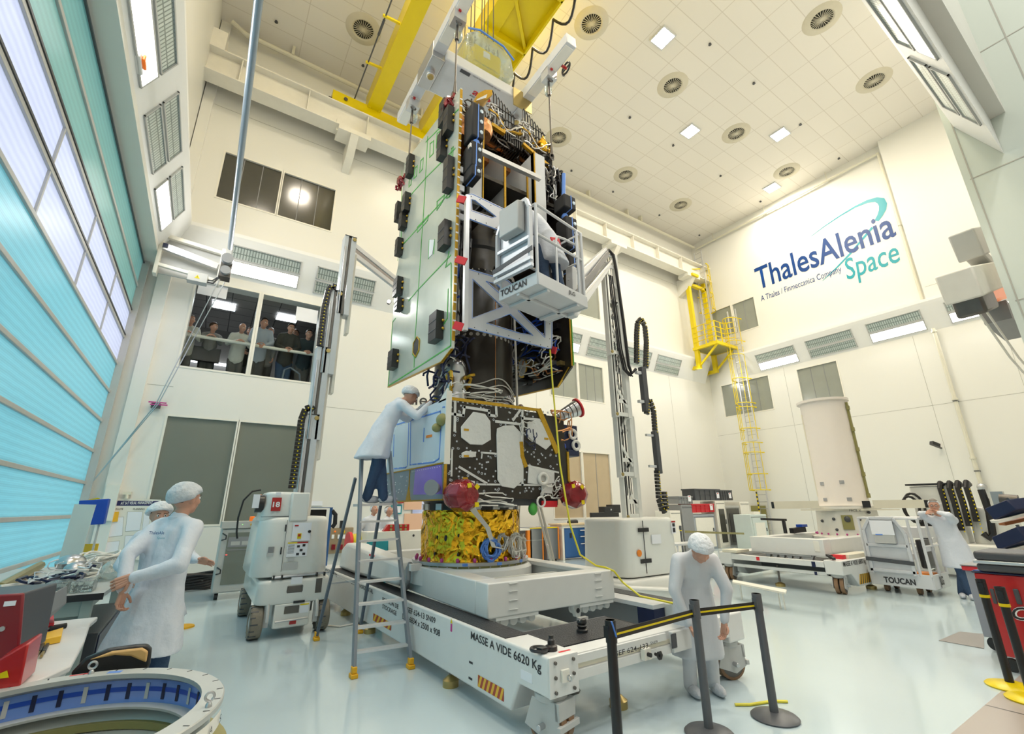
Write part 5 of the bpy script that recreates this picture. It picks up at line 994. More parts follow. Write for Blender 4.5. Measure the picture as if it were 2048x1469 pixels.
# ================================================================ MAST LIFTS
mat('lift_white', (.80, .81, .77), .28, var=.03, coat=.4)
L = dict(local=True)
def rbox(mb, x0, y0, z0, x1, y1, z1, r=.12, n=5, top=0.0, taper=0.0):
    """box with rounded vertical corners, optionally tapering towards the top"""
    def ring(z, k, rr):
        a0, b0, a1, b1 = x0+k, y0+k, x1-k, y1-k; out = []
        for cx_, cy_, s in ((a1-rr, b0+rr, -pi/2), (a1-rr, b1-rr, 0), (a0+rr, b1-rr, pi/2), (a0+rr, b0+rr, pi)):
            for i in range(n+1): t = s+pi/2*i/n; out.append((cx_+rr*cos(t), cy_+rr*sin(t), z))
        return out
    rs = [ring(z0, taper*.0+.01, r), ring(z0+.03, 0, r)]
    rs += [ring(z1-top, taper, r)] if top else []
    for i in range(1, 5):
        t = pi/2*i/4; rs.append(ring(z1-(top if top else .03)*(1-sin(t)), taper+(top if top else .02)*(1-cos(t))*.7, max(r-.01, .02)))
    m = len(rs[0]); vs = [q for g in rs for q in g]; fs = [(j*m+i, j*m+(i+1) % m, (j+1)*m+(i+1) % m, (j+1)*m+i) for j in range(len(rs)-1) for i in range(m)]
    fs += [tuple(range(m))[::-1], tuple(range((len(rs)-1)*m, len(rs)*m))]
    return mb.add(vs, fs)
def wheel(o_, x, y, r=.20, w=.15, s=1, rz=0):
    R_ = Matrix.Rotation(rz, 3, 'Z'); b = MB('tyre').lathe([(r*.55, -w/2), (r*.9, -w/2), (r, -w*.38), (r, w*.38), (r*.9, w/2), (r*.55, w/2)], (0, 0, r), n=40, closed=True, ax='X')
    b.use('dark_grey')
    for k in range(16):
        a = 2*pi*k/16; c = V((0, r*1.0*cos(a), r+r*1.0*sin(a))); t = V((0, -sin(a), cos(a))); b.add([c+V((dx, 0, 0))+t*dt+V((0, cos(a), sin(a)))*h for dx, dt, h in ((-w*.5, -.008, -.012), (w*.1*(-1)**k, -.008, -.012), (w*.1*(-1)**k, .008, -.012), (-w*.5, .008, -.012), (-w*.5, -.008, .002), (w*.1*(-1)**k, -.008, .002), (w*.1*(-1)**k, .008, .002), (-w*.5, .008, .002))], [(0, 3, 2, 1), (4, 5, 6, 7), (0, 1, 5, 4), (1, 2, 6, 5), (2, 3, 7, 6), (3, 0, 4, 7)])
    b.v = [R_@q+V((x, y, 0)) for q in b.v]; wh = part(b, 'wheel', o_, **L)
    h = MB('light_grey').lathe([(0, w*.40), (r*.28, w*.48), (r*.5, w*.38), (r*.6, w*.46), (r*.6, -w*.4), (0, -w*.4)], (0, 0, r), n=28, ax='X'); h.v = [R_@V((q.x*s, q.y, q.z))+V((x, y, 0)) for q in h.v]; part(h, 'hub', wh, **L)
def chassis(o_, ln=1.9):
    b = MB('lift_white'); rbox(b, -.46, 0, .40, .46, ln, .70, .14, top=.05); part(b, 'chassis', o_, bevel=.01, **L)
    b = MB('lift_white'); rbox(b, -.22, .05, .10, .22, ln-.05, .42, .05); b.use('lift_white').box(-.22, .0, .12, .22, .08, .40); part(b, 'chassis_skirt', o_, bevel=.01, **L)
    for x in (-.38, .38):
        for y in (.16, ln-.2): wheel(o_, x+(.03 if x > 0 else -.03), y, s=1 if x > 0 else -1)
    for x in (-.30, .30):
        b = MB('light_grey'); b.tube([V((x, .16+.23*cos(t), .22+.25*sin(t))) for t in [pi*i/8 for i in range(9)]], .02, 6); b.box(x-.03, .02, .14, x+.03, .05, .42)
        part(b, 'wheel_guard', o_, **L)
def mast_part(o_, nm, x, y, z0, z1, w=.34, d=.16, slot=True):
    """open mast section: two channel posts, rungs and diagonals, local coordinates"""
    b = MB('lift_white'); p_ = .085
    b.box(x-w/2, y-d/2, z0, x-w/2+p_, y+d/2, z1).box(x+w/2-p_, y-d/2, z0, x+w/2, y+d/2, z1)
    for z in (z0+.06, z0+.30, (z0+z1)/2, z1-.3, z1-.05): b.box(x-w/2+p_, y-d/2+.01, z-.035, x+w/2-p_, y-d/2+.035, z+.035)
    n = max(1, int((z1-z0)/.6))
    for k in range(n): za, zb = z0+.2+k*.6, z0+.55+k*.6; b.beam((x-w/2+p_, y-d/2+.02, za if k % 2 else zb), (x+w/2-p_, y-d/2+.02, zb if k % 2 else za), .05, .02, up=(0, 1, 0))
    b.use('black_plastic')
    if slot: b.box(x-w/2+.025, y-d/2-.004, z0+.08, x-w/2+.055, y-d/2, z1-.05)
    for q in (x-.03, x+.035): b.cyl((q, y, z0-.3 if z0 > 1.8 else z0), (q, y, z1), .008, n=5)
    b.use('brass').cyl((x-w/2+.04, y-d/2-.015, z0+.05), (x-w/2+.04, y-d/2, z0+.05), .03)
    return part(b, nm, o_, bevel=.004, **L)
def drag_chain(o_, pts, r=.05, m='black_plastic', nm='drag_chain', nrm=(0, 1, 0)):
    b = MB(m)
    pts = [V(q) for q in pts]
    for a, c in zip(pts, pts[1:]):
        d_ = c-a; n = max(1, int(d_.length/.055))
        for k in range(n): p, q = a+d_*(k/n), a+d_*((k+.86)/n); b.use(m).beam(p, q, .10, .045, up=V(nrm)) ; b.use('yellow_paint'); mm = (p+q)/2; 
        for k in range(n): mm = a+d_*((k+.45)/n); s = d_.normalized().cross(V((0, 0, 1))); b.cb(mm+V((0, -.052, 0)), (.018, .006, .018))
    return part(b, nm, o_, smooth=False, **L)
# ---------------- left lift, number 18
lf = thing('mast_lift', 'white mast lift number 18 at the left, mast raised beside the observation window', 'lift', (1.24, 7.22, 0))
chassis(lf, 2.0)
b = MB('lift_white'); rbox(b, -.56, .02, .74, .42, 1.5, 1.50, .24, n=8, top=.08, taper=.03); tu = part(b, 'turret', lf, **L)
b = MB('lift_white'); rbox(b, -.53, .10, 1.44, .02, .9, 1.84, .16, n=6, top=.05, taper=.04); part(b, 'turret_top', lf, **L)
b = MB('lift_white').box(-.18, .03, 1.44, .06, .5, 1.83); part(b, 'mast_cover', lf, bevel=.02, **L)
b = MB('black_ink')
for x in (-.20,): b.box(x, .015, .80, x+.004, .022, 1.46)
b.box(-.22, -.0, 1.31, -.205, .022, 1.40).box(-.24, .0, 1.02, -.225, .022, 1.11).box(-.53, .09, 1.505, .06, .10, 1.51); part(b, 'panel_gap', tu, smooth=False, **L)
b = MB('mid_grey').box(-.39, .012, 1.05, -.32, .03, 1.12).use('light_grey').box(-.40, .012, 1.00, -.32, .028, 1.045); part(b, 'door_latch', tu, **L)
b = MB('paper').box(-.12, .014, 1.18, .12, .026, 1.42); b.use('red_paint').box(-.10, .008, 1.375, -.05, .014, 1.39).use('yellow_paint').box(-.05, .006, 1.21, .0, .014, 1.28).use('red_paint').box(-.045, .0, 1.24, -.01, .006, 1.27).use('black_plastic').cyl((.10, .016, 1.30), (.10, 0, 1.30), .02); part(b, 'control_panel', tu, smooth=False, **L)
b = MB('paper').box(-.16, .012, .98, .10, .026, 1.16); b.use('yellow_paint').box(-.16, .008, 1.15, -.04, .012, 1.165).use('red_paint').box(-.04, .008, 1.15, .10, .012, 1.165).use('black_ink')
for x, z in ((-.02, 1.11), (.05, 1.12), (.02, 1.06), (-.02, 1.01), (.06, 1.01)): b.box(x-.018, .008, z-.015, x+.018, .012, z+.015)
for k in range(8): b.box(-.15, .010, 1.13-k*.015, -.07, .012, 1.134-k*.015)
b.use('light_grey').box(-.13, .012, .93, -.05, .02, .96).box(-.18, .012, .82, .0, .018, .91); part(b, 'instruction_label', tu, smooth=False, **L)
sg = part(MB('red_paint').box(-.42, .085, 1.58, -.30, .10, 1.76).use('paper').box(-.38, .085, 1.79, -.32, .10, 1.83), 'number_plate', lf, smooth=False, **L)
letters('18', V((1.24-.405, 7.22+.083, 1.635)), (.09, 0, 0), (0, 0, .07), 'white_ink', lf, bold=.03, lift=.004)
part(MB('orange_glow').sph((-.555, .35, 1.78), .03), 'side_light', lf, **L); part(MB('black_plastic').cyl((-.60, .3, 1.68), (-.50, .3, 1.68), .12), 'beacon', lf, **L)
tag(MB('black_rubber').tube([(.66, 7.3, 1.86), (.56, 7.28, 1.84), (.47, 7.26, 1.72), (.44, 7.25, 1.5), (.45, 7.25, 1.32), (.47, 7.25, 1.24)], .012, 6).use('paper').box(.58, 7.24, 1.62, .66, 7.25, 1.80).build('plug_lead'), 'black lead with a plug and a white tag on the left of lift 18', 'cable')
b = MB('steel').cyl((-.30, .00, .735), (.42, .04, .745), .018, n=8).use('black_plastic')
for x in (-.28, -.18, .26, .36): b.cb((x, .0, .735), (.02, .05, .05))
part(b, 'tow_bar', lf, **L)
b = MB('dark_steel'); rbox(b, -.10, -.006, .515, .10, .01, .62, .004); b.box(.26, -.006, .50, .34, .01, .68).box(-.10, -.006, .28, .08, .01, .37).use('paper').box(-.06, -.004, .635, .08, .004, .72).box(.09, -.004, .27, .2, .004, .37).use('yellow_paint').box(.09, -.006, .365, .2, .002, .38).use('black_plastic').box(.0, -.012, .40, .14, .004, .425).use('red_paint').box(-.02, -.02, .15, .06, .004, .19).use('steel').cyl((-.2, -.03, .2), (.2, -.03, .21), .012); part(b, 'hand_hold', lf, smooth=False, **L)
# mast of the left lift: stepped sections, seen edge-on
mb_ = [(.0, 1.45, 3.05), (.05, 2.65, 4.20), (.14, 3.75, 5.28), (.28, 4.85, 6.42)]
mx, my = .02, .55
for i, (dx, za, zb) in enumerate(mb_):
    b = MB('white_metal').box(mx+dx-.10, my-.10, za, mx+dx-.03, my+.12, zb).box(mx+dx+.02, my-.10, za, mx+dx+.11, my+.12, zb).use('cream_white').box(mx+dx+.11, my-.02, za-.3 if i else za, mx+dx+.16, my+.16, zb-.3); b.use('dark_steel').box(mx+dx-.025, my-.09, za, mx+dx+.015, my-.06, zb-.03).use('steel').cyl((mx+dx-.08, my-.12, za), (mx+dx-.08, my-.12, zb-.25), .015, n=8).use('brass').cyl((mx+dx+.07, my-.12, zb-.06), (mx+dx+.07, my-.10, zb-.06), .035).use('black_plastic').box(mx+dx-.10, my-.11, zb-.012, mx+dx+.11, my+.13, zb)
    part(b, 'mast_section', lf, bevel=.004, **L)
drag_chain(lf, [(-.14, .45, 1.9), (-.13, .45, 2.6), (-.13, .45, 2.95), (-.09, .45, 3.12), (-.02, .45, 3.15), (.04, .45, 3.1)], m='black_plastic')
drag_chain(lf, [(.0, .45, 4.2), (.0, .45, 4.9), (.03, .45, 5.22), (.08, .45, 5.33), (.16, .45, 5.32)], m='black_plastic')
for z0, z1 in ((6.30, 6.02), (6.12, 5.84)): part(MB('white_metal').beam((mx+.38, my, z0), (mx+1.75, my+.9, z0-.10), .06, .10), 'jib_arm', lf, bevel=.008, **L)
part(MB('dark_steel').beam((mx+.40, my, 6.2), (mx+1.7, my+.85, 6.08), .03, .08), 'jib_cylinder', lf, **L)
part(MB('white_metal').box(mx+1.7, my+.7, 5.7, mx+1.8, my+1.5, 5.78).box(mx+1.7, my+.7, 5.7, mx+1.76, my+.76, 6.8), 'basket', lf, **L)
# ---------------- right lift
rl_ = thing('mast_lift', 'white mast lift behind the trolley at right, its basket raised to the satellite', 'lift', (6.25, 5.05, 0), 0)
b = MB('lift_white'); rbox(b, -.85, .10, .30, .95, 1.10, .54, .18, top=.06); part(b, 'chassis', rl_, bevel=.01, **L)
b = MB('lift_white').prism([(-.9, -.02, .18), (-.9, -.02, .50), (-.2, -.1, .42), (.9, -.1, .28), (1.0, -.1, .18)], (0, .5, 0)); part(b, 'chassis_skirt', rl_, bevel=.04, seg=3, **L)
letters('JLG', (6.75, 5.05-.1, .30), (.22, 0, 0), (0, 0, .08), 'black_ink', rl_, bold=.02, lift=.004)
for x in (-.6, .7):
    for y in (.1, 1.1): wheel(rl_, x, y, r=.17, rz=pi/2)
b = MB('lift_white'); rbox(b, -.72, .20, .56, .62, 1.25, 1.42, .20, n=8, top=.07, taper=.02); tu = part(b, 'turret', rl_, **L)
b = MB('black_plastic')
for z in (.78, 1.24): b.box(-.40, .185, z-.03, -.16, .20, z+.03)
b.box(-.285, .19, .6, -.28, .202, 1.38); part(b, 'door_latch', tu, smooth=False, **L)
part(MB('orange_paint').cyl((-.42, .20, .90), (-.42, .185, .90), .05), 'reflector', tu, **L)
b = MB('paper').box(-.1, .19, 1.02, .12, .20, 1.16).box(.42, .19, 1.16, .52, .20, 1.36).use('red_paint').box(.42, .186, 1.335, .52, .19, 1.36).use('black_ink').box(.44, .186, 1.18, .50, .19, 1.25).box(.44, .186, 1.27, .5, .19, 1.32); part(b, 'instruction_label', tu, smooth=False, **L)
b = MB('black_plastic'); rbox(b, .615, .4, 1.0, .635, .6, 1.36, .004); part(b, 'side_slot', tu, **L)
mz = [(0.02, 1.38, 3.2, .42, .12), (-.09, 2.08, 4.3, .42, .06), (-.17, 3.12, 5.35, .42, 0), (-.25, 4.26, 6.42, .40, -.06)]
for dx, za, zb, w_, dy in mz: mast_part(rl_, 'mast_section', dx, .55+dy, za, zb, w_, .10)
ch = [[(.12, .35, 4.15), (.2, .35, 4.75), (.25, .35, 4.98), (.37, .35, 5.10), (.46, .35, 4.98), (.46, .35, 4.65), (.36, .35, 4.1)], [(.26, .35, 3.2), (.3, .35, 3.42), (.38, .35, 3.48), (.46, .35, 3.3), (.44, .35, 2.85)], [(.38, .35, 2.2), (.36, .35, 1.72), (.42, .35, 1.52), (.52, .35, 1.55), (.52, .35, 1.85)]]
for c in ch: drag_chain(rl_, c)
part(MB('white_metal').box(.10, .34, 3.95, .24, .40, 4.0).box(.10, .34, 3.4, .24, .40, 3.45).box(.2, .34, 2.8, .40, .38, 2.84).box(.2, .34, 2.25, .40, .38, 2.29), 'chain_bracket', rl_, **L)
part(MB('dark_grey').box(.22, .32, 3.25, .34, .42, 4.1).box(.38, .30, 2.15, .48, .40, 2.9), 'chain_guide', rl_, bevel=.01, **L)
b = MB('black_rubber').tube([(-.42, .42, 6.3), (-.30, .42, 6.45), (-.18, .42, 6.38), (-.14, .42, 6.1), (-.06, .42, 5.0), (-.02, .42, 4.1), (.04, .42, 3.95), (.14, .40, 4.05)], .03, 8)
for dx in (-.33, -.29, -.24): b.tube([(dx, .44, 5.9), (dx+.03, .43, 5.2), (dx+.07, .42, 4.4), (dx+.15, .42, 4.0), (dx+.3, .42, 3.9)], .014, 6)
part(b, 'mast_cable', rl_, **L)
# jib down to the basket
BN, bu, bv = V((2.826, 3.71, 4.05)), V((cos(.20), sin(.20), 0)), V((-sin(.20), cos(.20), 0))
def Bq(a, b_, z): return BN+bu*a+bv*b_+V((0, 0, z))
jr = V((6.25-.45, 5.42, 6.35))
part(MB('white_metal').beam(jr, Bq(.98, .26, .45), .07, .14).beam(jr-V((-.05, 0, .28)), Bq(1.0, .26, .02), .09, .12), 'jib_arm', rl_, bevel=.008)
part(MB('dark_grey').beam(jr-V((-.0, .06, .08)), Bq(.98, .18, .25), .03, .12).use('steel').beam(jr-V((-.1, .03, .2)), Bq(1.0, .22, .15), .05), 'jib_cylinder', rl_, bevel=.006)
part(MB('white_metal').beam(Bq(.97, .26, -.05), Bq(1.0, .26, .7), .12, .10), 'basket_bracket', rl_, bevel=.01)
def basket(o_, F, W, D, H=1.1, gate=True, nmz=0):
    b = MB('white_metal')
    b.prism([F(0, 0, 0), F(W, 0, 0), F(W, D, 0), F(0, D, 0)], (0, 0, .03))
    for p, q in ((F(0, 0, .07), F(W, 0, .07)), (F(W, 0, .07), F(W, D, .07)), (F(W, D, .07), F(0, D, .07)), (F(0, D, .07), F(0, 0, .07))): b.beam(p, q, .025, .16)
    b.beam(F(W*.2, 0, -.02), F(W*.2, D, -.02), .05, .04).beam(F(W*.8, 0, -.02), F(W*.8, D, -.02), .05, .04).beam(F(0, D*.5, -.02), F(W, D*.5, -.02), .05, .04)
    part(b, 'floor_tray', o_, bevel=.006)
    r_ = MB('white_metal')
    for p in ((.02, .02), (W-.02, .02), (W-.02, D-.02), (.02, D-.02), (W-.12, .02)): r_.cyl(F(*p, .1), F(*p, H), .02, n=10)
    for z in (H, H*.62): r_.tube([F(.02, .02, z), F(W-.02, .02, z), F(W-.02, D-.02, z), F(.02, D-.02, z)], .018, 8)
    r_.tube([F(.02, .02, H), F(.02, D-.02, H)], .018, 8)
    part(r_, 'guard_rail', o_)
    if gate:   # grey ramp panel folded up on the short side
        g = MB('sat_plate'); x = -.04
        g.prism([F(x, .03, .22), F(x, D-.03, .22), F(x, D-.03, H*.78), F(x, D-.16, H+.04), F(x, .10, H+.04), F(x, .03, H*.9)], bu*.012 if 0 else (F(x+.012, 0, 0)-F(x, 0, 0)))
        gg = g
        for p, q in ((F(x-.03, .04, .2), F(x-.03, .04, H*.92)), (F(x-.03, D-.04, .2), F(x-.03, D-.04, H*.8)), (F(x-.03, .04, H*.55), F(x-.03, D-.04, H*.55)), (F(x-.03, D-.04, H*.8), F(x-.03, D-.18, H+.05)), (F(x-.03, D-.18, H+.05), F(x-.03, .08, H+.05)), (F(x-.03, .04, H*.92), F(x-.03, .09, H+.05)), (F(x-.04, .0, .22), F(x-.04, D, .22)), (F(x-.05, .0, .30), F(x-.05, D, .30))): gg.beam(p, q, .045, .045)
        part(gg, 'ramp_panel', o_, bevel=.004)
        part(MB('light_grey').hexa([F(x-.14, .13, H*.66), F(x-.02, .13, H*.66), F(x-.02, D-.18, H*.66), F(x-.14, D-.18, H*.66), F(x-.14, .13, H+.02), F(x-.02, .13, H+.06), F(x-.02, D-.18, H+.06), F(x-.14, D-.18, H+.02)]), 'document_box', o_, bevel=.012)
        part(MB('dark_grey').beam(F(x-.06, -.02, .42), F(x-.06, D+.02, .36), .006, .06), 'strap', o_)
basket(rl_, Bq, .95, .64)
b = MB('dark_grey').beam(Bq(.62, .35, .35), Bq(.62, .35, .75), .22, .22).use('black_plastic').beam(Bq(.5, .3, .7), Bq(.8, .3, .78), .2, .10).use('red_tag').beam(Bq(.42, .12, .80), Bq(.60, .12, .86), .02, .12).use('navy').sph(Bq(.7, .3, .2), .07).use('steel').beam(Bq(.55, .3, .5), Bq(.8, .3, .52), .12, .1); part(b, 'control_box', rl_, bevel=.015)
part(MB('white_metal').tube([Bq(.40, .03, .12), Bq(.40, .03, .75), Bq(.45, .05, .85), Bq(.60, .05, .88), Bq(.88, .05, .90), Bq(.92, .05, .8), Bq(.92, .05, .12)], .016, 8), 'inner_rail', rl_)
letters('TOUCAN', Bq(-.016, .60, .035), -bv*.44, V((0, 0, .085)), 'black_ink', rl_, bold=.02); letters('JLG', Bq(.55, -.016, .06), bu*.13, V((0, 0, .05)), 'black_ink', rl_, bold=.02)
tag(MB('navy').box(3.0, 3.9, 4.08, 3.3, 4.1, 4.2).build('tool_pouch', bevel=.03), 'dark pouch on the floor of the raised basket', 'pouch')
# ================================================================ SECOND TROLLEY WITH THE WHITE CYLINDER
t2 = thing('transport_trolley', 'second white trolley at right with MASSE A VIDE 6800 kg lettering', 'trolley', (10.15, 4.25, 0))
def beam2(y0, y1):
    pr = [(0, .588), (0, .335), (.36, .335), (.62, .10), (6.2, .13), (6.33, .335), (6.83, .335), (6.83, .588)]
    return part(MB('white_paint').prism([V((a, y0, b_)) for a, b_ in pr], (0, y1-y0, 0)), 'side_beam', t2, bevel=.018, seg=3, **L)
beam2(0, .3); beam2(2.2, 2.5)
part(MB('white_paint').box(.0, .3, .45, .16, 2.2, .55).box(.05, .3, .30, .12, 2.2, .36).prism([(.02, 2.2, .58), (.02, 2.2, .45), (.02, 1.3, .47), (.02, 1.3, .50)], (.14, 0, 0)).use('red_tag').box(-.004, 1.55, .47, 0, 1.62, .54).use('navy').box(-.004, .45, .44, .0, .52, .54).box(-.004, .45, .30, 0, .5, .36), 'cross_beam', t2, bevel=.006, **L)
part(MB('tread_black').box(.16, .3, .50, 1.2, 2.2, .515).use('mid_grey').box(1.2, .3, .15, 1.22, 2.2, .515), 'deck_plate', t2, **L)
for x, y in ((.16, .15), (.16, 2.35)): caster(t2, x, y, pi/2+.2)
for x, y in ((.10, 1.25), (1.2, .05), (5, .05)): b = MB('dark_steel').cyl((x, y, .09), (x, y, .4), .02).use('brass').lathe([(.09, 0), (.09, .05), (.03, .08), (0, .08)], (x, y, 0), n=24); part(b, 'jack_foot', t2, **L)
part(MB('black_plastic').beam((.0, .1, .62), (.2, .3, .66), .05, .04).cyl((.12, .2, .6), (.12, .2, .67), .03).use('red_tag').box(.35, .1, .588, .5, .3, .66).use('cream_paint').box(.5, .05, .588, 1.5, .3, .66).box(.0, 2.05, .588, .5, 2.4, .64), 'crank', t2, **L)
def t2y(px, py):
    q = P(px, py, y=4.25); return q
a_, c_ = t2y(1687, 1134), t2y(1732, 1129); letters('MASSE A VIDE 6800 kg', a_+V((0, -.003, 0)), (c_.x-a_.x, 0, 0), (0, 0, .085), 'black_ink', t2, bold=.012)
a_, c_ = t2y(1716, 1150), t2y(1742, 1148); b = MB('haz_red'); n_ = 7
for k in range(n_*2-1):
    b.use('black_ink' if k % 2 else 'haz_yellow'); x0_ = a_.x+(c_.x-a_.x)*k/(n_*2-1); x1_ = a_.x+(c_.x-a_.x)*(k+1)/(n_*2-1); b.add([(x0_+.06, 4.247, a_.z), (x1_+.06, 4.247, a_.z), (x1_-.02, 4.247, a_.z-.17), (x0_-.02, 4.247, a_.z-.17)], [(0, 1, 2, 3)])
part(b, 'hazard_stripes', t2, smooth=False)
s2 = thing('support_frame', 'white frame on the second trolley carrying the tall white cylinder', 'frame', (13.2, 5.4, .60))
part(MB('white_paint').box(10.45, 4.62, .62, 10.75, 6.12, .93).use('cream_white').box(10.44, 4.7, .70, 10.45, 4.8, .9), 'front_beam', s2, bevel=.02); part(MB('white_paint').box(10.75, 4.62, .64, 15.0, 4.85, .93), 'side_beam', s2, bevel=.015); part(MB('white_paint').box(10.75, 5.95, .64, 15.0, 6.12, .93), 'side_beam', s2, bevel=.015)
b = MB('white_paint')
for y in (5.05, 5.2, 5.35, 5.5, 5.65, 5.8): b.lathe([(0, -.04), (.05, -.04), (.05, .04), (0, .04)], (10.55, y, .57), n=12, ax='X')
b.prism([(10.5, 4.86, .62), (10.5, 5.05, .62), (10.5, 5.0, .50), (10.5, 4.92, .50)], (.08, 0, 0)).box(10.47, 4.9, .59, 10.7, 5.9, .62); part(b, 'hinge_bracket', s2)
cy = thing('storage_cylinder', 'tall white cylinder on a conical base standing on the second trolley', 'cylinder', (13.35, 5.25, .85))
c2 = (13.35, 5.25, 0)
part(MB('cream_white').lathe([(0, .80), (.78, .80), (.78, .86), (.66, .90), (.62, 1.48), (.72, 1.50), (.72, 1.56), (0, 1.56)], c2, n=56), 'cone_base', cy)
tb = part(MB('wall_tint').lathe([(.0, 1.56), (.56, 1.57), (.52, 1.66), (.51, 4.15), (.58, 4.16), (.58, 4.22), (0, 4.22)], c2, n=56), 'tube', cy) if mat('wall_tint', (.86, .80, .74), .5, var=.02) else None
b = MB('magenta')
for k in range(22): a = 2*pi*k/22; b.sph((c2[0]+.70*cos(a), c2[1]+.70*sin(a), .93), (.022, .022, .025), 8, 5)
part(b, 'flange_nut', cy)['kind'] = 'stuff'
aa = math.atan2(-5.25, -13.35)
def onc(da, z, r=.66): return V((c2[0]+r*cos(aa+da), c2[1]+r*sin(aa+da), z))
rad = V((cos(aa), sin(aa), 0)); tgt = V((-sin(aa), cos(aa), 0))
b = MB('olive').cb(onc(0, 1.20, .665), (.03, .22, .32), aa); b.use('dark_grey').sph(onc(0, 1.27, .68), (.04, .07, .07)); b.use('aluminium').cb(onc(.85, 1.16, .63), (.03, .24, .34), aa+.85); b.use('dark_grey')
for da, z in ((-.42, 1.27), (.38, 1.27), (-.38, 1.03), (.40, 1.03), (.75, 1.42), (-.9, 1.22)): b.sph(onc(da, z, .65), (.035, .035, .035), 10, 6)
part(b, 'inspection_hatch', cy)
letters('FACE-X', onc(.12, 1.44, .665)+rad*.02, -tgt*.0+tgt*-.0 + V((tgt.x*.2, tgt.y*.2, 0))*-1 if 0 else tgt*.22, V((0, 0, .05)), 'black_ink', cy)
b = MB('olive').beam(onc(1.25, 1.75, .54), onc(1.25, 4.1, .54), .05, .05); 
for z in (1.8, 2.3, 2.9, 3.4, 3.95): b.cb(onc(1.2, z, .56), (.06, .06, .10), aa+1.2)
b.use('steel')
for da, z in ((-.75, 2.1), (-.75, 1.72), (.1, 2.12), (.25, 1.72)): b.cb(onc(da, z, .52), (.02, .10, .08), aa+da)
b.use('cream_paint').beam(onc(-1.3, 1.8, .52), onc(-1.3, 3.9, .52), .02, .03); part(b, 'side_rail', cy)
b = MB('cream_paint'); tt = V((cos(aa+pi/2), sin(aa+pi/2), 0)); cc = V((c2[0], c2[1], 1.60))+rad*.62
b.beam(cc-tt*1.5, cc-tt*.5, .08, .18).beam(cc+tt*.55, cc+tt*1.5, .08, .18).beam(cc-tt*.9+V((0, 0, -.12)), cc+tt*1.0+V((0, 0, -.12)), .1, .03); b.use('black_plastic').beam(cc+tt*.35-rad*-.05, cc+tt*.50-rad*-.05, .06, .15).beam(cc+tt*1.45, cc+tt*1.52, .09, .16).beam(cc-tt*1.52, cc-tt*1.46, .09, .16); part(b, 'lifting_arm', cy)
t = thing('vice_stand', 'black bracket arm with a blue clamp on the second trolley', 'bracket', (11.9, 6.2, .93)); part(MB('black_plastic').beam((11.4, 6.3, 1.28), (12.1, 6.1, 1.25), .08, .05).beam((12.0, 6.1, .94), (12.0, 6.1, 1.25), .06).beam((12.1, 6.0, 1.0), (12.5, 5.9, 1.03), .12, .12), 'arm', t); part(MB('bright_blue').box(12.35, 5.85, 1.08, 12.6, 6.0, 1.14), 'clamp', t)
# ================================================================ PARKED LIFT WITH ITS BASKET, FAR RIGHT
pk = thing('mast_lift', 'parked white lift at the far right with its basket resting low', 'lift', (11.75, 3.45, .0))
def Fq(a, b_, z): return V((11.75, 3.46, .16))+V((b_*1.0, a, 0))*1.0+V((0, 0, z))
# basket: the TOUCAN side faces the camera along -x
def Gq(a, b_, z):
    return V((11.15+b_*.93, 4.19-a*.96, .14+z*.98))
b = MB('white_metal').prism([Gq(0, 0, 0), Gq(.98, 0, 0), Gq(.98, .9, 0), Gq(0, .9, 0)], (0, 0, .03))
for p, q in (((0, 0), (.98, 0)), ((.98, 0), (.98, .9)), ((.98, .9), (0, .9)), ((0, .9), (0, 0))): b.beam(Gq(*p, .11), Gq(*q, .11), .03, .24)
part(b, 'floor_tray', pk, bevel=.006)
b = MB('white_metal')
for p in ((.0, .0), (.98, .0), (.98, .9), (.0, .9), (.82, .0), (.98, .45)): b.cyl(Gq(*p, .2), Gq(*p, 1.22), .024, n=10)
b.tube([Gq(.0, 0, 1.22), Gq(.98, 0, 1.22), Gq(.98, .9, 1.22), Gq(.0, .9, 1.22)], .024, 8, closed=True).tube([Gq(.98, 0, .72), Gq(.98, .9, .72), Gq(0, .9, .72)], .02, 8); part(b, 'guard_rail', pk)
g = MB('sat_plate'); x = -.05
g.prism([Gq(.08, x, .22), Gq(.76, x, .22), Gq(.76, x, .95), Gq(.62, x, 1.22), Gq(.22, x, 1.22), Gq(.08, x, 1.0)], (.012, 0, 0))
for p, q in (((.08, .2), (.08, 1.0)), ((.76, .2), (.76, .95)), ((.08, .72), (.76, .72)), ((.76, .95), (.62, 1.22)), ((.08, 1.0), (.22, 1.22)), ((.22, 1.22), (.62, 1.22)), ((.05, .26), (.78, .26))): g.beam(Gq(p[0], x-.02, p[1]), Gq(q[0], x-.02, q[1]), .045, .05)
part(g, 'ramp_panel', pk, bevel=.004); part(MB('light_grey').hexa([Gq(.26, x-.1, .76), Gq(.60, x-.1, .76), Gq(.60, x-.01, .76), Gq(.26, x-.01, .76), Gq(.26, x-.1, 1.16), Gq(.60, x-.1, 1.16), Gq(.60, x-.01, 1.16), Gq(.26, x-.01, 1.16)]).use('paper').beam(Gq(.24, x-.104, 1.05), Gq(.62, x-.104, 1.05), .004, .26, up=(0, 0, 1)).use('blue_tape').beam(Gq(.3, x-.108, .92), Gq(.42, x-.108, .92), .003, .02), 'document_box', pk, bevel=.006)
part(MB('dark_grey').beam(Gq(.02, x-.05, .46), Gq(.80, x-.05, .42), .01, .07), 'strap', pk)
letters('TOUCAN', Gq(.22, -.02, .04), V((0, -.48, 0)), V((0, 0, .10)), 'black_ink', pk, bold=.03); letters('JLG', Gq(1.0, .30, .05), V((.2, 0, 0)), V((0, 0, .14)), 'black_ink', pk, bold=.04)
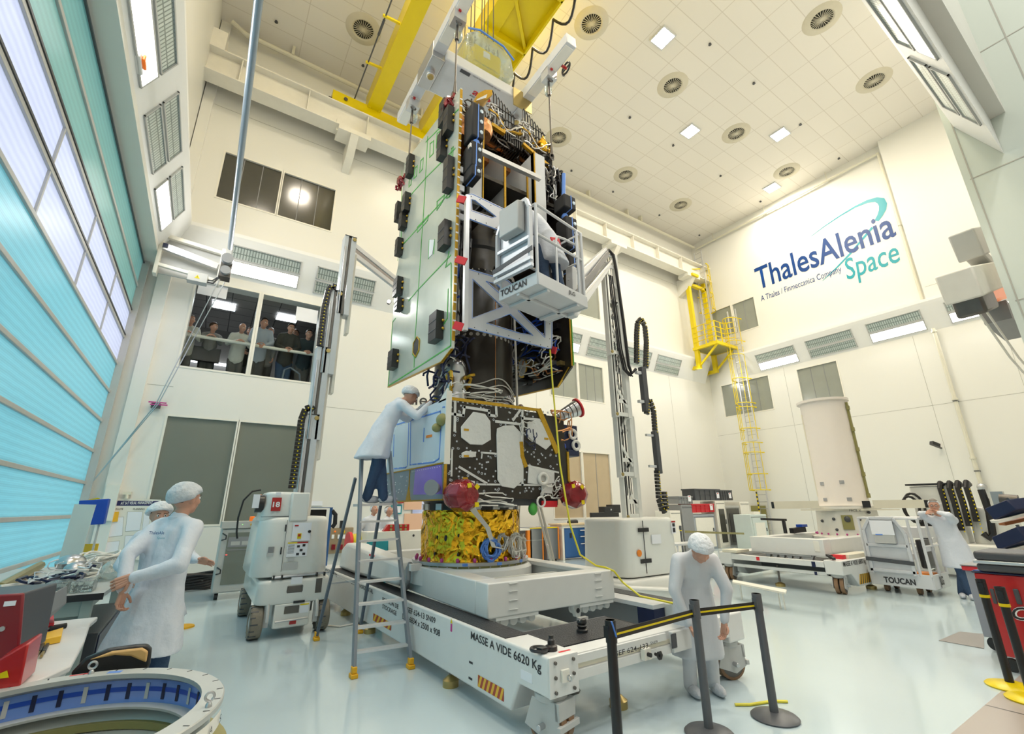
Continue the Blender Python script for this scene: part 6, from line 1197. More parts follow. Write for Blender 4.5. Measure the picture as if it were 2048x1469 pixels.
b = MB('black_plastic'); rbox(b, 11.42, 3.34, .45, 11.86, 3.45, .95, .05); b.use('paper').box(11.5, 3.325, .74, 11.74, 3.34, .82).use('orange_paint').box(11.45, 3.34, .30, 11.8, 3.6, .36); part(b, 'bag', pk, label='black bag hanging in the basket')
b = MB('lift_white'); rbox(b, 14.6, 2.6, .05, 17.2, 4.2, .72, .2, top=.08); part(b, 'chassis', pk)
b = MB('lift_white'); rbox(b, 14.9, 2.75, .72, 16.4, 3.45, 1.52, .28, n=8, top=.12, taper=.04); b.use('paper').box(14.89, 3.0, .95, 14.90, 3.12, 1.2) ; part(b, 'turret', pk)
part(MB('lift_white').box(14.95, 3.5, .7, 15.4, 4.35, 2.02).use('white_metal').box(14.9, 3.55, 1.0, 15.0, 3.9, 1.62), 'mast_cover', pk, bevel=.03)
b = MB('black_plastic')
for k, y in enumerate((3.72, 3.55, 3.40, 3.25)): b.tube([V((14.85, y, .9+.1*k)), V((14.85, y-.01, 1.6)), V((14.85, y, 1.95)), V((14.95, y, 2.08)), V((15.1, y, 2.02))], .06, 8)
b.tube([(14.85, 3.2, .95), (14.85, 3.12, .85), (14.85, 3.05, .95), (14.85, 3.0, 1.4), (14.86, 3.02, 1.9)], .07, 8).tube([V((14.8, 4.3, 1.5))+V((0, .2*cos(t), .35*sin(t))) for t in [i*pi/8 for i in range(17)]], .03, 6).tube([V((14.78, 4.36, 1.5))+V((0, .16*cos(t), .28*sin(t))) for t in [i*pi/8 for i in range(17)]], .03, 6).box(14.9, 4.0, .9, 15.0, 4.3, 1.35).box(14.9, 3.5, 2.04, 15.3, 4.4, 2.08)
b.use('yellow_paint')
for y in (3.66, 3.49, 3.34, 3.19):
    for k in range(12): b.cb((14.785, y, .98+.085*k), (.008, .02, .03))
part(b, 'cable_guide', pk)
part(MB('dark_steel').cyl((14.95, 2.78, 1.70), (14.95, 2.50, 1.66), .11).use('steel').box(14.9, 2.7, 1.5, 15.05, 2.9, 1.85), 'motor', pk)
part(MB('white_metal').box(12.1, 3.45, .95, 12.8, 3.95, 1.15).beam((11.95, 3.7, .6), (14.9, 3.8, 1.1), .12, .12).use('black_plastic').box(12.15, 3.45, .7, 12.4, 3.55, .95), 'jib_arm', pk, bevel=.01)
for x, y in ((11.35, 3.5), (11.8, 3.5), (11.35, 4.0), (11.8, 4.0)): part(MB('brown_tread').cyl((x, y, .07), (x, y+.06, .07), .07), 'roller', pk)
# ================================================================ SMALLER THINGS
L = dict(local=True)
def slab(m, pts, y, d, mb=None):
    """solid block whose front face (at depth y) has the given outline, d metres deep"""
    mb = mb or MB(m); mb.use(m); return mb.prism(PP(pts, y=y), (0, d, 0))
def rect(m, px0, py0, px1, py1, y, d, mb=None):
    """upright rectangular block from its opposite front corners"""
    mb = mb or MB(m); mb.use(m); a, c = P(px0, py0, y=y), P(px1, py1, y=y); return mb.box(min(a.x, c.x), y, min(a.z, c.z), max(a.x, c.x), y+d, max(a.z, c.z))
# ---- stanchions
def stanchion(name, lb, x, y, h, mp, mbase, band, grp):
    t = thing(name, lb, 'stanchion', (x, y, 0), 0, grp)
    part(MB(mbase).lathe([(0, .0), (.17, 0), (.175, .012), (.16, .025), (.05, .045), (0, .045)], n=40), 'base', t, **L)
    p_ = MB(mp).cyl((0, 0, .04), (0, 0, h), .032, n=24).cyl((0, 0, h-.13), (0, 0, h), .037, n=24).box(-.045, -.02, h-.10, -.03, .02, h-.03); q = part(p_, 'post', t, **L)
    if band: part(MB('yellow_paint').cyl((0, 0, h-.16), (0, 0, h-.135), .038, n=24), 'yellow_band', q, **L)
    return t
sA, sB, sC = (2.36, 2.42), (3.37, 2.51), (4.03, 2.38)
mat('post_grey', (.10, .105, .115), .4); mat('post_black', (.012, .012, .014), .3)
stanchion('belt_stanchion', 'black barrier post with blue tape on top, in front of the trolley', *sA, .89, 'post_black', 'post_black', 0, 'grey belt barrier posts')
stanchion('belt_stanchion', 'grey barrier post in the middle behind the stooping person', *sB, .89, 'post_grey', 'post_grey', 0, 'grey belt barrier posts')
stanchion('belt_stanchion', 'grey barrier post with round foot at the right end of the belt', *sC, .89, 'post_grey', 'post_grey', 0, 'grey belt barrier posts')
tag(MB('blue_tape').beam((2.335, 2.383, .89), (2.36, 2.378, .80), .02, .004).build('blue_tape'), 'torn blue tape on the black barrier post', 'tape')
for (a, c, lb) in ((sA, sB, 'black belt with yellow line from the black post to the middle post'), (sB, sC, 'black belt with yellow line between the middle and the right grey post')):
    a, c = V((*a, .80)), V((*c, .80)); d_ = (c-a).normalized(); nn = V((d_.y, -d_.x, 0)); t = thing('barrier_belt', lb, 'belt', (a+c)/2); part(MB('post_black').beam(a+d_*.035, c-d_*.035, .004, .055), 'band', t); part(MB('yellow_paint').beam(a+d_*.04+nn*.0025, c-d_*.04+nn*.0025, .002, .012), 'yellow_line', t)
for (x, y, h, lb) in ((6.40, 1.50, .90, 'black post with yellow band and yellow foot nearest the red tool cart'), (6.12, 1.32, .88, 'black post with yellow band and yellow foot at the lower right corner')): stanchion('belt_stanchion', lb, x, y, h, 'post_black', 'yellow_paint', 1, 'yellow footed barrier posts')
stanchion('belt_stanchion', 'distant dark barrier post before the tall cabinets', *P(1368, 1120, z=0).xy, 1.0, 'post_grey', 'yellow_paint', 1, None)
a, c = P(1370, 1064, y=7.2), P(1488, 1068, y=7.9); tag(MB('olive').beam(a, c, .01, .05).build('barrier_belt'), 'distant olive belt stretched in front of the tall cabinets', 'belt')
# ---- right corner: carts, case, trays
t = thing('tool_cart', 'red tool cart with black script lettering at the right edge', 'cart', (7.2, 1.3, 0))
part(MB('red_paint').box(6.93, 1.0, .14, 7.5, 1.66, .90).use('navy').box(6.92, .98, .90, 7.52, 1.68, .92), 'body', t, bevel=.012)
b = MB('black_plastic')
for x in (6.99, 7.42):
    for y in (1.08, 1.58): b.cyl((x-.02, y, .06), (x+.02, y, .06), .06)
b.use('red_paint').cyl((6.99, 1.08, .06), (6.99, 1.58, .06), .01); part(b, 'caster', t); part(MB('dark_grey').box(6.91, 1.54, .62, 6.93, 1.57, .76).box(6.91, 1.36, .64, 6.93, 1.40, .78), 'handle', t, bevel=.008)
letters('Com', (6.928, 1.46, .50), (0, -.34, 0), (0, 0, .12), 'white_ink', t, bold=.05, shear=.35); letters('Com', (6.928, 1.46, .50), (0, -.34, 0), (0, 0, .12), 'black_ink', t, bold=.01, shear=.35, lift=.006); letters('D  C', (6.928, 1.30, .43), (0, -.2, 0), (0, 0, .045), 'white_ink', t, bold=.02)
t = thing('tool_cart', 'grey tool cart with an orange-red top edge behind the red cart', 'cart', (8.0, 1.7, 0)); mat('kit_panel', (.33, .37, .42), .4); part(MB('kit_panel').box(7.72, 1.35, .14, 8.4, 1.92, .84).use('red_tag').box(7.70, 1.33, .84, 8.42, 1.94, .89).use('mid_grey').box(7.69, 1.32, .89, 8.43, 1.95, .905), 'body', t, bevel=.008)
b = MB('black_plastic')
for x in (7.8, 8.3):
    for y in (1.42, 1.85): b.cyl((x-.02, y, .07), (x+.02, y, .07), .07)
part(b, 'caster', t)
t = thing('equipment_case', 'black hard case with a silver rim lying on the red tool cart', 'case', (7.2, 1.35, .92)); part(MB('dark_grey').box(6.90, .95, .922, 7.5, 1.62, 1.0).box(6.90, .95, 1.03, 7.5, 1.62, 1.12), 'shell', t, bevel=.03, seg=3); part(MB('aluminium').box(6.885, .94, 1.0, 7.51, 1.63, 1.03), 'rim', t, bevel=.004)
tag(MB('bright_blue').box(6.93, 1.58, .921, 6.99, 1.66, .926).build('blue_cloth'), 'bit of blue film under the black case', 'cloth')
for k, (pl, lb) in enumerate((([(1968, 1018), (2013, 1000), (2034, 1020), (1988, 1041)], 'upper dark blue tray with orange brackets at the right edge'), ([(1982, 1075), (2033, 1054), (2052, 1080), (1996, 1102)], 'lower dark blue tray with orange brackets at the right edge'))):
    q = PP(pl, x=8.9); t = thing('tilted_tray', lb, 'tray', sum(q, V((0, 0, 0)))/4, 0, 'tilted dark trays'); part(MB('navy').prism(q, (.5, -.5, .10)), 'shell', t, bevel=.01)
    part(MB('cream_white').beam(q[3]+V((0, 0, -.02)), q[3]+V((.5, -.6, .22)), .16, .035), 'edge', t); part(MB('orange_brown').beam(q[3]+V((.12, -.04, -.05)), q[3]+V((.6, -.6, .13)), .12, .04) if mat('orange_brown', (.42, .13, .03), .5) else None, 'bracket', t)
    b = MB('dark_grey')
    for i in range(4): b.beam(q[1]+V((.08*i+.05, -.08*i, .02)), q[2]+V((.08*i+.05, -.08*i, .02)), .04, .03)
    part(b, 'slot', t)
tag(MB('mid_grey').box(9.5, .98, 0, 9.58, 1.06, 1.75).beam((9.54, 1.02, 1.62), (9.2, 1.5, 1.55), .05).beam((9.54, 1.02, 1.25), (9.2, 1.5, 1.2), .05).cyl((9.54, 1.02, 0), (9.54, 1.02, .05), .3).build('tray_stand'), 'grey upright holding the two dark trays', 'stand')
tag(MB('pane_steel').prism([(7.78, 1.96, .002), (8.6, 2.13, .002), (8.52, 2.34, .002), (7.78, 2.36, .002)], (0, 0, .004)).build('floor_plate') if mat('pane_steel', (.33, .31, .29), .35, .3) else None, 'flat grey metal plate in the floor beside the grey cart', 'plate')
# ---- ring container bottom left
mat('ring_grey', (.50, .52, .50), .4, .2); mat('film_blue', (.16, .30, .75), .15, var=.25, sc=3, coat=.5)
rc = thing('transport_ring', 'round grey container ring lined with blue film at the lower left corner', 'ring', (-.43, 2.82, 0)); cc_ = (-.43, 2.82, 0)
part(MB('ring_grey').lathe([(.57, .80), (.655, .80), (.66, .795), (.66, .775), (.62, .765), (.62, .64), (.60, .60), (.57, .60), (.60, .64), (.60, .765), (.57, .78)], cc_, n=72, closed=True), 'upper_flange', rc)
part(MB('film_blue').lathe([(.597, .765), (.597, .665)], cc_, n=72, cap=False), 'film_lining', rc)
b = MB('navy')
for k in range(40):
    a = 2*pi*k/40; b.use('navy' if k % 3 else 'light_grey').cb((cc_[0]+.594*cos(a), cc_[1]+.594*sin(a), .716), (.002, .018, .07), a)
b.use('bright_blue')
b.lathe([(.5945, .735), (.5945, .715)], cc_, n=72, cap=False); part(b, 'slot', rc)
part(MB('ring_grey').lathe([(.54, .655), (.60, .655), (.60, .665), (.54, .665)], cc_, n=72, closed=True), 'inner_flange', rc)
part(MB('olive').lathe([(.545, .60), (.70, .60), (.70, .57), (.545, .57)], cc_, n=72, closed=True), 'olive_rim', rc)
part(MB('cream_white').lathe([(.50, .05), (.56, .56), (.60, .56), (.60, .02), (.45, .02)], cc_, n=72, closed=True), 'drum', rc)
part(MB('cream_white').lathe([(.0, .30), (.50, .30)], cc_, n=60), 'drum_floor', rc)
b = MB('black_ink')
for k in range(30): a = 2*pi*k/30; b.cb((cc_[0]+.64*cos(a), cc_[1]+.64*sin(a), .8005), (.025, .006, .001), a)
b.use('blue_tape').cb((cc_[0]+.615*cos(1.25), cc_[1]+.615*sin(1.25), .8006), (.03, .06, .001), 1.25).use('red_tag').cb((cc_[0]+.64*cos(1.5), cc_[1]+.64*sin(1.5), .8006), (.012, .07, .001), 1.5); part(b, 'mark', rc, smooth=False)
part(MB('cream_white').lathe([(.661, .76), (.661, .70)], cc_, n=30, a0=-1.1, a1=-.2), 'name_plate', rc)
for k, ch in enumerate('MAS'):
    a = -.55+.17*k-.05; tg = V((-sin(a), cos(a), 0)); letters(ch, V((cc_[0]+.663*cos(a), cc_[1]+.663*sin(a), .715)), tg*.03, V((0, 0, .03)), 'black_ink', rc)
def eye(o_, c): part(MB('steel').lathe([(.016+.0055*cos(a), .0055*sin(a)) for a in [i*pi/4 for i in range(8)]], (c[0], c[1], c[2]+.038), n=20, closed=True, ax='Y').lathe([(0, 0), (.013, 0), (.012, .01), (.007, .018), (0, .018)], c, n=14), 'eye_bolt', o_)
eye(rc, (cc_[0]+.63*cos(1.42), cc_[1]+.63*sin(1.42), .80)); eye(rc, (cc_[0]+.63*cos(-.35), cc_[1]+.63*sin(-.35), .80))
# ---- white desk with tools
dk = thing('work_desk', 'white desk with tools at the lower left', 'desk', (-.95, 4.4, 0))
part(MB('light_top').prism([(-1.7, 3.25, .75), (-.80, 3.35, .75), (-.56, 3.50, .75), (-.46, 3.75, .75), (-.50, 4.4, .75), (-.56, 5.0, .75), (-.55, 5.25, .75), (-1.7, 5.25, .75)], (0, 0, .035)), 'desktop', dk, bevel=.008) if mat('light_top', (.70, .70, .70), .4) else None
part(MB('kit_grey').box(-.95, 3.6, 0, -.75, 3.66, .75).box(-.72, 4.75, 0, -.66, 5.1, .75).box(-1.5, 5.1, 0, -.7, 5.15, .5), 'leg', dk); part(MB('light_grey').prism([(-.85, 3.4, .6), (-.6, 3.55, .6), (-.52, 3.8, .6), (-.58, 4.9, .6), (-.62, 4.9, .6), (-.9, 3.45, .6)], (0, 0, .15)), 'panel', dk)
t = thing('desktop_computer', 'dark computer case with a dark red front on the desk', 'computer', (-.95, 3.9, .785))
pl = PP([(-20, 1192), (48, 1187), (37, 1316), (0, 1322), (-25, 1325)], y=3.75); part(MB('dark_red').prism(pl, (0, .03, 0)), 'front', t, bevel=.01) if mat('dark_red', (.22, .012, .02), .3) else None
pl = PP([(52, 1186), (74, 1168), (55, 1280), (22, 1322)], y=3.78); part(MB('dark_grey').prism([pl[0], pl[3], pl[3]+V((-.4, 0, 0)), pl[0]+V((-.4, 0, 0))], (.06, .38, .0)), 'case', t, bevel=.01)
part(rect('paper', 9, 1204, 30, 1212, 3.745, .004), 'label', t, smooth=False); part(MB('steel').cyl(P(5, 1258, y=3.75), P(5, 1258, y=3.75)+V((0, -.012, 0)), .012), 'lock', t)
tag(slab('mid_grey', [(60, 1225), (100, 1190), (98, 1232), (55, 1270)], 4.5, .5).build('equipment_box', bevel=.01), 'dark open equipment box behind the computer case', 'box')
tag(slab('red_paint', [(-10, 1325), (50, 1290), (58, 1288), (40, 1375), (-10, 1390)], 3.42, .25).build('red_bin', bevel=.008), 'red bin with a yellow warning sign at the left edge', 'bin')
tag(slab('yellow_paint', [(0, 1348), (14, 1342), (17, 1356), (0, 1358)], 3.41, .004).build('warning_sticker', smooth=False), 'yellow warning triangle on the red bin', 'sticker')
dz = .787
for pl, m, h, nm, lb in (([(83, 1245), (103, 1236), (105, 1262), (84, 1264)], 'red_ink', .05, 'red_box', 'small red box at the back of the white desk'), ([(80, 1282), (124, 1268), (120, 1286), (82, 1294)], 'haz_yellow', .04, 'yellow_box', 'yellow box lying on the white desk'), ([(62, 1280), (80, 1276), (80, 1290), (64, 1296)], 'red_ink', .04, 'red_box', 'dark red box beside the yellow one')):
    tag(MB(m).prism(PP(pl, z=dz), (0, 0, h)).build(nm, bevel=.004), lb, 'box')
for k in range(4): a = P(60+9*k, 1305, z=dz+.012); c = P(68+9*k, 1290, z=dz+.012); t = thing('pliers', 'black handled pliers in a row on the white desk', 'pliers', a, 0, 'row of pliers'); part(MB('black_plastic').beam(a, c, .018, .02), 'handle', t, bevel=.004); part(MB('brass').beam(a, a-(c-a)*.5, .012, .012), 'jaw', t)
a, c, e = P(98, 1258, z=dz+.015), P(132, 1252, z=dz+.015), P(50, 1268, z=dz+.015); t = thing('torque_wrench', 'chrome torque wrench with a black grip on the white desk', 'wrench', a); part(MB('black_rubber').cyl(a, c, .018), 'grip', t); part(MB('steel').cyl(e, a, .009).cyl(e, e+V((.02, .01, 0)), .02).use('yellow_paint').cyl(a+(e-a)*.3, a+(e-a)*.36, .011), 'shaft', t)
tag(MB('steel').beam(P(45, 1290, z=dz+.03), P(66, 1282, z=dz+.03), .04, .04).use('black_plastic').beam(P(62, 1286, z=dz+.03), P(72, 1283, z=dz+.03), .02, .02).build('connector'), 'bunch of metal connectors at the foot of the computer', 'connector')
# chair
ch_ = thing('office_chair', 'black office chair with a tan cushion behind the container ring', 'chair', (-.5, 3.55, 0))
pl = PP([(140, 1348), (170, 1318), (215, 1300), (270, 1292), (295, 1291), (303, 1300), (300, 1330), (285, 1365), (150, 1365)], y=3.56); part(MB('black_plastic').prism(pl, (0, .05, 0)), 'backrest', ch_, bevel=.012, seg=3)
pl = PP([(178, 1320), (225, 1302), (285, 1295), (297, 1302), (293, 1325), (262, 1312), (230, 1310)], y=3.555); part(MB('wood_tan').prism(pl, (0, -.02, 0)) if mat('wood_tan', (.62, .38, .14), .5) else None, 'cushion', ch_, bevel=.01)
part(MB('black_plastic').box(-.62, 3.3, .40, -.3, 3.56, .46).cyl((-.45, 3.45, .1), (-.45, 3.45, .4), .03).cyl((-.45, 3.45, 0), (-.45, 3.45, .1), .14, .04), 'seat', ch_, bevel=.01)
# ---- metal bench with cables, behind the desk
bn = thing('work_bench', 'grey steel bench heaped with cables and bagged parts by the cyan door', 'bench', (-1.3, 7.3, 0))
part(MB('light_grey').prism([(-1.9, 5.87, .84), (-.62, 5.87, .84), (-.60, 6.4, .84), (-.75, 9.0, .84), (-1.9, 9.0, .84)], (0, 0, .04)), 'bench_top', bn); part(MB('black_plastic').box(-1.9, 5.855, .83, -.61, 5.87, .885), 'edge_strip', bn)
b = MB('steel_green') if mat('steel_green', (.36, .40, .36), .45) else None
for x, y in ((-.72, 5.95), (-.80, 8.8), (-1.8, 5.95)): b.box(x-.04, y-.04, 0, x+.04, y+.04, .84)
b.box(-1.85, 5.92, .70, -.7, 5.96, .84).box(-.74, 5.95, .74, -.70, 8.8, .84); part(b, 'leg', bn, bevel=.005)
part(MB('pane_grey').box(-1.7, 5.99, .15, -.75, 6.0, .70), 'glass_panel', bn)
tag(MB('dark_grey').box(-.95, 6.2, .02, -.62, 8.0, .5).use('navy').box(-.62, 6.25, .05, -.61, 7.9, .47).build('drawer_unit', bevel=.006), 'dark drawer unit under the steel bench', 'drawer unit')
def heap(lb, m, lo, hi, n, r, sd, nm='cable_heap'): return tag(wires(MB(m), m, lo, hi, n, r, sd).build(nm), lb, 'cable')
def bz(px, py): return P(px, py, z=.9)
q = P(200, 1130, z=.93); b = MB('cable_white'); r2 = random.Random(3)
for k in range(14): R1 = r2.uniform(.10, .22); b.tube([(q.x+R1*cos(t_)*1.1, q.y+R1*1.7*sin(t_), .91+.012*k+.02*sin(3*t_+k)) for t_ in [i*pi/10 for i in range(20)]], .013, 6, closed=True)
tag(b.build('cable_coil'), 'white coiled cable on top of the bench heap', 'cable')
heap('tangled white cables on the steel bench', 'cable_white', (-1.25, 6.4, .89), (-.78, 8.2, 1.04), 14, .016, 5)
heap('blue and silver cable tangle on the steel bench', 'navy', (-1.3, 6.3, .89), (-.9, 7.4, 1.0), 8, .014, 6)
heap('thin white cables hanging over the bench heap', 'paper', (-1.2, 6.2, .95), (-.8, 7.2, 1.12), 8, .006, 8)
tag(MB('steel').sph((-1.16, 7.6, 1.03), (.14, .2, .09)).sph((-1.05, 7.2, 1.0), (.1, .12, .06)).build('foil_bag'), 'shiny silver bag in the heap on the bench', 'bag')
for x, lb in ((-.98, 'left clear plastic box of screws on the bench'), (-.80, 'right clear plastic box of screws on the bench')):
    t = thing('screw_box', lb, 'box', (x, 6.15, .88)); part(MB('clear_film').box(x-.08, 6.02, .882, x+.08, 6.28, .98), 'box', t, bevel=.008)
    b = MB('dark_steel'); r2 = random.Random(int(-x*100))
    for k in range(70): p = V((x+r2.uniform(-.06, .06), 6.15+r2.uniform(-.1, .1), .89+r2.uniform(0, .05))); d_ = V((r2.uniform(-1, 1), r2.uniform(-1, 1), r2.uniform(-.3, .3))).normalized()*.02; b.cyl(p, p+d_, .004, n=5)
    part(b, 'screw', t)['kind'] = 'stuff'
t = thing('metal_jig', 'flat metal jig with round knobs on the front of the bench', 'jig', (-1.25, 6.0, .88)); part(MB('kit_grey').box(-1.5, 5.93, .885, -1.02, 6.12, .90).beam((-1.45, 5.95, .93), (-1.05, 5.95, .94), .03).beam((-1.45, 6.1, .94), (-1.0, 6.08, .96), .03), 'plate', t); part(MB('steel').cyl((-1.2, 5.9, .93), (-1.2, 5.99, .93), .03).cyl((-1.33, 5.92, .92), (-1.33, 5.98, .92), .02), 'knob', t)
tag(MB('clear_film').sph((-.72, 7.1, .97), (.1, .35, .10), 10, 6).build('plastic_bag'), 'clear plastic bag at the right of the bench heap', 'bag')
tag(MB('cable_white').tube([P(0, 1175, z=.95), P(60, 1168, z=.95), P(120, 1158, z=.95), P(150, 1150, z=.95)], .02, 8).build('white_hose'), 'white hose laid along the bench edge', 'hose')
tag(MB('brass').tube([(-1.45, 6.5, .92), (-1.6, 8.6, .94)], .05, 8).build('metal_ring'), 'edge of a tan metal ring at the back of the bench', 'ring')
tag(MB('paper').prism(PP([(0, 1178), (38, 1174), (20, 1186), (0, 1188)], z=.92), (0, 0, .003)).build('paper_sheet'), 'white paper lying at the left end of the bench', 'paper')
# ---- boards at the back left corner
tag(slab('panel_board', [(149, 1009), (192, 1010), (121, 1246), (77, 1262)], 9.4, .03).build('leaning_board'), 'tall pale green board leaning in the left corner', 'board') if mat('panel_board', (.60, .68, .66), .5) else None
t = thing('blue_board', 'blue panel box mounted high in the left corner', 'panel', P(185, 1050, y=9.9)); part(slab('bright_blue', [(158, 1002), (218, 998), (207, 1049), (155, 1052)], 9.9, .2), 'panel', t, bevel=.01); part(MB('light_grey').box(P(196, 1053, y=10).x, 9.95, 0, P(200, 1053, y=10).x, 10.0, 1.5), 'post', t); part(slab('yellow_paint', [(172, 1001), (195, 996), (200, 998), (198, 1002)], 9.95, .05), 'top', t)
tag(slab('haz_yellow', [(170, 1089), (198, 1088), (166, 1225), (135, 1236)], 10.2, .02).build('yellow_sheet', bevel=.002), 'yellow sheet standing behind the cable heap', 'sheet'); 
t = thing('planning_board', 'white visual management board on the back wall, headed by a dark blue strip', 'board', P(265, 1110, y=YB-.06)); yb = YB-.06
part(slab('cream_white', [(222, 997), (322, 1000), (300, 1120), (207, 1122)], yb, .03), 'board', t); part(slab('navy_strip', [(224, 1002), (320, 1003), (319, 1012), (222, 1012)], yb-.004, .004) if mat('navy_strip', (.02, .02, .12), .4) else None, 'header', t, smooth=False)
a, c = P(241, 1010, y=yb), P(305, 1008.5, y=yb); letters('AIT SAT VISUAL MANAGEMENT', a+V((0, -.008, 0)), c-a, (0, 0, .065), 'white_ink', t, bold=.01)
for s_, px in (('SATELLITE', 222), ('PLANNING', 266), ('QUALITE', 294)): a = P(px, 1021, y=yb); letters(s_, a+V((0, -.006, 0)), (.20, 0, 0), (0, 0, .045), 'black_ink', t)
b = MB('paper')
for pl in ([(220, 1035), (248, 1034), (245, 1072), (214, 1076)], [(255, 1024), (286, 1024), (280, 1062), (250, 1064)], [(212, 1085), (240, 1082), (234, 1115), (207, 1117)], [(250, 1072), (277, 1070), (272, 1108), (246, 1110)], [(288, 1026), (302, 1026), (296, 1060), (284, 1062)]):
    b.use('seam').prism(PP(pl, y=yb-.003), (0, .002, 0)); cx_ = sum(q[0] for q in pl)/4; cy2 = sum(q[1] for q in pl)/4; b.use('paper').prism(PP([(cx_+(q[0]-cx_)*.95, cy2+(q[1]-cy2)*.96) for q in pl], y=yb-.006), (0, .002, 0))
part(b, 'paper_sheet', t, smooth=False)
tag(slab('haz_yellow', [(219, 1026), (238, 1024), (235, 1044), (218, 1045)], yb-.03, .02).build('yellow_sheet'), 'small yellow sheet hung on the planning board beside the blue panel', 'sheet')
tag(rect('cream_paint', 246, 984, 262, 990, YB-.12, .1).cyl(P(254, 990, y=YB-.1), P(253, 998, y=YB-.1), .03).build('wall_box'), 'small cream box on the wall above the planning board', 'box')
tag(rect('dark_grey', 303, 806, 320, 817, YB-.12, .1).use('magenta').beam(P(297, 804, y=YB-.13), P(333, 807, y=YB-.13), .01, .03).beam(P(300, 809, y=YB-.13), P(335, 811, y=YB-.13), .01, .03).build('door_sensor'), 'small dark sensor with pink tape strips on the wall', 'sensor')
tag(MB('orange_paint').tube([P(246, 882, y=YB-.05), P(236, 920, y=YB-.05), P(220, 985, y=YB-.05), P(212, 1010, y=YB-.05)], .015, 6).build('wall_cable'), 'orange cable running down the left wall corner', 'cable')
tag(MB('black_rubber').tube([P(252, 880, y=YB-.05), P(249, 900, y=YB-.05), P(250, 925, y=YB-.05), P(240, 950, y=YB-.05), P(222, 975, y=YB-.05), P(216, 1005, y=YB-.05)], .018, 6).build('wall_cable'), 'black cable curving down the left wall corner', 'cable')
tag(MB('cream_white').box(-1.75, YB-.2, 1.4, -1.52, YB-.14, 2.15).build('wall_cabinet'), 'low cream cabinet in the left wall corner', 'cabinet')
# ---- equipment rack on casters
rk = thing('server_rack', 'grey rack cabinet on casters with a dark glass door, left of lift 18', 'rack', (.72, 11.1, 0))
part(MB('rack_grey').box(.42, 10.75, .12, 1.08, 11.5, 1.36), 'body', rk, bevel=.01) if mat('rack_grey', (.48, .49, .47), .4) else None
dr = part(MB('rack_grey').box(.43, 10.72, .14, 1.07, 10.75, 1.24), 'door', rk, bevel=.004); part(MB('pane_olive').box(.53, 10.712, .26, .96, 10.72, 1.18).use('mid_grey').box(.55, 10.708, .92, .95, 10.712, 1.10).box(.55, 10.708, .86, .95, 10.712, .875).use('rack_grey').box(.6, 10.706, .95, .75, 10.708, 1.02).box(.78, 10.706, .95, .9, 10.708, 1.02), 'glass', dr, smooth=False)
part(MB('black_plastic').box(.99, 10.70, .70, 1.02, 10.72, .84), 'door_handle', dr); emit('led_green', (.3, 1, .2), 3); emit('led_red', (1, .05, .05), 3)
part(MB('rack_grey').box(.40, 10.70, 1.26, 1.10, 11.5, 1.38).use('led_green').box(.74, 10.696, 1.32, .75, 10.70, 1.33).use('led_red').box(.54, 10.706, .78, .57, 10.71, .79).use('yellow_paint').cyl((.90, 10.70, 1.32), (.90, 10.685, 1.32), .025).use('red_paint').cyl((.90, 10.686, 1.32), (.90, 10.67, 1.32), .015), 'control_strip', rk)
for z in (1.05, .45): part(MB('black_plastic').tube([(.44, 10.72, z), (.50, 10.64, z+.02), (.50, 10.64, z+.08), (.44, 10.72, z+.12)], .012, 6), 'side_handle', rk)
for x in (.5, 1.02): part(MB('black_plastic').cyl((x-.03, 10.85, .06), (x+.03, 10.85, .06), .06).use('steel').box(x-.035, 10.83, .06, x+.035, 10.87, .12), 'caster', rk)
part(MB('orange_glow').lathe([(.05, 1.38), (.05, 1.46), (.04, 1.47), (0, 1.47)], (.92, 11.0, 0)), 'beacon', rk)
b = MB('black_rubber')
for k in range(7): b.tube([V((.1+.35*cos(t)*1.2, 12.5+.25*sin(t)-.02*k, .03+.045*k+.02*sin(3*t+k))) for t in [i*pi/10 for i in range(20)]], .028, 6, closed=True)
tag(b.build('black_hose'), 'heap of black hoses on the floor left of the rack', 'hose')
tag(MB('yellow_shoe').lathe([(0, 0), (.16, 0), (.15, .02), (0, .04)], (*P(363, 1256, z=0).xy, 0)).build('yellow_disc'), 'small yellow disc on the floor right of the man in white', 'disc')
# ---- wall power panel, hose reel, blue frame behind lift 18
t = thing('power_panel', 'brown wall panel with switches, red sockets and an emergency stop', 'panel', P(685, 1070, y=YB-.1)); part(rect('panel_brown', 658, 1057, 703, 1106, YB-.14, .12), 'panel', t, bevel=.01) if mat('panel_brown', (.33, .25, .15), .5) else None
b = rect('white_ink', 664, 1070, 668, 1078, YB-.16, .02)
for k in (676, 686): rect('white_ink', k, 1070, k+4, 1078, YB-.16, .02, b)
rect('dark_red', 664, 1090, 670, 1100, YB-.2, .06, b); rect('dark_red', 679, 1090, 685, 1100, YB-.2, .06, b); b.use('yellow_paint').cyl(P(685, 1064, y=YB-.14), P(685, 1064, y=YB-.14)+V((0, -.02, 0)), .06).use('red_ink').cyl(P(685, 1064, y=YB-.16), P(685, 1064, y=YB-.16)+V((0, -.03, 0)), .035).use('orange_glow').sph(P(670, 1064, y=YB-.15), .025); part(b, 'switch', t)
c = P(700, 1090, y=10.6); t = thing('hose_reel', 'orange-red hose reel with yellow hose behind the step ladder', 'reel', (c.x, 10.6, 0)); part(MB('red_tag').cyl((c.x-.06, 10.6, c.z), (c.x, 10.6, c.z), .26, n=32).use('olive').cyl((c.x+.22, 10.6, c.z), (c.x+.26, 10.6, c.z), .26, n=32), 'disc', t)
b = MB('yellow_cable')
for k in range(5): b.lathe([(.20+.025*cos(a), .025*sin(a)) for a in [i*pi/3 for i in range(6)]], (c.x+.03+.045*k, 10.6, c.z), n=24, closed=True, ax='X')
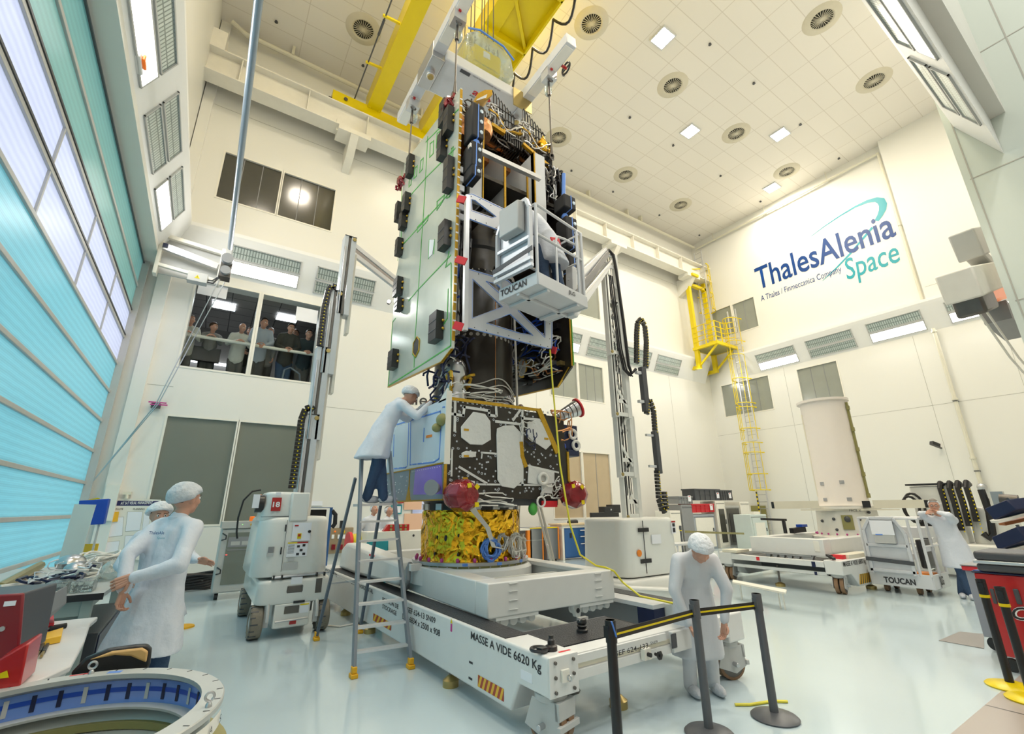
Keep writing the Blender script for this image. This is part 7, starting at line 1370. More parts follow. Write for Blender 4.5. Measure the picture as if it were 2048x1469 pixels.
part(b, 'hose', t); part(MB('dark_grey').box(c.x-.05, 10.5, 0, c.x+.3, 10.7, c.z-.18), 'stand', t)
t = thing('instrument_frame', 'blue tubular frame with a dark screen behind lift 18', 'frame', P(640, 1080, y=9.6)); q1, q2 = P(612, 1016, y=9.6), P(663, 1016, y=9.6); part(MB('blue_paint').tube([(q1.x, 9.6, 0), (q1.x, 9.6, q1.z), (q2.x, 9.6, q2.z), (q2.x, 9.6, .0)], .03, 8), 'frame', t); part(rect('black_plastic', 618, 1020, 652, 1036, 9.62, .1), 'screen', t, bevel=.01); part(MB('black_rubber').tube([P(664, 1022, y=9.6), P(671, 1030, y=9.6), P(670, 1048, y=9.6), P(664, 1056, y=9.6)], .04, 8), 'hose', t)
tag(slab('paper', [(623, 1003), (645, 1003), (645, 1012), (623, 1012)], YB-.03, .02).build('paper_sheet'), 'paper notice taped to the wall above the blue frame', 'paper')
tag(rect('black_plastic', 681, 1042, 686, 1056, YB-.16, .06).build('wall_phone'), 'black handset standing on the brown wall panel', 'phone')
# notices on the wall right of the two men
b = rect('peach', 809, 1000, 843, 1020, YB-.03, .02) if mat('peach', (.80, .50, .34), .6, var=.02) else None; rect('peach', 809, 1028, 843, 1062, YB-.03, .02, b); tag(b.build('poster'), 'two peach coloured sheets on the wall left of the gold cylinder', 'poster')
t = thing('picture_frame', 'small blue framed drawing on the wall right of the two men', 'picture', P(793, 1020, y=YB-.03)); part(rect('teal', 783, 1010, 803, 1029, YB-.04, .03), 'frame', t); part(rect('paper', 785, 1013, 801, 1026, YB-.045, .004), 'drawing', t, smooth=False)
tag(rect('red_paint', 797, 998, 807, 1007, YB-.1, .08).build('fire_sign'), 'small red box high on the wall beside the blue frame', 'box')
# ---- desks at the back wall right of the gold cylinder
yd = 11.9
t = thing('drawer_cabinet', 'blue workshop cabinet with drawers under a wooden top', 'cabinet', (P(1155, 1120, y=yd).x, yd, 0)); x0_, x1_ = P(1125, 1090, y=yd).x, P(1190, 1090, y=yd).x
part(MB('blue_paint').box(x0_+.08, yd, .05, x1_-.08, yd+.6, .95).use('cream_white').box(x0_, yd-.02, .95, x1_, yd+.62, 1.03).box(x0_, yd-.01, 0, x0_+.08, yd+.6, .95).box(x1_-.08, yd-.01, 0, x1_, yd+.6, .95), 'body', t, bevel=.006)
xm = (x0_+x1_)/2; dd_ = part(MB('blue_paint').box(x0_+.1, yd-.015, .08, xm-.02, yd, .88), 'door', t, bevel=.004); part(MB('black_ink').box(x0_+.3, yd-.03, .65, x0_+.38, yd-.015, .8), 'lock', dd_)
for za, zb in ((.72, .88), (.50, .69), (.08, .47)): q = part(MB('blue_paint').box(xm+.02, yd-.015, za, x1_-.1, yd, zb), 'drawer', t, bevel=.004); part(MB('white_ink').box(xm+.06, yd-.04, zb-.03, x1_-.14, yd-.015, zb), 'handle', q)
part(MB('wood_pale').box(x0_-.05, yd-.05, 1.03, x1_+.05, yd+.65, 1.08) if mat('wood_pale', (.68, .55, .36), .5) else None, 'top', t, bevel=.004)
q = P(1150, 1053, y=yd+.2); tag(MB('black_rubber').prism([q+V((-.2, 0, -.25)), q+V((.2, 0, -.25)), q+V((.16, 0, .2)), q+V((-.18, 0, .18))], (0, .2, 0)).build('backpack', bevel=.04), 'black bag standing on the blue cabinet', 'bag')
for px0, px1, lb, m, sd_ in ((1060, 1085, 'dark grey wheeled case left of the blue cabinet', 'mid_grey', 'orange_paint'), (1094, 1117, 'grey perforated cabinet with orange edges beside the blue one', 'mid_grey', 'orange_paint')):
    a, c = P(px0, 1075, y=yd), P(px1, 1120, y=yd); t = thing('tool_trolley', lb, 'trolley', ((a.x+c.x)/2, yd, 0)); part(MB(m).box(a.x, yd, .06, c.x, yd+.6, 1.0).use(sd_).box(c.x, yd, .06, c.x+.06, yd+.6, 1.0), 'body', t, bevel=.01); part(MB('yellow_paint').box(a.x, yd-.01, .97, c.x, yd, 1.0), 'strip', t); part(MB('black_plastic').box(a.x, yd+.1, 0, c.x, yd+.5, .06), 'caster', t)
t = thing('hard_case', 'black case with silver clasps on the dark wheeled case', 'case', P(1078, 1065, y=yd)); part(rect('dark_grey', 1057, 1060, 1098, 1078, yd+.1, .4), 'shell', t, bevel=.02); part(rect('aluminium', 1060, 1067, 1090, 1071, yd+.09, .02), 'clasp', t)
tag(rect('dark_red', 1099, 1069, 1116, 1078, yd+.1, .4).build('red_case', bevel=.03), 'dark red case on the perforated cabinet', 'case')
b = MB('cream_white'); a, c = P(1022, 1082, y=yd), P(1062, 1076, y=yd); b.box(a.x, yd, .93, c.x, yd+.7, .98); b.use('red_paint').box(a.x, yd+.1, .05, a.x+.35, yd+.6, .90).use('orange_paint').box(a.x+.6, yd, 0, a.x+.75, yd+.1, .93); tag(b.build('side_table'), 'small white topped table with a red unit below, behind the gold cylinder', 'table')
t = thing('monitor', 'large black screen on the bench behind the right lift', 'monitor', P(1215, 1040, y=yd)); part(rect('black_plastic', 1183, 1026, 1240, 1054, yd, .1), 'screen', t, bevel=.01); part(rect('black_plastic', 1205, 1054, 1212, 1078, yd+.02, .06), 'stand', t)
tag(rect('black_plastic', 1209, 1014, 1227, 1026, yd, .3).use('aluminium').cyl(P(1222, 1020, y=yd-.01), P(1222, 1020, y=yd), .03).build('black_case', bevel=.01), 'black camera case on top of the black screen', 'case'); tag(rect('black_plastic', 1224, 1010, 1242, 1026, yd+.1, .3).build('black_case', bevel=.01), 'second black case standing on the black screen', 'case')
tag(rect('red_paint', 1183, 1054, 1200, 1098, yd+.2, .4).build('red_cabinet', bevel=.01), 'red cabinet under the black screen', 'cabinet')
b = MB('light_grey'); a, c = P(1190, 1082, y=yd-.3), P(1215, 1079, y=yd-.3); b.box(a.x, yd-.3, .90, c.x, yd+.5, .95).box(a.x, yd-.3, 0, a.x+.05, yd-.2, .9); tag(b.build('desk'), 'grey desk between the blue cabinet and the right lift', 'desk')
c = P(1200, 1110, y=yd-.6); t = thing('office_chair', 'black office chair left of the right lift base', 'chair', (c.x, yd-.6, 0)); part(MB('black_rubber').box(c.x-.25, yd-.8, .42, c.x+.25, yd-.3, .52), 'seat', t, bevel=.04); part(MB('black_rubber').box(c.x-.22, yd-.35, .55, c.x+.22, yd-.28, 1.0), 'backrest', t, bevel=.03); part(MB('black_plastic').cyl((c.x, yd-.55, .1), (c.x, yd-.55, .42), .03).cyl((c.x, yd-.55, 0), (c.x, yd-.55, .1), .28, .05), 'base', t)
# rear ladder behind the satellite
mat('alu_tan', (.52, .48, .42), .4, .4)
steps('step_ladder', 'pale step ladder standing behind the satellite on the right', (5.10, 7.9, 0), (5.45, 8.6, 0), (6.15, 7.6, 0), (6.60, 8.3, 0), (5.55, 7.85, 2.78), (5.9, 8.45, 2.78), 6, mf='alu_tan', mr='alu_tan', shoe=False)
# ---- cabinets in the far corner
yc = 11.4
def cab(px0, py0, px1, m, lb, fr=None, dark=None, nm='equipment_cabinet', y=yc, d=.7, zb=0):
    a, c = P(px0, py0, y=y), P(px1, py0, y=y); t = thing(nm, lb, 'cabinet', ((a.x+c.x)/2, y, zb)); part(MB(m).box(a.x, y, zb, c.x, y+d, a.z), 'body', t, bevel=.01)
    w_ = c.x-a.x
    if fr:
        q = part(MB(fr).box(a.x+w_*.08, y-.02, zb+.08, c.x-w_*.08, y, a.z-.12), 'door', t, bevel=.004)
        if dark: part(MB(dark).box(a.x+w_*.2, y-.028, zb+.2, c.x-w_*.2, y-.02, a.z-.3), 'glass', q, smooth=False)
        part(MB('dark_grey').box(c.x-w_*.16, y-.04, a.z*.5, c.x-w_*.12, y-.02, a.z*.6), 'handle', q)
    part(MB('dark_grey').box(a.x+.03, y-.012, a.z-.10, c.x-.03, y, a.z-.085), 'vent_slot', t); return t, a, c
cab(1340, 1022, 1360, 'cream_white', 'low cream cabinet with cables left in the far corner row')
cab(1362, 1010, 1384, 'mid_grey', 'grey cabinet carrying a grey crate in the far row')
cab(1386, 1030, 1428, 'kit_panel', 'wide grey cabinet below the red crates', 'cream_white', None)
cab(1430, 1003, 1448, 'cream_white', 'tall white cabinet with a narrow dark window in the far row', 'cream_white', 'pane_dark')
cab(1449, 1012, 1478, 'rack_grey', 'tall grey cabinet with a large dark glass door near the yellow ladder', 'pane_dark', 'black_plastic')
cab(1479, 1004, 1497, 'cream_white', 'slim cream control cabinet with switches beside the dark glass one')
cab(1500, 1030, 1532, 'panel_board', 'pale green drawer cabinet at the foot of the yellow ladder', 'panel_board', 'cream_white', y=10.2)
def crate(px0, py0, px1, py1, m, lb, y=yc, d=.6):
    a, c = P(px0, py1, y=y), P(px1, py0, y=y); t = thing('plastic_crate', lb, 'crate', ((a.x+c.x)/2, y, a.z), 0); part(MB(m).box(a.x+.03, y+.03, a.z, c.x-.03, y+d, c.z), 'shell', t); b = MB(m).box(a.x, y, c.z-.05, c.x, y+d+.02, c.z)
    for k in range(6): x = a.x+.03+(c.x-a.x-.06)*k/5; b.box(x-.01, y+.01, a.z, x+.01, y+.03, c.z)
    b.box(a.x+.02, y+.01, (a.z+c.z)/2, c.x-.02, y+.03, (a.z+c.z)/2+.02); part(b, 'rib', t); part(MB('paper').box(c.x-.3, y-.005, a.z+.08, c.x-.12, y, a.z+.3).use('red_ink').box(c.x-.25, y-.008, a.z+.25, c.x-.17, y-.005, a.z+.28), 'label', t, smooth=False)
crate(1391, 979, 1440, 1001, 'dark_grey', 'large dark grey crate on top of the white cabinet'); crate(1443, 981, 1464, 1001, 'dark_grey', 'smaller dark grey crate beside the large one'); crate(1385, 1008, 1428, 1026, 'red_ink', 'red crate with white labels on the wide grey cabinet', y=yc-.02)
crate(1359, 993, 1385, 1008, 'mid_grey', 'mid grey crate at the left of the far cabinets')
tag(MB('cream_white').box(P(1508, 1028, y=10.3).x, 10.3, P(1508, 1030, y=10.3).z, P(1520, 1028, y=10.3).x, 10.45, P(1508, 1026, y=10.3).z+.04).build('white_roll'), 'white roll with a red end on the pale green cabinet', 'roll')
tag(MB('olive').prism([P(1502, 1012, x=21.18), P(1531, 1012, x=21.18), V((21.1, P(1531, 1012, x=21.18).y, 0)), V((21.1, P(1502, 1012, x=21.18).y, 0))], (-.04, 0, 0)).build('wooden_board'), 'tan board leaning on the wall behind the ladder foot', 'board')
# white step platform and low bench
b = MB('white_metal'); P0 = [P(1438, 1112, z=0), P(1500, 1100, z=0)]; z_ = .75
c = V((9.3, 7.3, 0)); b.box(9.3, 7.2, .72, 10.3, 7.6, .76)
for x, y in ((9.2, 7.1), (10.4, 7.1), (9.2, 7.7), (10.4, 7.7)): b.beam((x, y, 0), (9.35 if x < 10 else 10.25, 7.25 if y < 7.4 else 7.55, .74), .04)
b.beam((9.25, 7.15, .35), (10.35, 7.15, .35), .03); tag(b.build('step_stool'), 'white tubular step stool left of the second trolley', 'stool')
b = MB('cream_white').prism([P(1466, 1163, z=.25), P(1465, 1168, z=.25), P(1572, 1190, z=.25), P(1574, 1184, z=.25)], (0, 0, .03)); a = P(1560, 1186, z=.25)
for q in (P(1565, 1186, z=.25), P(1556, 1184, z=.25), P(1480, 1169, z=.25)): b.beam((q.x, q.y, 0), (q.x, q.y, .25), .02)
tag(b.build('low_bench', bevel=.004), 'low white bench on thin legs right of the stooping person', 'bench')
tag(MB('black_plastic').box(10.9, 7.6, .12, 12.2, 8.2, .2).cyl((11.1, 7.5, .1), (11.1, 7.58, .1), .1).cyl((12.0, 7.5, .1), (12.0, 7.58, .1), .1).build('black_dolly'), 'black wheeled dolly on the floor behind the second trolley', 'dolly')
# ================================================================ PEOPLE
def cone_(mb, p, q, r1, r2, n=14):
    """tapered limb with round ends"""
    p, q = V(p), V(q); d = q-p; L_ = d.length
    if L_ < 1e-5: return mb.sph(p, r1)
    d /= L_; pts = []; rr = []
    for i in range(5): t = pi/2*(1-i/4.0); pts.append(p-d*r1*sin(t)); rr.append(max(r1*cos(t), 1e-4))
    for i in range(1, 5): t = pi/2*i/4; pts.append(q+d*r2*sin(t)); rr.append(max(r2*cos(t), 1e-4))
    pts.insert(5, q); rr.insert(5, r2)
    return mb.tube(pts, rr, n)
def blob(mb, vox, smooth=4, crumple=0.0, cs=(9, 9, 4)):
    """melt overlapping volumes into one continuous skin"""
    me = bpy.data.meshes.new('b'); me.from_pydata([tuple(v) for v in mb.v], [], mb.f); o = bpy.data.objects.new('b', me); COL.objects.link(o)
    bm = bmesh.new(); bm.from_mesh(me); bmesh.ops.remove_doubles(bm, verts=bm.verts, dist=1e-5); bmesh.ops.recalc_face_normals(bm, faces=bm.faces); bm.to_mesh(me); bm.free()
    m = o.modifiers.new('r', 'REMESH'); m.mode = 'VOXEL'; m.voxel_size = vox
    s = o.modifiers.new('s', 'SMOOTH'); s.factor = .6; s.iterations = smooth
    bpy.context.view_layer.update(); e = bpy.data.meshes.new_from_object(o.evaluated_get(bpy.context.evaluated_depsgraph_get()))
    r = MB(); r.ms = list(mb.ms[:1]); r.k = 0; nn = [v.normal.copy() for v in e.vertices]
    for v, n_ in zip(e.vertices, nn):
        q = v.co.copy()
        if crumple: w_ = V((q.x*cs[0], q.y*cs[1], q.z*cs[2])); q += n_*crumple*(noise.noise(w_)+.5*noise.noise(w_*2.3))
        r.v.append(q)
    r.f = [list(p.vertices) for p in e.polygons]; r.mi = [0]*len(r.f)
    bpy.data.objects.remove(o); bpy.data.meshes.remove(me); bpy.data.meshes.remove(e); return r
def mid(a, b_, l1, l2, pole):
    a, b_ = V(a), V(b_); d = b_-a; D = min(d.length, (l1+l2)*.999); d.normalize(); c = (l1*l1+D*D-l2*l2)/(2*D); h = math.sqrt(max(l1*l1-c*c, 0)); p = V(pole); p = (p-d*p.dot(d)); p = p.normalized() if p.length > 1e-4 else d.orthogonal().normalized(); return a+d*c+p*h
def hand(mb, w_, dirn, palm, curl=.5, s=1.0, side=1):
    """palm, four unequal fingers with two bends and a thumb leaving the side of the palm"""
    d = V(dirn).normalized(); n_ = V(palm); n_ = (n_-d*n_.dot(d)).normalized(); a = d.cross(n_)*side; w_ = V(w_)
    pc = w_+d*.045*s
    for t in (-.028, -.01, .01, .026): cone_(mb, w_+d*.01*s+a*t*.7*s, w_+d*.085*s+a*t*s, .016*s, .014*s, 8)
    for i, (t, l_) in enumerate(((-.030, .062), (-.010, .076), (.010, .080), (.029, .070))):
        p = w_+d*.088*s+a*t*s; dd = d.copy(); R_ = Matrix.Rotation(curl*.9, 3, a)
        for k, f in enumerate((.42, .32, .26)):
            dd = (dd*cos(curl*(.5+.35*k))+n_*sin(curl*(.5+.35*k))).normalized() if k == 0 else (dd*cos(curl*.8)+(n_*dd.dot(d)-d*dd.dot(n_))*sin(curl*.8)).normalized()
            q = p+dd*l_*f*s; cone_(mb, p, q, (.0085-.0008*k)*s, (.0080-.0009*k)*s, 7); p = q
    p = w_+d*.03*s-a*(-.036)*s; q = p+(d*.6+a*.7+n_*.35).normalized()*.036*s; cone_(mb, p, q, .012*s, .010*s, 8); cone_(mb, q, q+(d*.85+a*.2+n_*.4).normalized()*.032*s, .010*s, .008*s, 8)
def head(c, fd, up=(0, 0, 1), s=1.0):
    """returns (volumes, frame): skull, jaw, nose, ears around c looking along fd"""
    f = V(fd).normalized(); u_ = V(up); u_ = (u_-f*u_.dot(f)).normalized(); r_ = f.cross(u_); M3 = Matrix((r_, f, u_)).transposed(); c = V(c)
    F = lambda x, y, z: c+M3@V((x*s, y*s, z*s))
    b = MB('skin'); b.sph(c+M3@V((0, -.008*s, .02*s)), (.077*s, .097*s, .098*s), 18, 12, rot=M3); b.sph(F(0, .018, -.045), (.060*s, .070*s, .075*s), 14, 10, rot=M3); b.sph(F(0, .052, -.088), (.030*s, .028*s, .026*s), 10, 8, rot=M3)
    cone_(b, F(0, .084, .012), F(0, .108, -.022), .010*s, .015*s, 8); cone_(b, F(-.014, .094, -.026), F(.014, .094, -.026), .010*s, .010*s, 8)
    cone_(b, F(-.03, .074, .028), F(.03, .074, .028), .016*s, .016*s, 8); cone_(b, F(-.022, .082, -.055), F(.022, .082, -.055), .009*s, .009*s, 8)
    for x in (-1, 1): b.sph(F(.078*x, -.005, -.008), (.010*s, .020*s, .032*s), 8, 6, rot=M3); b.sph(F(.046*x, .060, -.02), (.022*s, .025*s, .03*s), 8, 6, rot=M3)
    return b, F, M3
def cap_mesh(F, M3, m, kind='cap', s=1.0, tilt=.02):
    """bouffant cap, short hair or close hat"""
    big = {'cap': (.118, .135, .112), 'tight': (.086, .107, .090), 'hair': (.083, .104, .104)}[kind]; b = MB(m); n, mm = 28, 16; c = F(0, -.018, .035)
    for i in range(mm+1):
        for k in range(n):
            a, t = pi*i/mm, 2*pi*k/n; x, y, z = big[0]*sin(a)*cos(t), big[1]*sin(a)*sin(t), big[2]*cos(a)
            lim = -.035 - (.045 if kind == 'hair' else .03)*(-y/big[1]) + (.05 if y > .04 else 0) if kind != 'cap' else -.028-.045*(-y/big[1])+.02*(y > 0)
            if z < lim: z = lim; x *= .93; y *= .93
            q = V((x, y, z))*s; w_ = q*22/s; q = q*(1+(.06 if kind == 'cap' else .015)*noise.noise(w_)); b.v.append(c+M3@q)
    for i in range(mm):
        for k in range(n): b.f.append([i*n+k, (i+1)*n+k, (i+1)*n+(k+1) % n, i*n+(k+1) % n]); b.mi.append(0)
    return b
def person(label, pel, neck, hd, fd, ft, hands, sv=None, coat='coat_fabric', legs='denim', shoes='shoe_dark', cap='cap', capm='cap_fabric', hem=None, elb=(None, None), knee=(None, None), s=1.0, vox=.022, detail=False, grp=None, group_sh=.17, hdir=None, curl=.6, hair='hair_dark', glasses=False, hup=(0, 0, 1), eyes=True, flare=.30, collar=None):
    pel, neck, hd = V(pel), V(neck), V(hd); ft = [V(q) for q in ft]; hands = [V(q) for q in hands]
    ax = (neck-pel).normalized(); fdir = V(fd).normalized()
    sv = V(sv).normalized() if sv is not None else V((fdir.y, -fdir.x, 0)).normalized()   # towards the person's right
    body_f = ax.cross(-sv).normalized() if True else fdir
    base = V(((ft[0].x+ft[1].x)/2, (ft[0].y+ft[1].y)/2, min(ft[0].z, ft[1].z)))
    t = thing('person', label, 'person', base, 0, grp)
    sh = [neck-ax*.075*s+sv*k*group_sh*s for k in (1, -1)]; hp = [pel+sv*k*.09*s for k in (1, -1)]
    fwd = V((-sv.y, sv.x, 0)).normalized()
    if fwd.dot(ax.cross(-sv)) < 0 and abs(ax.z) > .5: pass
    el = [V(elb[i]) if elb[i] is not None else mid(sh[i], hands[i], .29*s, .27*s, -V((0, 0, 1))*1.0+sv*(.5 if i == 0 else -.5)) for i in (0, 1)]
    kn = [V(knee[i]) if knee[i] is not None else mid(hp[i], ft[i]+V((0, 0, .08*s)), .43*s, .43*s, fwd+V((0, 0, .1))) for i in (0, 1)]
    an = [ft[i]+V((0, 0, .08*s)) for i in (0, 1)]
    hb, F, M3 = head(hd, fd, hup, s)
    # ---- one continuous body: legs, trunk, neck, head, arms
    b = MB('skin'); b.v += hb.v; b.f += hb.f; b.mi += hb.mi
    cone_(b, neck-ax*.02, hd-V((0, 0, .04*s)), .055*s, .052*s); cone_(b, pel, pel+(neck-pel)*.45, .10*s, .09*s); cone_(b, pel+(neck-pel)*.45, neck-ax*.12*s, .09*s, .08*s); cone_(b, sh[0]-sv*.03, sh[1]+sv*.03, .05*s, .05*s)
    for i in (0, 1):
        cone_(b, sh[i], el[i], .048*s, .038*s); cone_(b, el[i], hands[i], .037*s, .026*s); cone_(b, hp[i], kn[i], .078*s, .052*s); cone_(b, kn[i], an[i], .050*s, .036*s); cone_(b, an[i]-V((0, 0, .03*s)), an[i]-V((0, 0, .045*s))+fwd*.13*s, .034*s, .026*s)
    r = blob(b, vox*.55 if detail else vox*.7, 2)
    for i in (0, 1):
        hdv = V(hdir[i]) if hdir and hdir[i] is not None else (hands[i]-el[i]).normalized(); hand(r, hands[i], hdv, fwd*.3-V((0, 0, 1))*.4+(-sv if i == 0 else sv), curl, s*1.0, 1 if i == 0 else -1)
    body = part(r, 'body', t, smooth=60)
    # ---- clothing
    b = MB(coat)
    for o_, rr in ((.0, (.135, .125)), ):
        for k in (-1, 1): cone_(b, pel+sv*k*.055*s, pel+(neck-pel)*.5+sv*k*.055*s, .125*s, .115*s); cone_(b, pel+(neck-pel)*.5+sv*k*.06*s, neck-ax*.13*s+sv*k*.07*s, .115*s, .100*s)
    cone_(b, pel, pel+(neck-pel)*.5, .13*s, .12*s); cone_(b, pel+(neck-pel)*.5, neck-ax*.12*s, .125*s, .11*s); cone_(b, neck-ax*.02*s, sh[0], .055*s, .07*s); cone_(b, neck-ax*.02*s, sh[1], .055*s, .07*s)
    cone_(b, sh[0]-sv*.02, sh[1]+sv*.02, .075*s, .075*s); cone_(b, neck-ax*.10*s, neck+ax*.0, .09*s, .062*s)
    for i in (0, 1): cone_(b, sh[i], el[i], .073*s, .060*s); wq = el[i]+(hands[i]-el[i])*.93; cone_(b, el[i], wq, .058*s, .044*s)
    if hem is not None:
        c0 = pel+ax*.05; hemc = V(hem); n_ = 24; L_ = []
        for j in range(7):
            f_ = j/6; cc_2 = c0+(hemc-c0)*f_; ra, rb = (.19+(flare-.19)*f_)*s, (.14+(flare*.8-.14)*f_)*s
            L_.append([cc_2+sv*ra*cos(2*pi*k/n_)*(1+.05*sin(k*2.1+j*.3)*f_)+fwd*rb*sin(2*pi*k/n_)*(1+.06*sin(k*1.7)*f_) for k in range(n_)])
        o = len(b.v); b.v += [q for l_ in L_ for q in l_]
        fs = [[o+j*n_+k, o+j*n_+(k+1) % n_, o+(j+1)*n_+(k+1) % n_, o+(j+1)*n_+k] for j in range(6) for k in range(n_)]+[[o+k for k in range(n_)][::-1], [o+6*n_+k for k in range(n_)]]
        b.f += fs; b.mi += [0]*len(fs)
    r = blob(b, vox*.8 if detail else vox, 3, crumple=.012*s if detail else .009*s, cs=(8, 8, 3.5)); r.ms = [coat]
    ct = part(r, 'coat' if hem is not None else 'shirt', t, smooth=60)
    if collar: cb_ = MB(collar).lathe([(.066*s, -.03), (.07*s, .012), (.06*s, .014)], (0, 0, 0), n=20); cb_.f = cb_.f[:-2]; cb_.mi = cb_.mi[:len(cb_.f)]; cb_.v = [neck+q for q in cb_.v]; part(cb_, 'collar', ct)
    b = MB(legs); cone_(b, pel+sv*.05, pel-sv*.05, .118*s, .118*s)
    for i in (0, 1): cone_(b, hp[i], kn[i], .098*s, .073*s); cone_(b, kn[i], an[i]-V((0, 0, .01)), .072*s, .062*s)
    r = blob(b, vox, 2, crumple=.006); r.ms = [legs]; part(r, 'trousers', t, smooth=60)
    for i in (0, 1): b = MB(shoes); b.sph(ft[i]+fwd*.07*s+V((0, 0, .045*s)), (.052*s, .14*s, .05*s), 14, 8, rot=Matrix((V((fwd.y, -fwd.x, 0)), fwd, V((0, 0, 1)))).transposed()); b.v = [V((q.x, q.y, max(q.z, ft[i].z))) for q in b.v]; part(b, 'shoe', t)
    if cap: part(cap_mesh(F, M3, capm, cap, s), 'hair' if cap == 'hair' else 'hair_net', t, smooth=70)
    if cap == 'cap' or cap == 'tight': hb_ = cap_mesh(F, M3, hair, 'hair', s*.985); part(hb_, 'hair', t, smooth=70)
    if eyes:
        b = MB('white_ink')
        for x in (-.030, .030): b.use('white_ink').sph(F(x, .083, .008), .0125*s, 8, 6).use('hair_dark').sph(F(x, .0915, .008), .0075*s, 8, 6); b.beam(F(x-.018, .090, .030), F(x+.018, .090, .032), .006*s, .005*s)
        part(b, 'eyes', t); part(MB('lip').sph(F(0, .090, -.053), (.020*s, .006*s, .006*s), 10, 6, rot=M3), 'mouth', t)
    if glasses:
        b = MB('black_plastic')
        for x in (-.032, .032): b.tube([F(x+.024*cos(a), .103, .006+.016*sin(a)) for a in [i*pi/6 for i in range(12)]], .0025, 5, closed=True)
        b.cyl(F(-.008, .104, .01), F(.008, .104, .01), .002).cyl(F(-.056, .102, .01), F(-.082, .0, .01), .002).cyl(F(.056, .102, .01), F(.082, 0, .01), .002); part(b, 'glasses', t)
    return t, ct
mat('lip', (.42, .14, .12), .5, var=0); mat('shoe_dark', (.03, .03, .035), .5); mat('overshoe', (.60, .62, .66), .8, bump=.5, bsc=30); mat('hair_grey', (.20, .18, .16), .6); mat('hair_brown', (.07, .035, .02), .6)
mat('shirt_white', (.60, .60, .54), .8, bump=.3, bsc=12); mat('shirt_blue', (.40, .46, .54), .8); mat('shirt_grey', (.22, .22, .21), .8); mat('jacket_dark', (.035, .035, .03), .7); mat('check_navy', (.02, .04, .05), .7, var=.5, sc=30); mat('trouser_grey', (.10, .10, .095), .8)
# man in white at the left, seen from behind
a_, ct = person('man in white coat and hair net seen from behind, hands clasped behind his back', (-.17, 4.70, .98), (-.135, 4.74, 1.54), (-.105, 4.76, 1.685), (.80, .60, .06), [(-.08, 4.85, 0), (-.26, 4.62, 0)], [(-.335, 4.50, 1.135), (-.365, 4.56, 1.05)], sv=(.68, -.73, 0),
       hem=(-.20, 4.68, .60), elb=((-.06, 4.42, 1.21), (-.40, 4.66, 1.28)), vox=.016, detail=True, hdir=((-.8, .1, -.35), (-.1, -.05, -1)), curl=.9, flare=.29, collar='coat_fabric', capm='net_fabric' if mat('net_fabric', (.62, .66, .70), .85, bump=1.0, bsc=14, var=.3, sc=12) else None, eyes=True, shoes='overshoe')
c_ = P(283, 1066, y=4.56); letters('ThalesAle', (-.30, 4.66, 1.425), (.10, -.105, 0), (0, 0, .024), 'logo_blue', ct, bold=.01, lift=.0); letters('Space', (-.24, 4.60, 1.392), (.05, -.052, 0), (0, 0, .016), 'logo_teal', ct, lift=.0)
# man behind him, mostly hidden
person('man hidden behind the man with clasped hands, only cap and hand showing', (-.25, 6.25, .92), (-.30, 6.15, 1.42), (-.34, 6.10, 1.55), (.3, -.95, -.1), [(-.1, 6.3, 0), (-.4, 6.3, 0)], [(-.45, 5.85, 1.0), (.06, 5.85, 1.12)], hem=(-.22, 6.27, .55), capm='cap_fabric', shoes='overshoe', hdir=(None, (.8, -.1, -.2)), curl=.2, s=.97)
# man on the step ladder, leaning to the satellite
person('man in a white coat leaning from the step ladder over the satellite', (1.80, 5.80, 2.56), (1.99, 5.74, 2.96), (2.14, 5.72, 3.05), (.80, .05, -.45), [(1.70, 5.84, 1.665), (1.88, 5.76, 1.665)], [(2.33, 5.45, 2.93), (2.36, 5.72, 2.96)], sv=(.15, -.98, 0), hem=(1.70, 5.80, 2.20), elb=((2.13, 5.42, 2.72), (2.2, 5.95, 2.78)), knee=((1.76, 5.74, 2.12), (1.84, 5.82, 2.12)), cap='cap', shoes='overshoe', s=.95, flare=.27, vox=.018, curl=.4, hair='hair_grey', hdir=((.9, .2, .1), (.9, -.1, .1)))
# two men behind the chest looking up
person('man in white coat and net cap looking up, left of two behind the ladder', (3.36, 11.1, .94), (3.40, 11.1, 1.43), (3.43, 11.08, 1.575), (.25, -.85, .38), [(3.26, 11.1, 0), (3.48, 11.1, 0)], [(3.12, 10.85, .98), (3.6, 10.85, 1.0)], hem=(3.36, 11.1, .55), cap='tight', shoes='overshoe', s=.96, hair='hair_dark')
person('man in white coat and net cap looking up, right of two behind the ladder', (3.80, 11.15, .92), (3.79, 11.15, 1.40), (3.80, 11.12, 1.545), (.55, -.7, .42), [(3.7, 11.15, 0), (3.92, 11.15, 0)], [(3.62, 10.85, 1.05), (4.0, 10.85, 1.05)], hem=(3.8, 11.15, .55), cap='tight', shoes='overshoe', s=.95, hair='hair_grey')
# man behind the satellite, only the top of his head in view
person('brown haired man behind the satellite, only his head above the dark box', (5.66, 8.2, 2.98), (5.66, 8.20, 3.52), (5.64, 8.17, 3.68), (-.6, -.7, -.2), [(5.58, 8.2, 2.01), (5.66, 8.4, 2.01)], [(5.5, 7.95, 3.1), (5.85, 7.9, 3.1)], hem=(5.74, 8.18, 2.65), cap='hair', capm='hair_brown', s=.95)
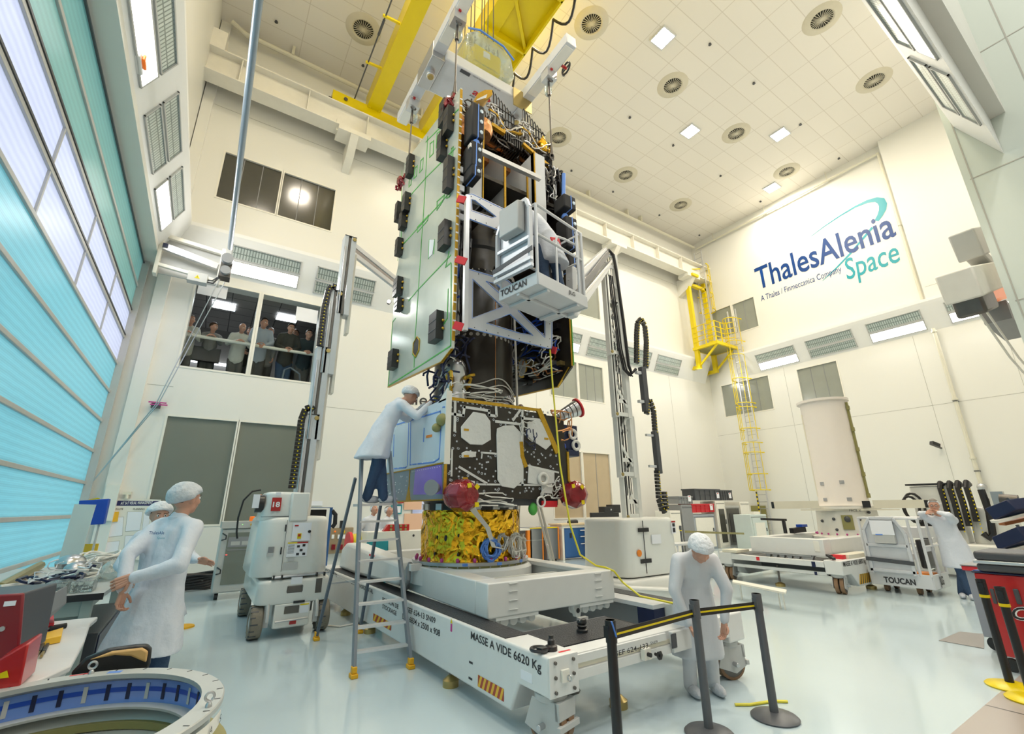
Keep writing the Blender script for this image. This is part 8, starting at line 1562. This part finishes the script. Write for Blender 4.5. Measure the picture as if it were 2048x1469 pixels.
# man leaning on the parked basket
person('man in white coat, cap and glasses leaning on the parked basket rail', (11.50, 2.92, .93), (11.44, 2.99, 1.38), (11.38, 3.01, 1.56), (-.92, -.25, -.05), [(11.50, 2.86, 0), (11.56, 3.0, 0)], [(11.27, 3.12, 1.44), (11.29, 2.95, 1.45)], sv=(-.25, .96, 0), hem=(11.54, 2.90, .50), elb=((11.41, 3.24, 1.42), (11.22, 2.80, 1.40)), cap='tight', shoes='overshoe', glasses=True, s=.97, flare=.26, hair='hair_grey')
# person in the raised basket, bending towards the satellite
person('person in a pale coat bending forward in the raised basket', (3.28, 4.06, 4.98), (3.10, 4.18, 5.38), (3.02, 4.28, 5.47), (-.3, .9, -.3), [(3.42, 3.98, 4.09), (3.22, 4.05, 4.09)], [(3.10, 4.45, 5.20), (2.85, 4.36, 5.2)], hem=(3.36, 4.02, 4.62), cap='tight', shoes='overshoe', s=.95, flare=.22, eyes=False)
# stooping person in front of the barrier
mat('coat_pale', (.66, .68, .72), .85, bump=.2, bsc=8)
person('person in a pale grey coat stooping in front of the belt barrier, head bowed', (3.98, 2.98, .86), (3.86, 2.80, 1.18), (3.80, 2.70, 1.22), (-.35, -.60, -.75), [(3.92, 3.06, 0), (4.12, 2.96, 0)], [(3.74, 2.86, .60), (3.98, 2.68, .62)], hem=(4.0, 3.0, .30), coat='coat_pale', cap='cap', legs='coat_pale', shoes='overshoe', s=.92, flare=.26, vox=.018, eyes=False, hair='hair_grey', elb=((3.66, 2.92, .88), (4.04, 2.66, .88)))
# onlookers behind the observation window
OB = [((-.99, 14.02, 6.47), (.6, -.8, -.1), 'shirt_white', 'hair_grey', 'bearded man in a white top at the left end of the observation window'),
      ((-.47, 14.15, 6.42), (.8, -.5, -.2), 'shirt_grey', 'hair_brown', 'person in grey leaning forward, second from left in the observation window'),
      ((.20, 14.02, 6.50), (.5, -.8, -.25), 'shirt_white', None, 'bald man in a white shirt with folded arms behind the left pane'),
      ((.42, 14.55, 6.60), (-.2, -.9, -.1), 'jacket_dark', 'hair_brown', 'dark haired person half hidden between the bald man and the window post'),
      ((.71, 14.05, 6.77), (.5, -.8, -.15), 'shirt_blue', 'hair_dark', 'tall man in a light blue shirt leaning across the window post'),
      ((.93, 14.45, 6.66), (-.1, -.95, -.1), 'shirt_grey', 'hair_grey', 'man in a grey shirt with a hand at his chin behind the right pane'),
      ((1.42, 14.0, 6.74), (.1, -.95, -.2), 'jacket_dark', 'hair_dark', 'dark haired man in a black jacket and jeans leaning on the handrail'),
      ((1.62, 14.6, 6.80), (-.4, -.8, -.1), 'shirt_blue', 'hair_brown', 'person in blue mostly hidden behind the man in the black jacket'),
      ((1.93, 14.02, 6.66), (.1, -.95, -.1), 'check_navy', 'hair_dark', 'man in a dark checked shirt at the right end of the observation window')]
for i, (h_, fd, sh_, hr, lb) in enumerate(OB):
    x, y, z = h_; k = (z+.12-4.55)/1.78; front = y < 14.3
    hl, hr_ = ((x-.10, 13.86, 6.04), (x+.10, 13.86, 6.04)) if front else ((x-.1, y-.28, 5.9 if i != 5 else z-.12), (x+.15, y-.2, 5.8))
    person(lb, (x-.03, y+.28 if front else y+.02, 4.55+.90*k), (x-.01, y+.10 if front else y+.02, z-.145), h_, fd, [(x-.12, y+.32, 4.55), (x+.10, y+.30, 4.55)], [hr_, hl] if 0 else [(hl), (hr_)], sv=(-1, 0, 0), coat=sh_, legs='denim' if i == 6 else 'trouser_grey', cap='hair' if hr else None, capm=hr, s=.93*k, vox=.026, grp='onlookers in the observation room', curl=.7)
t = thing('projector_stand', 'dark screen on a column stand behind the left observation pane', 'screen', (-.45, 14.2, 4.55)); part(MB('black_plastic').box(-1.3, 14.25, 5.45, -.2, 14.35, 5.85), 'screen', t, bevel=.01); part(MB('black_plastic').cyl((-.35, 14.6, 4.55), (-.35, 14.6, 5.6), .05).box(-.6, 14.4, 4.55, -.1, 14.8, 4.6), 'column', t)
t = thing('office_chair', 'dark office chair in the observation room behind the right pane', 'chair', (1.55, 13.6, 4.55)); part(MB('slate').tube([(1.3, 13.5, 4.6), (1.35, 13.5, 5.3), (1.5, 13.5, 5.4), (1.75, 13.5, 5.25), (1.8, 13.5, 4.9)], .025, 8), 'frame', t); part(MB('black_plastic').box(1.35, 13.5, 4.9, 1.8, 13.75, 4.98), 'seat', t, bevel=.02)
